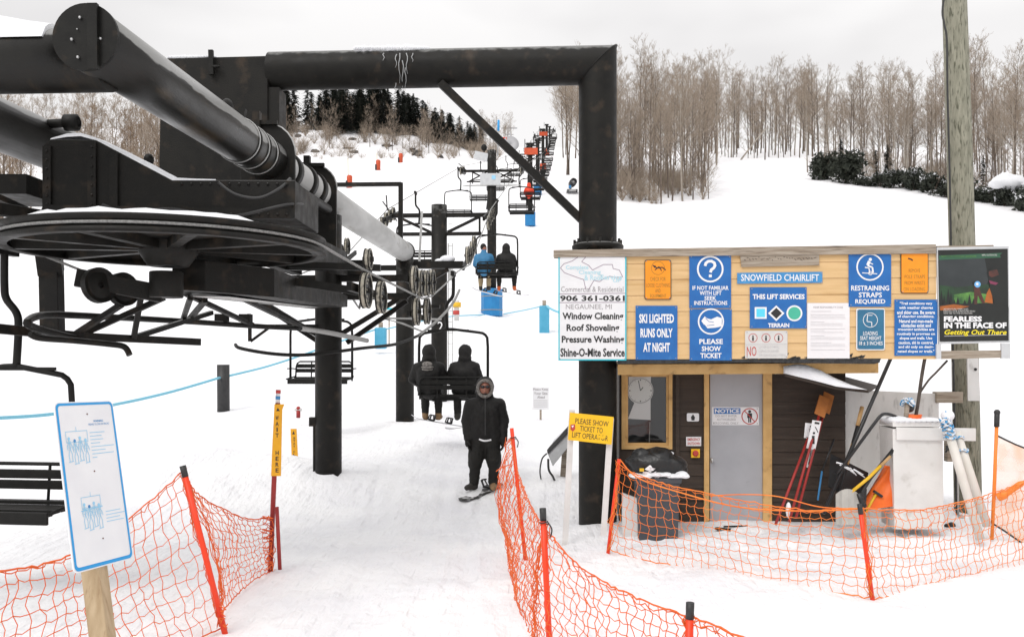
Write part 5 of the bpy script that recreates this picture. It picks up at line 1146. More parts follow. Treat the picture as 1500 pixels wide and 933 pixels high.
b = MB('snow_lump'); b.ell(bn.at(974, 667.5, -.28), (.15, .15, .04)); b.ell(bn.at(966, 666, -.28), (.1, .12, .025)); b.ell(bn.at(940, 667, -.25), (.04, .05, .012)); b.build('snow_cap', o)
b = MB('paper_white')
for k in range(9): c = bn.at(942 + k * 2.6, 692 - abs(4 - k) * -1.2 - 6 * (k in (3, 4, 5)), -.03); a = [rnd.uniform(0, 6) for _ in range(3)]; b.add([c + V((.05 * math.cos(a[0]), -.01 * k, .05 * math.sin(a[0]))), c + V((.05 * math.cos(a[0] + 2), .02, .05 * math.sin(a[0] + 2))), c + V((.045 * math.cos(a[0] + 4), -.02, .05 * math.sin(a[0] + 4)))], [(0, 1, 2)])
b.mat('handle_yellow').box(bn.at(940, 688, .0), (.05, .04, .035)); tag(b.build('paper_trash', at=bn.at(950, 694, -.03)), 'crumpled white paper trash in front of the black bag on the bin', 'trash')
b = MB('white_panel'); b.prism([P(912, 722, 10.95), P(934, 730, 10.9), P(934, 800, 10.9), P(912, 800, 10.95)], V((0, .08, 0))); tag(b.build('white_board', at=P(922, 795, 10.95)), 'low pale board standing against the left side of the dark bin', 'board')
b = MB('dark_steel'); b.bar(P(1050, 773, 11.3), P(1070, 775, 11.2), .03, .02); b.bar(P(1060, 771, 11.3), P(1095, 770, 11.35), .015, .02); b.ell(P(1052, 774, 11.3), (.05, .04, .02)); tag(b.build('boot_brush', at=P(1060, 778, 11.1)), 'dark boot scraper lying on the snow before the grey door', 'boot scraper')
b = MB('gun_dark'); b.ell(P(1394, 770, 11.3), (.05, .05, .05)); b.ell(P(1388, 770, 11.3), (.04, .05, .03)); tag(b.build('dark_lump', at=P(1393, 773, 11.3)), 'small dark object half buried at the foot of the wooden pole', 'lump')
# ---------------------------------------------------------------- yellow ticket sign on two white legs
t = thing('ticket_sign', P(857, 788, 10.6), 'yellow sign asking to show tickets on two white legs before the column', 'sign')
u0 = P(835, 604, 10.62); q = Para(u0, P(899, 610.5, 10.5) - u0, P(832, 644, 10.62) - u0, 100, 62)
s = Sign(q, 0, .012); s.th = -.012; s.step = -.0022
s.slab(rc(0, 0, 100, 62), 'yellow_sign'); s.text('PLEASE SHOW', 14, 11, 90, 23, 'ink', 1, 0); s.text('TICKET TO', 26, 27, 78, 39, 'ink', 1, 0); s.text('LIFT OPERATOR', 9, 43, 91, 55, 'ink', 1, 0)
s.poly([(4, 27), (14, 25), (15, 36), (10, 42), (4, 37)], 'ink_red', 2); s.poly([(6, 29), (12, 28), (9, 34)], 'white_ink', 3)
for k in range(5): s.poly([(66 + k * 4, 42 + (k % 2) * 3), (70 + k * 4, 43), (69 + k * 4, 50 + (k % 3)), (65 + k * 4, 49)], 'yellow_sign', 2)
s.build('board', t)
for a, c in ((P(838, 600, 10.66), P(827.5, 800, 10.7)), (P(895, 612, 10.55), P(884, 785, 10.6))): b = MB('white_paint'); b.bar(a, c, .07, .035, up=V((0, 1, 0))); b.build('leg', t, bev=.003)
# grey box tilted on a stake, with cables
t = thing('control_box', G(.73, 14.6), 'grey metal box tilted on a wooden stake left of the column, cables dangling', 'control box')
b = MB('gun_body'); b.prism([P(802, 664, 14.4), P(832, 632, 14.4), P(836, 650, 14.3), P(809.5, 683, 14.3)], V((.05, .22, .03))); b.build('box', t, bev=.01)
b = MB('gun_dark'); b.prism([P(801, 659, 14.38), P(830, 627, 14.38), P(833, 633, 14.36), P(802, 665, 14.36)], V((.05, .25, .03))); b.build('lid', t, bev=.008); b = MB('snow_lump'); b.ell(P(818, 640, 14.6), (.14, .1, .03), 10, 6, Matrix.Rotation(R(-45), 3, 'Y')); b.build('snow_cap', t)
b = MB('old_wood'); b.bar(P(829, 645, 14.6), P(824, 712, 14.6), .1, .06, up=V((0, 1, 0))); b.build('stake', t)
b = MB('cap_black'); b.tube(smooth_path([P(801, 664, 14.3), P(794, 672, 14.25), P(791, 690, 14.3), P(793, 704, 14.4)]), .012, 6); b.tube(smooth_path([P(803, 672, 14.3), P(804, 688, 14.25), P(810, 698, 14.3), P(814, 708, 14.5)]), .018, 6); b.build('cable', t)
# small white sign up in the snow
t = thing('snow_sign', G(.69, 21, 0), 'small white printed sign on a thin stake in the snow left of the column', 'sign'); sp = Plane((0.69, 21, 0), (0, -1, 0)); s = Sign(sp, 0, .01); s.slab(rc(780, 567, 804, 600), 'sign_white')
for bd, x0, x1, y0 in (('Please Keep', 781, 803, 568.5), ('Your Skis', 782, 802, 574), ('Ahead', 787, 798, 579.5)): s.text(bd, x0, y0, x1, y0 + 4, 'ink_grey', 1, .02)
for k in range(4): s.rect(782, 586 + k * 3, 802, 587 + k * 3, 'ink_pale', 1)
s.build('plate', t); b = MB('old_wood'); b.bar(sp.at(792, 598, -.03), sp.at(792, 625, -.03), .05, .03); b.build('stake', t)
# ---------------------------------------------------------------- left: instruction sign on a post
t = thing('instruction_sign', G(-2.0, 4.4), 'tall white blue-edged sign with pale drawings on a leaning wooden post', 'sign')
TL, TR, BL = P(77, 590, 4.52), P(163, 587, 4.9), P(107, 841, 4.33); q = Para(TL, TR - TL, BL - TL, 100, 200)
s = Sign(q, 0, .012); s.th = -.008; s.step = -.0012
s.slab(rr(0, 0, 100, 200, 7), 'sign_white'); s.mat('edge_blue'); o_ = rr(1.5, 1.5, 98.5, 198.5, 6); i_ = rr(5, 4.5, 95.5, 194.5, 4)
s.add([q.at(x, y, -.0092) for x, y in o_] + [q.at(x, y, -.0092) for x, y in i_], [(k, (k + 1) % len(o_), (k + 1) % len(o_) + len(o_), k + len(o_)) for k in range(len(o_))])
for x, y in ((52, 16), (52, 87), (52, 168)): s.disc(x, y, 1.3, 'ink_brown', 1, ry=1)
s.text('WARNING', 61, 24, 78, 26.5, 'mid_blue', 1, .02); s.text('PREPARE TO LOAD OR UNLOAD', 52, 28, 88, 30.5, 'mid_blue', 1)
for k, l in enumerate((26, 20, 22, 16, 40, 24, 38, 8)): s.rect(52, 39 + k * 4.4, 52 + l, 39.8 + k * 4.4, 'pale_blue', 1)
for k, l in enumerate((26, 34, 24, 30)): s.rect(62, 137 + k * 4, 62 + l, 137.8 + k * 4, 'pale_blue', 1)
def riders(x0, y0, n_, w_):
    s.frame(x0, y0, x0 + w_, y0 + 14, .7, 'pale_blue'); s.line([(x0 + w_ / 2, y0 - 5), (x0 + w_ / 2, y0)], .7, 'pale_blue')
    for k in range(n_):
        x = x0 + w_ * (k + .5) / n_; y = y0 + 9 + (k % 2) * 3
        s.disc(x, y, 2.1, 'mid_blue' if k in (1,) else 'pale_blue', 1.4, n=10); s.line([(x, y + 2), (x + .5, y + 12)], 1.2, 'pale_blue'); s.line([(x, y + 4), (x - 4, y + 9), (x - 3, y + 14)], .8, 'pale_blue', 1.2); s.line([(x, y + 4), (x + 4, y + 8), (x + 5, y + 13)], .8, 'pale_blue', 1.3)
        s.line([(x, y + 12), (x - 2.5, y + 19), (x - 2, y + 27)], .9, 'pale_blue', 1.2); s.line([(x + .5, y + 12), (x + 3, y + 19), (x + 2.5, y + 27)], .9, 'pale_blue', 1.3); s.line([(x - 4, y + 28), (x + 4, y + 27)], .8, 'pale_blue', 1.5); s.frame(x - 2.6, y + 3, x + 2.6, y + 11, .5, 'pale_blue', 1.6)
riders(12, 36, 4, 36); riders(24, 116, 4, 32); s.line([(22, 132), (58, 130)], 1.2, 'pale_blue', 1.7)
s.build('board', t)
dn = (BL - TL).normalized(); md = q.at(46, 198, .05)
b = MB('pale_wood'); b.bar(q.at(47, 120, .052), md + dn * .62, .095, .095, up=V((0, 1, 0))); b.build('post', t, bev=.006)
# ---------------------------------------------------------------- left: poles with yellow sleeves
def vtext(s, body, x, y0, y1, w_, m): 
    n_ = len(body); h = (y1 - y0) / n_
    for k, ch in enumerate(body):
        if ch != ' ': s.text(ch, x - w_ / 2 + (0 if ch != 'I' else w_ * .3), y0 + k * h, x + w_ / 2 - (0 if ch != 'I' else w_ * .3), y0 + (k + .72) * h, m, 1, .02)
t = thing('sleeve_pole', P(396, 838, 9.1), 'red pole wearing a long yellow WAIT HERE sleeve at the end of the left net', 'marker pole')
b = MB('pole_red'); b.tube([P(395.5, 845, 9.1), P(402, 690, 9.1), P(407, 590, 9.1)], .026, 10); b.build('pole', t)
sp = Plane(P(405, 640, 9.03), (0.1, -1, .03)); s = Sign(sp, -.03, .03); s.slab([(402, 592), (416, 592), (413, 600), (411, 697), (397, 697), (399, 650)], 'sleeve_yellow'); vtext(s, 'WAIT  HERE', 406, 609, 694, 4.5, 'ink'); s.poly([(407, 597), (410, 602), (404.5, 602)], 'ink', 1); s.build('sleeve', t)
b = MB('sign_white'); b.tube([P(406.5, 594, 9.1), P(407.6, 573, 9.1)], .024, 8); b.mat('ink_red').tube([P(407.5, 576, 9.1), P(407.7, 571, 9.1)], .026, 8); b.mat('mid_blue').tube([P(407, 585, 9.1), P(407.2, 580, 9.1)], .0255, 8); b.build('pole_tip', t)
b = MB('pole_red'); b.tube([P(410, 834, 9.0), P(405.5, 742, 9.05)], .02, 8); tag(b.build('red_stake', at=P(410, 832, 9.0)), 'short red stake leaning beside the foot of the sleeved red pole', 'stake')
t = thing('sleeve_pole', P(431.5, 705, 15.6), 'shorter bamboo pole with a yellow sleeve standing near the front tower', 'marker pole'); b = MB('bamboo'); b.tube([P(431.5, 712, 15.6), P(430, 630, 15.6)], .03, 8); b.build('pole', t)
sp = Plane(P(430, 660, 15.55), (0, -1, 0)); s = Sign(sp, -.03, .03); s.slab([(425.5, 628), (434, 628), (437, 689), (428, 690)], 'sleeve_yellow'); vtext(s, 'STAY CLEAR', 431, 640, 680, 3, 'ink'); s.poly([(430, 631), (432, 636), (428, 636)], 'ink', 1); s.poly([(432.5, 688), (430.5, 682), (434.5, 682)], 'ink', 1); s.build('sleeve', t)
t = thing('hydrant', P(437, 610, 21), 'small red tap handle sticking out of the snow left of the front tower', 'hydrant'); b = MB('pole_red'); b.tube([P(437, 612, 21), P(437, 601, 21)], .05, 8); b.build('stem', t); b = MB('sign_grey'); b.tube([P(432, 600, 21), P(442, 600, 21)], .035, 8); b.mat('pole_red').ell(P(437, 598, 21), .05, 8, 6); b.build('handle', t)
# ---------------------------------------------------------------- blue rope line
b = MB('cap_black'); b.tube([P(327.5, 612, 24), P(327, 534, 24)], .165, 16); tag(b.build('rope_post', at=P(327, 608, 24)), 'short thick black post carrying the blue rope', 'post')
b = MB('rope_blue'); b.tube(smooth_path([P(-60, 613, 13.5), P(0, 612, 14.5), P(80, 606, 16), P(170, 592, 18.5), P(250, 574, 21), P(322, 553, 23.8)]), .034, 6); b.tube(smooth_path([P(333, 551, 24.2), P(390, 537, 27), P(440, 521, 30), P(490, 503, 33), P(552, 482, 36)]), .034, 6); tag(b.build('blue_rope', at=P(327, 553, 24)), 'thick light blue rope strung from the left edge past the black post', 'rope')
b = MB('rope_blue'); b.tube(smooth_path([P(566, 482, 36), P(600, 474, 38), P(655, 464, 42), P(710, 461, 45)]), .03, 5); b.tube(smooth_path([P(738, 460, 45.2), P(770, 454, 43), P(796, 448, 40)]), .03, 5); b.tube(smooth_path([P(800, 448, 40), P(815, 456, 38), P(860, 470, 36), P(930, 490, 36)]), .05, 5); tag(b.build('thin_rope', at=P(657, 464, 42)), 'thin light blue rope running from pad to pad farther up the slope', 'rope')
for x0, x1, y0, y1, d, m, lab in ((549.5, 566, 480, 511, 36, 'pad_cyan', 'blue padded rope post seen between the front tower and the next one'), (790, 804.5, 448, 496, 40, 'pad_cyan', 'light blue padded post standing alone left of the hut signs')):
    t = thing('pad_post', P((x0 + x1) / 2, y1, d), lab, 'padded post'); s = Sign(Plane(P(0, 0, d), (0, -1, 0)), -.2, .4); s.slab(rc(x0, y0, x1, y1), m); s.build('pad', t, bev=.05)
    b = MB('old_wood'); b.bar(P((x0 + x1) / 2, y0 - 8, d), P((x0 + x1) / 2, y1, d), .16, .16); b.build('post', t)
t = thing('notice_stand', P(556, 482, 38), 'small pale board with a cyan top edge above the blue padded post', 'sign'); s = Sign(Plane(P(0, 0, 38), (0, -1, 0)), 0, .03); s.slab(rc(565, 452, 575, 463), 'sign_grey'); s.rect(565, 451, 575, 453.5, 'cyan'); s.build('plate', t); b = MB('old_wood'); b.bar(P(570, 462, 38), P(570, 505, 38), .05, .05); b.build('stake', t)
t = thing('capped_stake', P(668, 464, 41), 'small yellow and red topped stake right of tower 2', 'stake'); b = MB('sign_grey'); b.tube([P(669, 470, 41), P(669, 440, 41)], .12, 8); b.build('stake', t); b = MB('handle_yellow'); b.tube([P(669, 450, 41), P(669, 443, 41)], .2, 8); b.mat('ink_red').tube([P(668, 461, 41), P(668, 455, 41)], .16, 8); b.build('cap', t)
# ---------------------------------------------------------------- orange snow fences
def net(parent, st, cell, rows, m, seed, r=.0033, jit=.008, slack=.3):
    """st: stations (top, bottom, bulge vector at mid height); strands knotted in a slack square mesh"""
    rr_ = random.Random(seed); D = []
    T = smooth_path([q[0] for q in st], 12); B = smooth_path([q[1] for q in st], 12); U = smooth_path([q[2] for q in st], 12)
    acc = [0]
    for i in range(1, len(T)): acc.append(acc[-1] + ((T[i] - T[i - 1]).length + (B[i] - B[i - 1]).length) / 2)
    nc = max(4, int(acc[-1] / cell)); grid = []; j = 0
    for c in range(nc + 1):
        s = acc[-1] * c / nc
        while j < len(acc) - 2 and acc[j + 1] < s: j += 1
        f = (s - acc[j]) / max(1e-6, acc[j + 1] - acc[j]); t_, b_, u_ = lerp(T[j], T[j + 1], f), lerp(B[j], B[j + 1], f), lerp(U[j], U[j + 1], f)
        col = []
        for k in range(rows + 1):
            v = k / rows; p = lerp(t_, b_, v) + u_ * 4 * v * (1 - v)
            w = noise.noise_vector(p * 1.6 + V((seed, 0, 0))) * .05 + noise.noise_vector(p * 5 + V((0, seed, 0))) * .011 + V((rr_.gauss(0, jit), rr_.gauss(0, jit), rr_.gauss(0, jit * .8)))
            e = 1 if 0 < k < rows else .3
            col.append(p + w * e)
        grid.append(col)
    b = MB(m)
    for k in range(rows + 1):
        pts = []
        for c in range(nc + 1):
            pts.append(grid[c][k])
            if c < nc: pts.append(lerp(grid[c][k], grid[c + 1][k], .5) + V((rr_.gauss(0, .006), rr_.gauss(0, .006), -cell * slack * .35 * (0.3 if k in (0,) else 1) + rr_.gauss(0, .006))))
        b.tube(pts, r * (1.9 if k in (0, rows) else 1), 4)
        if k == 0: b.tube([p + V((rr_.gauss(0, .008), rr_.gauss(0, .008), -.02 + rr_.gauss(0, .01))) for p in pts], r * 1.2, 4)
    for c in range(nc + 1):
        pts = []
        for k in range(rows + 1):
            pts.append(grid[c][k])
            if k < rows: pts.append(lerp(grid[c][k], grid[c][k + 1], .5) + V((rr_.gauss(0, .006) + .010 * (1 if k % 2 else -1), rr_.gauss(0, .01), 0)))
        b.tube(pts, r, 4)
    for c in range(0, nc + 1):
        for k in range(1, rows): b.ell(grid[c][k], r * 1.5, 4, 3)
    for c in (0, nc):                                    # bunched ends
        for q in range(4): b.tube([p + V((rr_.gauss(0, .02), rr_.gauss(0, .02), rr_.gauss(0, .015))) for p in grid[c]], r * 1.1, 4)
    return b.build('net', parent)

def fpost(parent, top, base, r=.02, m='post_orange', cap=True, tie=True):
    b = MB(m); u = (top - base).normalized(); b.tube([base - u * .15, lerp(base, top, .5), top - u * (.09 if cap else 0)], r, 10); p = b.build('post', parent)
    if cap:
        b = MB('cap_black'); b.tube([top - u * .092, top], r * 1.08, 10); b.build('post_cap', p)
    if tie:
        b = MB('cap_black'); c = top - u * .12; b.tube([c + V((.03 * math.cos(a), .03 * math.sin(a), .004 * a)) for a in [i * .7 for i in range(10)]], .005, 5); b.tube(smooth_path([c + V((.03, -.01, .02)), c + V((.06, -.02, -.03)), c + V((.05, -.02, -.09))]), .006, 5); b.build('tie', p)
    return p
Z0 = V((0, 0, 0))
# right fence, in front of the hut
t = thing('safety_fence', G(3.0, 8.6), 'orange net fence sagging across the front of the hut and white cabinet', 'net fence')
A, Ab = P(907, 672, 10.1), P(891, 807, 10.05)
net(t, [(P(905, 678, 10.1), P(893, 803, 10.0), V((.0, -.05, 0))), (P(930, 694, 9.9), P(930, 816, 9.75), Z0), (P(1000, 714, 9.45), P(1010, 832, 9.3), V((0, .06, 0))), (P(1085, 733, 8.95), P(1090, 849, 8.85), V((0, .08, 0))), (P(1180, 747, 8.5), P(1180, 864, 8.45), V((0, .05, 0))), (P(1262, 744, 8.12), P(1276, 874, 8.1), Z0)], .10, 9, 'net_amber', 3)
net(t, [(P(1262, 744, 8.12), P(1277, 875, 8.1), Z0), (P(1330, 747, 8.4), P(1345, 868, 8.4), V((0, .08, 0))), (P(1400, 738, 8.85), P(1410, 856, 8.8), V((0, .08, 0))), (P(1500, 706, 9.5), P(1505, 826, 9.45), V((0, .05, 0))), (P(1600, 668, 10.2), P(1600, 795, 10.2), Z0)], .10, 9, 'net_amber', 4)
b = MB('net_amber'); b.tube(smooth_path([P(909, 674, 10.05), P(935, 700, 9.8), P(1000, 722, 9.4), P(1080, 742, 8.95), P(1170, 748, 8.5), P(1262, 745, 8.1)]), .008, 5); b.tube(smooth_path([P(1040, 726, 9.2), P(1090, 724, 8.95), P(1140, 727, 8.7), P(1200, 742, 8.4), P(1258, 745, 8.1)]), .006, 5); b.build('top_line', t)
fpost(t, A, Ab, .021, cap=False, tie=False); fpost(t, P(1259, 738, 8.1), P(1278, 878, 8.1), .021, tie=False); fpost(t, P(1602, 655, 10.2), P(1606, 800, 10.2))
# middle fence beside the loading lane
t = thing('safety_fence', G(.35, 6.8), 'orange net fence running towards us on the right edge of the loading lane', 'net fence')
net(t, [(P(749, 642, 9.8), P(752, 806, 9.75), V((-.14, .0, 0))), (P(758, 690, 9.2), P(750, 836, 9.2), V((-.10, 0, 0))), (P(776, 735, 8.0), P(757, 876, 8.1), V((-.05, 0, 0))), (P(797, 772, 6.6), P(781, 940, 6.9), V((-.02, 0, 0)))], .085, 12, 'net_orange', 5, slack=.35)
net(t, [(P(797, 772, 6.6), P(785, 955, 6.75), Z0), (P(845, 826, 6.1), P(835, 1004, 6.0), V((.03, -.05, 0))), (P(925, 872, 5.5), P(915, 1048, 5.5), V((.03, -.06, 0))), (P(1006, 900, 5.05), P(1002, 1090, 5.08), Z0)], .085, 12, 'net_orange', 6, slack=.35)
net(t, [(P(1006, 902, 5.05), P(1002, 1092, 5.08), Z0), (P(1095, 938, 4.6), P(1095, 1140, 4.65), V((0, -.05, 0))), (P(1210, 990, 4.15), P(1210, 1200, 4.2), Z0), (P(1330, 1000, 3.8), P(1330, 1270, 3.8), Z0)], .085, 12, 'net_orange', 7)
fpost(t, P(749.5, 627, 9.8), P(770, 824, 9.8), .021, cap=False); fpost(t, P(795, 744, 6.5), P(806, 966, 6.5), .0225); fpost(t, P(1011, 882, 5.0), P(1006, 1098, 5.0), .0225, tie=False)
b = MB('net_orange'); b.tube(smooth_path([P(748, 680, 9.8), P(736, 684, 9.7), P(727, 690, 9.6)]), .006, 5)
for k in range(7): b.tube(smooth_path([P(750, 655 + k * 9, 9.78), P(744 - rnd.uniform(0, 7), 668 + k * 12, 9.7), P(741 - rnd.uniform(-2, 6), 690 + k * 13, 9.65), P(748, 712 + k * 12, 9.72)]), .005, 4)
b.build('loose_strand', t)
# left fence
t = thing('safety_fence', G(-2.6, 6.6), 'orange net fence at the lower left behind the tall white sign', 'net fence')
net(t, [(P(269, 692, 7.18), P(322, 918, 7.2), V((.05, .1, 0))), (P(296, 727, 7.6), P(330, 893, 7.7), V((.03, .1, 0))), (P(338, 750, 8.3), P(358, 860, 8.35), V((0, .08, 0))), (P(372, 760, 8.8), P(382, 842, 8.8), V((0, .05, 0))), (P(397, 755, 9.1), P(398, 835, 9.1), Z0)], .10, 11, 'net_orange', 8, slack=.35)
net(t, [(P(269, 692, 7.18), P(324, 920, 7.2), Z0), (P(190, 758, 6.6), P(235, 960, 6.6), V((-.03, -.06, 0))), (P(100, 811, 5.95), P(140, 1012, 5.9), V((-.04, -.1, 0))), (P(0, 838, 5.35), P(30, 1066, 5.3), V((-.03, -.08, 0))), (P(-110, 838, 4.85), P(-90, 1120, 4.8), Z0), (P(-260, 800, 4.3), P(-240, 1190, 4.25), Z0)], .105, 10, 'net_orange', 9)
fpost(t, P(267.5, 682, 7.15), P(329, 925, 7.18), .0235, tie=False); fpost(t, P(-262, 780, 4.3), P(-240, 1195, 4.25), .0235)
b = MB('net_orange'); r2 = random.Random(5)
for k in range(16): q = [P(398 + r2.uniform(-14, 3), 756 + k * 5 + r2.uniform(-6, 6), 9.08 - r2.uniform(0, .15)) for _ in range(4)]; b.tube(smooth_path(q, 4), .0045, 4)
b.build('loose_strand', t); b = MB('net_orange')
for k in range(8): q = [P(327 + r2.uniform(-6, 9), 890 + k * 4 + r2.uniform(-5, 5), 7.15) for _ in range(3)]; b.tube(smooth_path(q, 4), .0045, 4)
b.build('loose_strand', t)
# fine barrier at the right edge
t = thing('barrier_net', P(1470, 775, 10.4), 'pale orange see-through barrier cloth on an orange stake at the right edge', 'barrier')
b = MB('stake_orange'); b.tube([P(1453, 790, 10.4), P(1457, 700, 10.4), P(1460, 622, 10.4)], .02, 10); p = b.build('stake', t); b = MB('cap_black'); b.tube([P(1460, 625, 10.4), P(1460.6, 602, 10.4)], .03, 10); b.ell(P(1460.6, 604, 10.4), .036, 10, 6); b.build('stake_cap', p)
b = MB('fine_netting'); g_ = []
for i in range(9):
    for k in range(9):
        u, v = i / 8, k / 8; tp = lerp(P(1461, 638, 10.4), P(1560, 668, 10.8), u) + V((0, 0, -.06 * math.sin(u * math.pi))); bt = lerp(P(1455, 768, 10.38), P(1560, 838, 10.5), u); g_.append(lerp(tp, bt, v) + V((.02 * math.sin(v * 7 + u * 4), .07 * math.sin(u * 9 + v * 5) * u, 0)))
b.add(g_, [(i * 9 + k, (i + 1) * 9 + k, (i + 1) * 9 + k + 1, i * 9 + k + 1) for i in range(8) for k in range(8)], True); b.build('cloth', t)
b = MB('cap_black'); b.tube([g_[i * 9] for i in range(9)], .011, 6); b.build('hem', t); b = MB('cap_black'); b.tube([g_[i * 9 + 8] for i in range(9)], .011, 6); b.build('hem', t)
b = MB('stake_orange'); b.tube(smooth_path([P(1462, 728, 10.36), P(1475, 722, 10.3), P(1500, 706, 10.2), P(1540, 690, 10.1)]), [.05] * 6 + [.035] * 6 + [.02] * 7, 8); b.build('gathered_strap', t)
# ---------------------------------------------------------------- people: one continuous skin-tight surface grown from overlapping limbs
def person(label, prims, loc, rz, vox=.018, rough_=.006, seed=1):
    """prims: (material, p0, p1, r0, r1) limbs or (material, centre, (rx, ry, rz)) masses"""
    b = MB('jacket_black')
    for q in prims:
        if len(q) == 3: b.ell(q[1], q[2], 20, 14)
        else: b.cap(*q[1:5], seg=14)
    tmp = b.build('person_tmp', at=(0, 0, 0)); md = tmp.modifiers.new('grow', 'REMESH'); md.mode = 'VOXEL'; md.voxel_size = vox
    sm = tmp.modifiers.new('soft', 'SMOOTH'); sm.iterations = 5; sm.factor = .5
    dg = bpy.context.evaluated_depsgraph_get(); me = bpy.data.meshes.new_from_object(tmp.evaluated_get(dg)); bpy.data.objects.remove(tmp)
    for v in me.vertices:                                     # cloth folds
        p = v.co; v.co = p + noise.noise_vector(V((p.x * 9, p.y * 9, p.z * 6)) + V((seed, 0, 0))) * rough_ * 2 + noise.noise_vector(p * 26 + V((0, seed, 0))) * rough_
    names = []
    for q in prims:
        if q[0] not in names: names.append(q[0])
    me.materials.clear()
    for n in names: me.materials.append(M[n])
    def dist(q, p):
        if len(q) == 3:
            d = p - V(q[1]); r_ = V((d.x / q[2][0], d.y / q[2][1], d.z / q[2][2])).length; return (r_ - 1) * min(q[2])
        a, c = V(q[1]), V(q[2]); ab = c - a; t_ = max(0, min(1, (p - a).dot(ab) / max(1e-9, ab.length_squared))); return (p - a - ab * t_).length - lerp(q[3], q[4], t_)
    mi = []
    for f in me.polygons: c = f.center; mi.append(names.index(min(prims, key=lambda q: dist(q, c))[0]))
    me.polygons.foreach_set('material_index', mi); me.polygons.foreach_set('use_smooth', [True] * len(mi)); me.update()
    o = bpy.data.objects.new('person', me); COL.objects.link(o); me.name = 'person'; o.location = loc; o.rotation_euler = (0, 0, rz); o['_o'] = [0, 0, 0]
    return tag(o, label, 'person')
def kid(b, name, par):
    o = b.build(name, at=(0, 0, 0)); o.parent = par; o['_o'] = [0, 0, 0]; return o
def glove(par, wrist, dirn, side, fwd, m='pants_black', curl=.5, sc=1.0):
    """palm, four bent fingers of different lengths and a thumb from the side of the palm"""
    w = V(wrist); d = V(dirn).normalized(); s_ = V(side).normalized(); f = V(fwd).normalized(); b = MB(m)
    b.cap(w - d * .02, w + d * .055 * sc, .036 * sc, .038 * sc, 10); b.ell(w + d * .06 * sc, (.036 * sc, .036 * sc, .036 * sc), 10, 8)
    for k, ln in enumerate((.062, .072, .068, .052)):
        r0 = w + d * .075 * sc + s_ * (k - 1.5) * .021 * sc; k1 = r0 + (d + f * curl * .4).normalized() * ln * .5 * sc; k2 = k1 + (d * .8 + f * curl * 1.2).normalized() * ln * .42 * sc; k3 = k2 + (d * .2 + f * curl * 1.6).normalized() * ln * .3 * sc
        b.tube([r0 - d * .02, r0, k1, k2, k3, k3 + (k3 - k2) * .2], [.013 * sc, .0135 * sc, .0125 * sc, .0115 * sc, .010 * sc, .004 * sc], 8)
    r0 = w + d * .02 * sc + s_ * -.035 * sc; b.tube([r0, r0 + (d * .6 - s_ + f * .4).normalized() * .035 * sc, r0 + (d * .6 - s_ + f * .4).normalized() * .035 * sc + (d + f * .5).normalized() * .035 * sc, r0 + (d * .6 - s_ + f * .4).normalized() * .035 * sc + (d + f * .5).normalized() * .045 * sc], [.016 * sc, .015 * sc, .012 * sc, .004 * sc], 8)
    return kid(b, 'glove', par)
def snowboard(label, pts_c, wdir, m, loc=None, binds=(), nose=.06, wid=.26):
    """pts_c: tail and nose points of the deck; wdir across"""
    a, c = V(pts_c[0]), V(pts_c[1]); w = V(wdir).normalized(); u = (c - a).normalized(); n_ = w.cross(u).normalized(); n_ = n_ if n_.z > 0 else -n_; ln = (c - a).length
    t = thing('snowboard', a, label, 'snowboard'); b = MB(m); vs = []; N_ = 26
    for i in range(N_ + 1):
        s = i / N_; e = min(s, 1 - s) * ln; hw = wid / 2 * (1 - .13 * (1 - (2 * s - 1) ** 2)) * math.sqrt(max(0, 1 - max(0, 1 - e / .14) ** 2)); hw = max(hw, .004); up = nose * max(0, 1 - e / .24) ** 2
        for k in (-1, 0, 1): vs.append(a + u * ln * s + w * hw * k + n_ * up)
    m_ = len(vs); vs += [p - n_ * .012 for p in vs]; fs = []
    for i in range(N_):
        for k in (0, 1): q = i * 3 + k; fs += [(q, q + 1, q + 4, q + 3), (m_ + q, m_ + q + 3, m_ + q + 4, m_ + q + 1)]
        fs += [(i * 3, i * 3 + 3, m_ + i * 3 + 3, m_ + i * 3), (i * 3 + 2, m_ + i * 3 + 2, m_ + i * 3 + 5, i * 3 + 5)]
    b.add(vs, fs, True); b.build('deck', t)
    for s in binds:
        c_ = a + u * ln * s + n_ * .02; b = MB('shovel_black'); b.bar(c_ - w * .13, c_ + w * .13, .1, .025, up=n_); hb = [c_ - w * .12 + u * (.055 * math.cos(k * .52)) - w * .05 * math.sin(k * .52) + n_ * .1 for k in range(7)]; b.tube(hb, .014, 6); b.bar(c_ - w * .1 - u * .05, c_ - w * .15 - u * .04 + n_ * .1, .03, .015); b.bar(c_ - w * .1 + u * .05, c_ - w * .15 + u * .04 + n_ * .1, .03, .015); b.tube([c_ + w * .04 - u * .06, c_ + w * .04 - u * .04 + n_ * .09, c_ + w * .04 + u * .04 + n_ * .09, c_ + w * .04 + u * .06], .012, 6); b.build('binding', t)
    return t

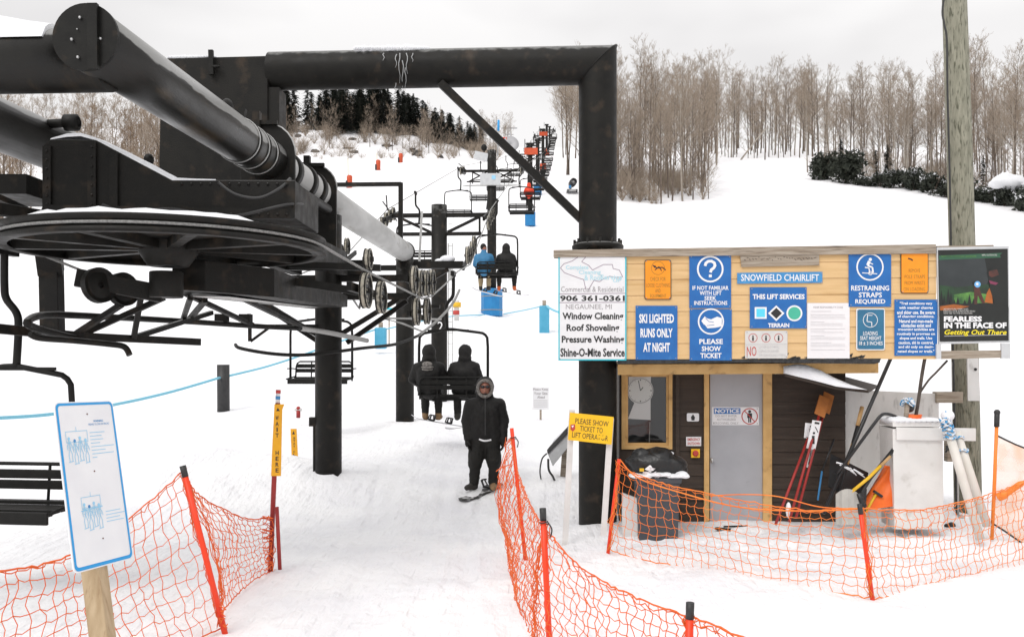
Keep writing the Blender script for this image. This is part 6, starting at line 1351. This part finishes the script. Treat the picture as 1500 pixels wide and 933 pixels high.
# --- the waiting snowboarder, facing us
J, Pn = 'jacket_black', 'pants_black'
fx = V((-.42, 13.75, 0)); gz = ground(-.42, 13.75) + .03
ps = [(J, (0, .01, .84), (0, .01, 1.16), .175, .20), (J, (-.10, 0, .86), (-.07, 0, 1.2), .16, .17), (J, (.10, 0, .86), (.07, 0, 1.2), .16, .17), (J, (-.16, 0, 1.31), (.16, 0, 1.31), .115, .115), (J, (0, .02, 1.2), (0, .01, 1.42), .15, .09),
      (J, (-.23, 0, 1.32), (-.285, .02, 1.06), .092, .082), (J, (-.285, .02, 1.06), (-.265, -.05, .80), .085, .062), (J, (.23, 0, 1.32), (.30, .02, 1.06), .092, .082), (J, (.30, .02, 1.06), (.285, -.04, .78), .085, .062),
      (J, (0, .03, 1.42), (0, .03, 1.58), .11, .14), (J, (0, .045, 1.585), (.145, .15, .165)), (J, (0, -.0, 1.46), (.13, .12, .07)), ('skin', (0, -.055, 1.565), (.082, .085, .105)), ('skin', (0, -.13, 1.53), (0, -.145, 1.525), .016, .014),
      (Pn, (-.09, .01, .80), (-.14, -.03, .50), .145, .125), (Pn, (-.14, -.03, .50), (-.15, .0, .40), .125, .115), (Pn, (-.15, .0, .42), (-.165, .02, .12), .092, .082), (Pn, (.09, .01, .80), (.13, -.03, .50), .145, .125), (Pn, (.13, -.03, .50), (.14, .0, .40), .125, .112), (Pn, (.14, .0, .42), (.13, .02, .12), .092, .082), (Pn, (-.08, .01, .78), (.08, .01, .78), .15, .15),
      ('boot_black', (-.165, .03, .12), (-.165, .02, .05), .075, .065), ('boot_black', (-.17, .02, .05), (-.28, -.07, .042), .06, .045), ('boot_black', (.13, .03, .12), (.13, .02, .05), .075, .065), ('boot_tan', (.13, .0, .05), (.125, -.15, .042), .058, .046)]
pm = person('snowboarder in black hooded jacket standing in the loading lane facing us', ps, (fx.x, fx.y, gz), .05, .016, .006, 3)
b = MB('fur'); b.tube([V((.108 * math.cos(a), -.095 + .02 * math.cos(2 * a), 1.565 + .125 * math.sin(a))) for a in [i * math.pi / 12 for i in range(24)]], .027, 8, closed=True); kid(b, 'fur_trim', pm)
b = MB('lens'); b.ell((-.036, -.135, 1.592), (.033, .02, .024), 12, 8); b.ell((.036, -.135, 1.592), (.033, .02, .024), 12, 8); b.bar((-.08, -.118, 1.597), (.08, -.118, 1.597), .012, .012); b.tube([(-.014, -.148, 1.594), (.014, -.148, 1.594)], .006, 6); kid(b, 'sunglasses', pm)
b = MB('ink_brown'); b.ell((0, -.137, 1.498), (.026, .01, .007), 10, 6); kid(b, 'mouth', pm)
b = MB('cap_black'); b.bar((0, -.215, 1.42), (0, -.235, .86), .014, .01, up=V((0, -1, 0))); kid(b, 'zip', pm)
b = MB('sign_white'); b.tube(smooth_path([(-.09, -.195, .795), (-.03, -.222, .775), (.03, -.222, .775), (.09, -.20, .785)]), .014, 8); kid(b, 'waist_cord', pm)
for x, y in ((-.265, -.05), (.285, -.04)): glove(pm, (x, y, .78), (.05 if x < 0 else -.05, -.1, -1), (0, -1 if x > 0 else 1, 0), (1 if x < 0 else -1, -.2, 0), 'pants_black', .5, 1.25)
d0 = P(676, 743, 13.25); d0.z = ground(d0.x, d0.y) + .03; d1 = P(733, 716, 14.1); d1.z = gz + .03
snowboard('dark snowboard with pale scribbles lying in the snow under the standing snowboarder', (d0, d1), (.8, -.6, 0), 'board_dark', binds=(.75,), nose=.03)

# --- seated riders: seat at z = 0, looking along +y
def seated(label, jm, pm_, loc, rz, hood=True, boots='boot_black', lean=0, turn=0, seed=1, vox=.02, armfwd=.28, face=False, hair=None, spread=.0, arm_out=0):
    ps = [(jm, (0, .02, .10), (0, -.03, .42), .185, .20), (jm, (-.09, .0, .12), (-.1, -.03, .45), .15, .15), (jm, (.09, .0, .12), (.1, -.03, .45), .15, .15), (jm, (-.165 + lean, -.02, .55), (.165 + lean, -.02, .55), .11, .11), (jm, (lean, 0, .56), (lean, .02, .70), .10, .10),
          (jm, (-.22 + lean, -.01, .55), (-.30 - arm_out, .08, .30), .09, .08), (jm, (-.30 - arm_out, .08, .30), (-.2 - arm_out, armfwd, .2), .08, .058), (jm, (.22 + lean, -.01, .55), (.30, .08, .30), .09, .08), (jm, (.30, .08, .30), (.2, armfwd, .2), .08, .058),
          (pm_, (-.1, .0, .10), (-.13 - spread, .40, .08), .12, .10), (pm_, (-.13 - spread, .40, .08), (-.14 - spread, .44, -.36), .095, .075), (pm_, (.1, .0, .10), (.13 + spread, .40, .08), .12, .10), (pm_, (.13 + spread, .40, .08), (.12 + spread, .44, -.36), .095, .075),
          (boots, (-.14 - spread, .44, -.34), (-.14 - spread, .44, -.45), .075, .068), (boots, (-.14 - spread, .42, -.46), (-.17 - spread, .60, -.46), .058, .045), (boots, (.12 + spread, .44, -.34), (.12 + spread, .44, -.45), .075, .068), (boots, (.12 + spread, .42, -.46), (.15 + spread, .60, -.46), .058, .045)]
    hc = V((lean * 1.3, .03, .83)); cs, sn = math.cos(turn), math.sin(turn); f = V((-sn, cs, 0))
    if hood: ps += [(jm, tuple(hc - f * .02), (.135, .135, .16)), (jm, tuple(hc - f * .03 + V((0, 0, -.12))), (.14, .13, .09)), ('skin', tuple(hc + f * .06 + V((0, 0, -.01))), (.082, .082, .11))]
    else: ps += [('skin', tuple(hc), (.085, .095, .125)), ('skin', tuple(hc - V((0, 0, .16))), tuple(hc - V((0, 0, .05))), .065, .06)]
    if face: ps.append(('skin', tuple(hc + f * .085 + V((0, 0, -.02))), tuple(hc + f * .115 + V((0, 0, -.035))), .017, .015))
    o = person(label, ps, loc, rz, vox, .007, seed)
    if face:
        b = MB('lens'); sd_ = V((cs, sn, 0))
        for k in (-1, 1): b.ell(hc + f * (.118 if hood else .085) + sd_ * .034 * k + V((0, 0, .02)), (.022, .022, .012), 8, 6)
        kid(b, 'eyes', o); b = MB('ink_brown'); b.ell(hc + f * (.125 if hood else .09) + V((0, 0, -.07)), (.022, .018, .007), 8, 6); kid(b, 'mouth', o)
    if hair:
        b = MB(hair); b.ell(hc - f * .02 + V((0, 0, .035)), (.10, .108, .115), 16, 12); kid(b, 'hood' if hair.startswith('jacket') else 'hair', o)
    for s_ in (-1, 1): glove(o, (s_ * .2 - (arm_out if s_ < 0 else 0), armfwd, .2), (-s_ * .3, 1, -.2), (1, 0, 0), (0, 0, -1), 'shovel_black', .6, 1.1)
    return o
def seat_at(y, dx, dz=.07, dy=-.02): return L(GA + dx, y + dy, RZ(y) - 2.42 + dz)
r1 = seated('rider in black with a pale hood lining, left on the nearest loaded chair', 'jacket_black', 'pants_black', seat_at(17.2, -.47), -.0569, True, 'boot_tan', seed=2, arm_out=.04)
b = MB('fur'); b.ell((-.0, -.225, .60), (.10, .05, .055), 16, 10); b.ell((0, -.215, .545), (.12, .05, .03), 16, 8); b.tube([(-.10, -.2, .50), (0, -.24, .49), (.10, -.2, .50)], .016, 8); kid(b, 'hood_lining', r1)
r2 = seated('rider in plain black with hood up, right on the nearest loaded chair', 'jacket_black', 'pants_black', seat_at(17.2, .20), -.0569, True, 'boot_black', lean=.02, seed=4, spread=.03, armfwd=.2)
e = L(GA, 17.2, 0)
sb = RZ(17.2) - 2.42 + .07 - .505
snowboard('white snowboard hanging from the boots of the left rider on the nearest chair', (V((e.x - .85, 17.42, sb + .06)), V((e.x + .42, 17.95, sb - .20))), (-.25, .97, 0), 'board_white', binds=(.3, .56))
snowboard('pale snowboard under the right rider of the nearest chair, black bindings on it', (V((e.x - .22, 18.1, sb - .24)), V((e.x + 1.0, 17.55, sb + .0))), (.4, .9, .0), 'board_white', binds=(.38, .75))
r3 = seated('rider in a blue jacket and tan trousers turning back towards us on the chair', 'jacket_blue', 'pants_tan', seat_at(28.6, -.42), -.0569, False, 'boot_black', turn=-1.9, seed=5, vox=.03, face=True, hair='jacket_black', armfwd=.25)
r4 = seated('rider in black with the hood up and orange boots beside the blue jacket', 'jacket_black', 'pants_black', seat_at(28.6, .30), -.0569, True, 'boot_orange', seed=6, vox=.03, spread=.12)
e = L(GA, 28.6, 0); sb = RZ(28.6) - 2.42 + .07 - .505
snowboard('pale snowboard on the boots of the blue jacketed rider', (V((e.x - .85, 28.9, sb + .06)), V((e.x + .25, 29.35, sb - .2))), (-.2, .95, 0), 'board_white', binds=(.4, .7))
snowboard('pale snowboard on the orange boots of the rider in black', (V((e.x - .1, 29.2, sb + .02)), V((e.x + 1.05, 28.9, sb - .2))), (.2, .95, 0), 'board_white', binds=(.3, .7))
seated('rider in a bright orange red jacket and black trousers sitting alone', 'jacket_red', 'pants_black', seat_at(58.5, -.1), -.0569, True, 'boot_black', seed=7, vox=.04)
seated('tiny dark rider alone on a distant chair beside the diagonal brace', 'jacket_black', 'pants_black', seat_at(96, 0), -.0569, True, 'boot_black', seed=8, vox=.04)
# ---------------------------------------------------------------- trees
def bare_tree(seed, h, m1='bark', m2='twig', dens=1.0, low=.28):
    q = random.Random(seed); b = MB(m1); pts, rs = [], []; n = 10; lx, ly = q.uniform(-.04, .04), q.uniform(-.04, .04); r0 = h * .0058 + .02
    fork = q.random() < .4
    for i in range(n + 1):
        t = i / n; pts.append(V((lx * h * t + .012 * h * noise.noise(V((t * 3, seed, 0))), ly * h * t + .012 * h * noise.noise(V((t * 3, seed, 5))), h * t * .97))); rs.append(r0 * (1 - t) ** .8 + .012)
    b.tube(pts, rs, 7)
    tw = []
    def limb(p, d, ln, r, lev):
        k = 4 if lev < 2 else 3; ps = [p]; dd = d.copy()
        for i in range(k): dd = (dd + V((q.gauss(0, .16), q.gauss(0, .16), q.gauss(.06, .1)))).normalized(); ps.append(ps[-1] + dd * ln / k)
        (b.mat(m1) if lev == 0 else b.mat(m2)); b.tube(ps, [max(.0085, r * (1 - .8 * i / k)) for i in range(k + 1)], 5 if lev == 0 else 3, caps=False)
        if lev < 3:
            nn = (5, 4, 3)[lev] if dens >= 1 else (4, 4, 2)[lev]
            for i in range(nn):
                s = q.uniform(.25, 1); j = min(k - 1, int(s * k)); pp = lerp(ps[j], ps[j + 1], s * k - j); ax = (ps[j + 1] - ps[j]).normalized(); a, c, _ = frame(ax); th = q.uniform(0, 6.28); an = q.uniform(.35, .75)
                limb(pp, (ax * math.cos(an) + (a * math.cos(th) + c * math.sin(th)) * math.sin(an) + V((0, 0, .2))).normalized(), ln * q.uniform(.38, .6), max(.0085, r * .42), lev + 1)
    nb = int(26 * dens)
    for i in range(nb):
        s = low + (1 - low) * (i + q.random()) / nb; s = min(s, .985); j = min(n - 1, int(s * n)); p = lerp(pts[j], pts[j + 1], s * n - j); th = q.uniform(0, 6.28); up = q.uniform(.9, 1.9)
        ln = h * (.075 + .20 * (1 - s) ** .6) * q.uniform(.6, 1.25)
        limb(p, V((math.cos(th), math.sin(th), up)).normalized(), ln, rs[j] * .5, 0)
    return b
def conifer(seed, h, m='needles', base=.32):
    q = random.Random(seed); b = MB('bark'); b.tube([V((0, 0, -.3)), V((0, 0, h * .5)), V((0, 0, h))], [.02 * h * .6, .012 * h * .6, .01], 6); b.mat(m); nw = int(h * 2.6)
    for i in range(nw):
        t = i / nw; z = h * (.07 + .93 * t); R_ = h * base * .5 * (1 - t) ** .55 * q.uniform(.55, 1.25) + .10
        for k in range(7):
            th = q.uniform(0, 6.28); d = V((math.cos(th), math.sin(th), 0)); s = V((-d.y, d.x, 0)); ln = R_ * q.uniform(.6, 1.15)
            for c in range(5):
                u = (c + .6) / 5; cp = V((0, 0, z)) + d * ln * u + V((0, 0, -.28 * ln * u * u + q.gauss(0, .05))); w = (.30 * ln + .1) * (1.1 - u) + .05
                for e in range(2): b.add([cp + s * q.uniform(.3, 1) * w - d * .1, cp - s * q.uniform(.3, 1) * w - d * .05, cp + d * q.uniform(.3, .6) * (ln * .28 + .1) + V((0, 0, q.uniform(-.22, .08)))], [(0, 1, 2)])
    return b
def bush(seed, r, h, m='needles', n=900, snowy=.12):
    q = random.Random(seed); b = MB('bark')
    for i in range(7): a = q.uniform(0, 6.28); b.tube([V((0, 0, -.2)), V((math.cos(a) * r * .3, math.sin(a) * r * .3, h * .5)), V((math.cos(a) * r * .6, math.sin(a) * r * .6, h * .85))], [.05, .035, .012], 4, caps=False)
    lob = [(V((q.uniform(-1, 1) * r * .6, q.uniform(-1, 1) * r * .6, h * q.uniform(.25, .75))), q.uniform(.35, .6)) for _ in range(9)]
    for i in range(n):
        c, s = q.choice(lob); d = V((q.gauss(0, 1), q.gauss(0, 1), q.gauss(0, 1))).normalized() * q.random() ** .4; p = c + V((d.x * r * s, d.y * r * s, d.z * h * s * .8)); p.z = max(p.z, .02)
        b.mat('snow_lump' if q.random() < snowy and d.z > .25 else m); w = q.uniform(.1, .26) * (r / 2) ** .5
        b.add([p + V((q.gauss(0, w), q.gauss(0, w), q.gauss(0, w))) for _ in range(3)], [(0, 1, 2)])
    return b
def shrub(seed, h): 
    q = random.Random(seed); b = MB('twig')
    for i in range(16):
        a = q.uniform(0, 6.28); d = V((math.cos(a) * .45, math.sin(a) * .45, 1)); p = V((0, 0, -.1)); ps = [p]
        for k in range(4): d = (d + V((q.gauss(0, .2), q.gauss(0, .2), 0))).normalized(); ps.append(ps[-1] + d * h * q.uniform(.2, .3))
        b.tube(ps, [.02, .017, .013, .01, .006], 3, caps=False)
        for k in range(6): j = q.randrange(1, 4); e = (d + V((q.gauss(0, .6), q.gauss(0, .6), q.gauss(0, .3)))).normalized(); b.tube([ps[j], ps[j] + e * h * .2, ps[j] + e * h * .34 + V((0, 0, .05 * h))], [.01, .008, .005], 3, caps=False)
    return b

def as_tree(b, name, trunk_mats):
    """split the faces of one grown tree into trunk and crown meshes"""
    res = {}
    for key in ('trunk', 'crown'):
        nb = MB(); idx = {}
        for f, m in zip(b.f, b.fm):
            nm = b.mats[m]; isT = nm in trunk_mats
            if isT != (key == 'trunk'): continue
            nb.mat(nm); ff = []
            for i in f:
                if i not in idx: idx[i] = len(nb.v); nb.v.append(b.v[i])
                ff.append(idx[i])
            nb.f.append(ff); nb.fm.append(nb.cur); nb.fs.append(True)
        res[key] = nb
    t = thing(name, (0, 0, 0), 'x', 'tree')
    res['trunk'].build('trunk', t); res['crown'].build('crown', t)
    return t
proto = {}
proto['bare'] = [as_tree(bare_tree(100 + i, 18, dens=(1.0, 1.15, .9)[i % 3], low=(.30, .38, .25, .45)[i % 4]), 'bare_tree', ('bark',)) for i in range(7)]
proto['pale'] = [as_tree(bare_tree(230 + i, 18, 'pale_bark', 'twig', .85, .4), 'bare_tree', ('pale_bark',)) for i in range(3)]
proto['birch'] = [as_tree(bare_tree(200 + i, 17, 'birch', 'twig', .8, .45), 'birch_tree', ('birch',)) for i in range(2)]
proto['sapling'] = [as_tree(bare_tree(300 + i, 11, dens=.62, low=.12), 'bare_sapling', ('bark',)) for i in range(5)]
proto['brown'] = [as_tree(bare_tree(330 + i, 16, 'bark', 'brown_twig', 1.0, .2), 'bare_tree', ('bark',)) for i in range(4)]
proto['conifer'] = [as_tree(conifer(400 + i, 11, ('needles', 'needles_snowy')[i % 2], base=(.62, .7, .55, .66)[i]), 'conifer_tree', ('bark',)) for i in range(4)]
proto['dark_conifer'] = [as_tree(conifer(450 + i, 9, 'needles', .5), 'conifer_tree', ('bark',)) for i in range(2)]
used = set()
def plant(kind, px, d, sc, label, group, cat='tree', zs=1.0):
    if kind == 'bare' and rnd.random() < .3: kind = 'pale'
    if kind == 'brown' and rnd.random() < .45: kind = rnd.choice(('bare', 'pale'))
    src = rnd.choice(proto[kind]); x = (px - 750) / F * d; p = G(x, d, -.1); rz = rnd.uniform(0, 6.28); s = (sc * rnd.uniform(.9, 1.15), ) * 2 + (sc * zs,)
    if src.name not in used:
        used.add(src.name); src.location = p; src.rotation_euler = (0, 0, rz); src.scale = s; src['label'] = label; src['group'] = group; src['category'] = cat; return src
    return clone(src, p, rz, label, group, s)
q = random.Random(42)
# right of the column, left of the side trail
LB = ('bare leafless tree in the stand between the black column and the side trail', 'bare trees left of the side trail')
SB = ('thin bare sapling in the stand between the black column and the side trail', 'saplings left of the side trail')
for k in range(28):
    f = q.random(); px = 850 + 185 * f; d = 122 + q.random() ** 1.6 * 30 + max(0, (px - 985)) * .1; plant('bare', px, d, q.uniform(.62, 1.15), *LB)
for k in range(24): px = q.uniform(860, 1050); d = q.uniform(150, 200); plant('bare', px, d, q.uniform(.9, 1.25), *LB)
for k in range(40): px = q.uniform(895, 1038); d = q.uniform(121, 175); plant('sapling', px, d, q.uniform(.45, 1.25), *SB)
# far end of the side trail
LB = ('bare leafless tree in the wood closing the far end of the side trail', 'bare trees at the end of the side trail')
SB = ('thin bare sapling in the wood closing the far end of the side trail', 'saplings at the end of the side trail')
for k in range(42): px = q.uniform(1030, 1195); d = q.uniform(192, 250) if px > 1050 else q.uniform(170, 250); plant('bare', px, d, q.uniform(.8, 1.25), *LB)
for k in range(36): px = q.uniform(1035, 1195); d = q.uniform(196, 250); plant('sapling', px, d, q.uniform(.6, 1.3), *SB)
# right wood
LB = ('bare leafless tree in the wood along the right side of the side trail', 'bare trees right of the side trail')
SB = ('thin bare sapling in the wood along the right side of the side trail', 'saplings right of the side trail')
def edge(px): return 158 - (px - 1180) * .135
for k in range(30): px = 1180 + 420 * (k + q.random()) / 30; plant('bare', px, edge(px) + q.uniform(2, 14), q.uniform(.62, 1.08), *LB)
for k in range(50): px = q.uniform(1170, 1620); plant('bare', px, edge(px) + q.uniform(14, 70), q.uniform(.6, 1.3), *LB)
for k in range(74): px = q.uniform(1180, 1600); plant('sapling', px, edge(px) + q.uniform(2, 60), q.uniform(.5, 1.3), *SB)
for k in range(9): px = q.uniform(1190, 1520); plant('birch', px, edge(px) + q.uniform(1, 10), q.uniform(.75, 1.0), 'pale trunked bare birch at the edge of the wood on the right', 'birches at the right wood edge')
for px in (1232, 1283, 1300, 1440): plant('dark_conifer', px, edge(px) + 14, q.uniform(.5, .72), 'dark evergreen tree half hidden among the bare trees on the right', 'evergreens in the right wood')
# trees left of the column
for k in range(9): px = q.uniform(822, 868); plant('bare', px, q.uniform(150, 215), q.uniform(1.0, 1.2), 'bare leafless tree just left of the black column beyond the lift line', 'bare trees left of the column')
# brown wood at the left behind the terminal
LB = ('bare brown tree in the wood behind the big steel terminal at the left', 'bare trees behind the terminal')
for k in range(66): px = q.uniform(-130, 262); plant('brown', px, q.uniform(90, 130), q.uniform(.62, .92), *LB)
# dark evergreen wood on the bank, upper left
LB = ('dark snow dusted evergreen in the wood on the upper left bank', 'evergreens on the upper left bank')
for k in range(150):
    px = 330 + 375 * q.random() ** .8; d = q.uniform(206, 246); plant('conifer', px, d, q.uniform(.75, 1.2) * (1 - .5 * sst(540, 715, px)), *LB)
for k in range(56): px = q.uniform(370, 730); plant('sapling', px, q.uniform(194, 214), q.uniform(.35, .85), 'thin bare tree growing on the rocky bank below the evergreens', 'bare trees on the rocky bank')
for k in range(12): px = q.uniform(690, 760); plant('bare', px, q.uniform(215, 260), q.uniform(.35, .6), 'small pale bare tree where the bank meets the sky', 'bare trees at the end of the bank')
# shrubs and rocks on the bank
sp_ = [shrub(500 + i, 2.2) for i in range(3)]; sm_ = [b.build('bare_shrub', at=(0, 0, 0)) for b in sp_]
def put(o, first, p, sc, label, cat, group):
    c = o if first else o.copy()
    if not first: COL.objects.link(c)
    c.location = p; c.rotation_euler = (0, 0, rnd.uniform(0, 6.28)); c.scale = sc; tag(c, label, cat, group); return c
for k in range(130):
    px = q.uniform(395, 735); d = q.uniform(189, 210); x = (px - 750) / F * d; put(sm_[k % 3], k < 3, G(x, d), (q.uniform(.6, 1.7),) * 3, 'leafless brown shrub poking from the snowy rocky bank', 'shrub', 'shrubs on the rocky bank')
for k in range(110):
    px = q.choice((q.uniform(895, 1036), q.uniform(1185, 1560))); d = (q.uniform(122, 150) if px < 1100 else edge(px) + q.uniform(3, 35)); x = (px - 750) / F * d; put(sm_[k % 3], False, G(x, d), (q.uniform(.9, 1.9),) * 3, 'leafless brown shrub under the bare trees beside the side trail', 'shrub', 'shrubs under the bare trees')
rk = []
for i in range(3):
    b = MB('rock'); b.ell((0, 0, 0), (1, .8, .6), 14, 10)
    for j, p in enumerate(b.v): b.v[j] = p * (1 + .45 * noise.noise(p * 1.7 + V((i * 7, 0, 0))))
    rk.append(b.build('rock', at=(0, 0, 0)))
for k in range(14): px = q.uniform(405, 660); d = q.uniform(193, 206); x = (px - 750) / F * d; put(rk[k % 3], k < 3, G(x, d, -.1), (q.uniform(.6, 1.7), 1, q.uniform(.5, 1)), 'dark rock showing through the snow of the upper left bank', 'rock', 'rocks on the upper left bank')
# dark bushes at the foot of the right wood
for i, (px, r_, h_, lab) in enumerate(((1205, 2.6, 5.2, 'big dark evergreen bush at the turn of the side trail, left one of the pair'), (1238, 3.6, 5.6, 'biggest dark evergreen bush at the turn of the side trail, right one of the pair'))):
    d = edge(px) - 4; x = (px - 750) / F * d; b = bush(600 + i, r_, h_, n=2600, snowy=.02); p = G(x, d); b.v = [v + p for v in b.v]; tag(b.build('evergreen_bush', at=p), lab, 'bush')
bs = [bush(610 + i, 2.0, 2.6, n=900, snowy=.2).build('evergreen_bush', at=(0, 0, 0)) for i in range(3)]
for k in range(26): px = 1268 + 300 * (k + q.random()) / 26; d = edge(px) + q.uniform(-3, 3); x = (px - 750) / F * d; put(bs[k % 3], k < 3, G(x, d, -.2), (q.uniform(.6, 1.2), 1, q.uniform(.6, 1.25)), 'low dark evergreen bush with snow on it along the right trail edge', 'bush', 'low bushes along the right trail edge')
b = MB('snow_lump'); p = P(1475, 262, 118); b.ell(p + V((0, 0, -.5)), (2.3, 1.6, 1.0), 18, 12); b.ell(p + V((2.1, 0, -.9)), (1.9, 1.6, .9), 18, 12); b.v = [v + noise.noise_vector(v * .9) * .5 for v in b.v]; tag(b.build('snow_mound', at=p), 'white mound of snow among the bushes at the right edge', 'snow mound')
# fallen tree at the end of the trail
a, c = G(*(P(1085, 235, 190)[i] for i in (0, 1))), P(1125, 185, 192); b = MB('birch'); b.tube([a, lerp(a, c, .5) + V((0, 0, .2)), c], [.2, .16, .08], 6); tag(b.build('leaning_trunk', at=a), 'pale trunk leaning diagonally at the end of the side trail', 'tree trunk')
# ---------------------------------------------------------------- snow gun, hill markers, mast
def on(px, d): x = (px - 750) / F * d; return G(x, d)
p = on(838, 132); t = thing('snow_gun', p, 'small fan snow gun on the slope left of the black column', 'snow gun')
b = MB('gun_body'); b.box(p + V((0, 0, .35)), (1.6, 1.2, .3)); b.bar(p + V((-.9, 0, .1)), p + V((.9, 0, .1)), .12, .12); b.mat('gun_dark')
for s_ in (-.65, .65): b.lathe(p + V((s_, -.5, .25)), V((1, 0, 0)), [(.001, -.08), (.25, -.08), (.25, .08), (.001, .08)], 14)
b.build('carriage', t); b = MB('gun_body'); b.bar(p + V((-.3, 0, .5)), p + V((-.1, 0, 1.2)), .3, .3); b.mat('mid_blue').box(p + V((-.35, -.2, .9)), (.35, .3, .45)); b.build('stand', t)
b = MB('gun_dark'); b.lathe(p + V((.1, 0, 1.55)), V((.25, -1, .25)), [(.5, -.6), (.55, 0), (.5, .6), (.42, .6), (.45, -.6)], 18); b.mat('gun_body').lathe(p + V((.1, 0, 1.55)), V((.25, -1, .25)), [(.001, -.5), (.2, -.5), (.2, .4), (.001, .4)], 12); b.build('fan_drum', t)
for px, d, hh, lab in ((512, 140, 4.6, 'orange padded marker with a tall thin pole, lowest of three on the left slope'), (554, 168, 3.2, 'orange padded marker in the middle of three on the left slope'), (587, 184, 0, 'small orange padded marker highest of three on the left slope')):
    p = on(px, d); t = thing('slope_marker', p, lab, 'marker'); b = MB('pad_orange'); b.lathe(p, V((0, 0, 1)), [(.001, -.2), (.42, -.2), (.45, 1.7), (.3, 1.9), (.001, 1.9)], 10); b.build('pad', t); b = MB('gun_dark'); b.box(p + V((-.35, -.2, .5)), (.4, .3, 1.0)); b.build('valve_box', t)
    if hh: b = MB('bamboo'); b.tube([p + V((-.2, 0, 0)), p + V((-.25, 0, hh))], .06, 5); b.build('pole', t)
p = on(746, 290); t = thing('lattice_mast', p, 'pale lattice mast with short arms on the skyline left of the lift line', 'mast'); tp = P(746, 184, 290).z; b = MB('far_steel'); h = tp - p.z
for sx in (-1, 1):
    for sy in (-1, 1): b.bar(p + V((sx * 1.0, sy * 1.0, -2)), p + V((sx * .45, sy * .45, h)), .17, .17)
for k in range(9):
    z0, z1 = h * k / 9, h * (k + 1) / 9; w0, w1 = lerp(1, .45, k / 9), lerp(1, .45, (k + 1) / 9)
    for sy in (-1, 1): b.bar(p + V((-w0, sy * w0, z0)), p + V((w1, sy * w1, z1)), .1, .1); b.bar(p + V((w0, sy * w0, z0)), p + V((-w1, sy * w1, z1)), .1, .1)
b.build('tower', t); b = MB('far_steel'); b.bar(p + V((-2.6, 0, h - .9)), p + V((2.6, 0, h - .9)), .4, .4); b.bar(p + V((-1.4, 0, h - 3.0)), p + V((1.4, 0, h - 3.0)), .25, .25); b.bar(p + V((0, 0, h - .5)), p + V((0, 0, h + 2)), .2, .2); b.build('arm', t)
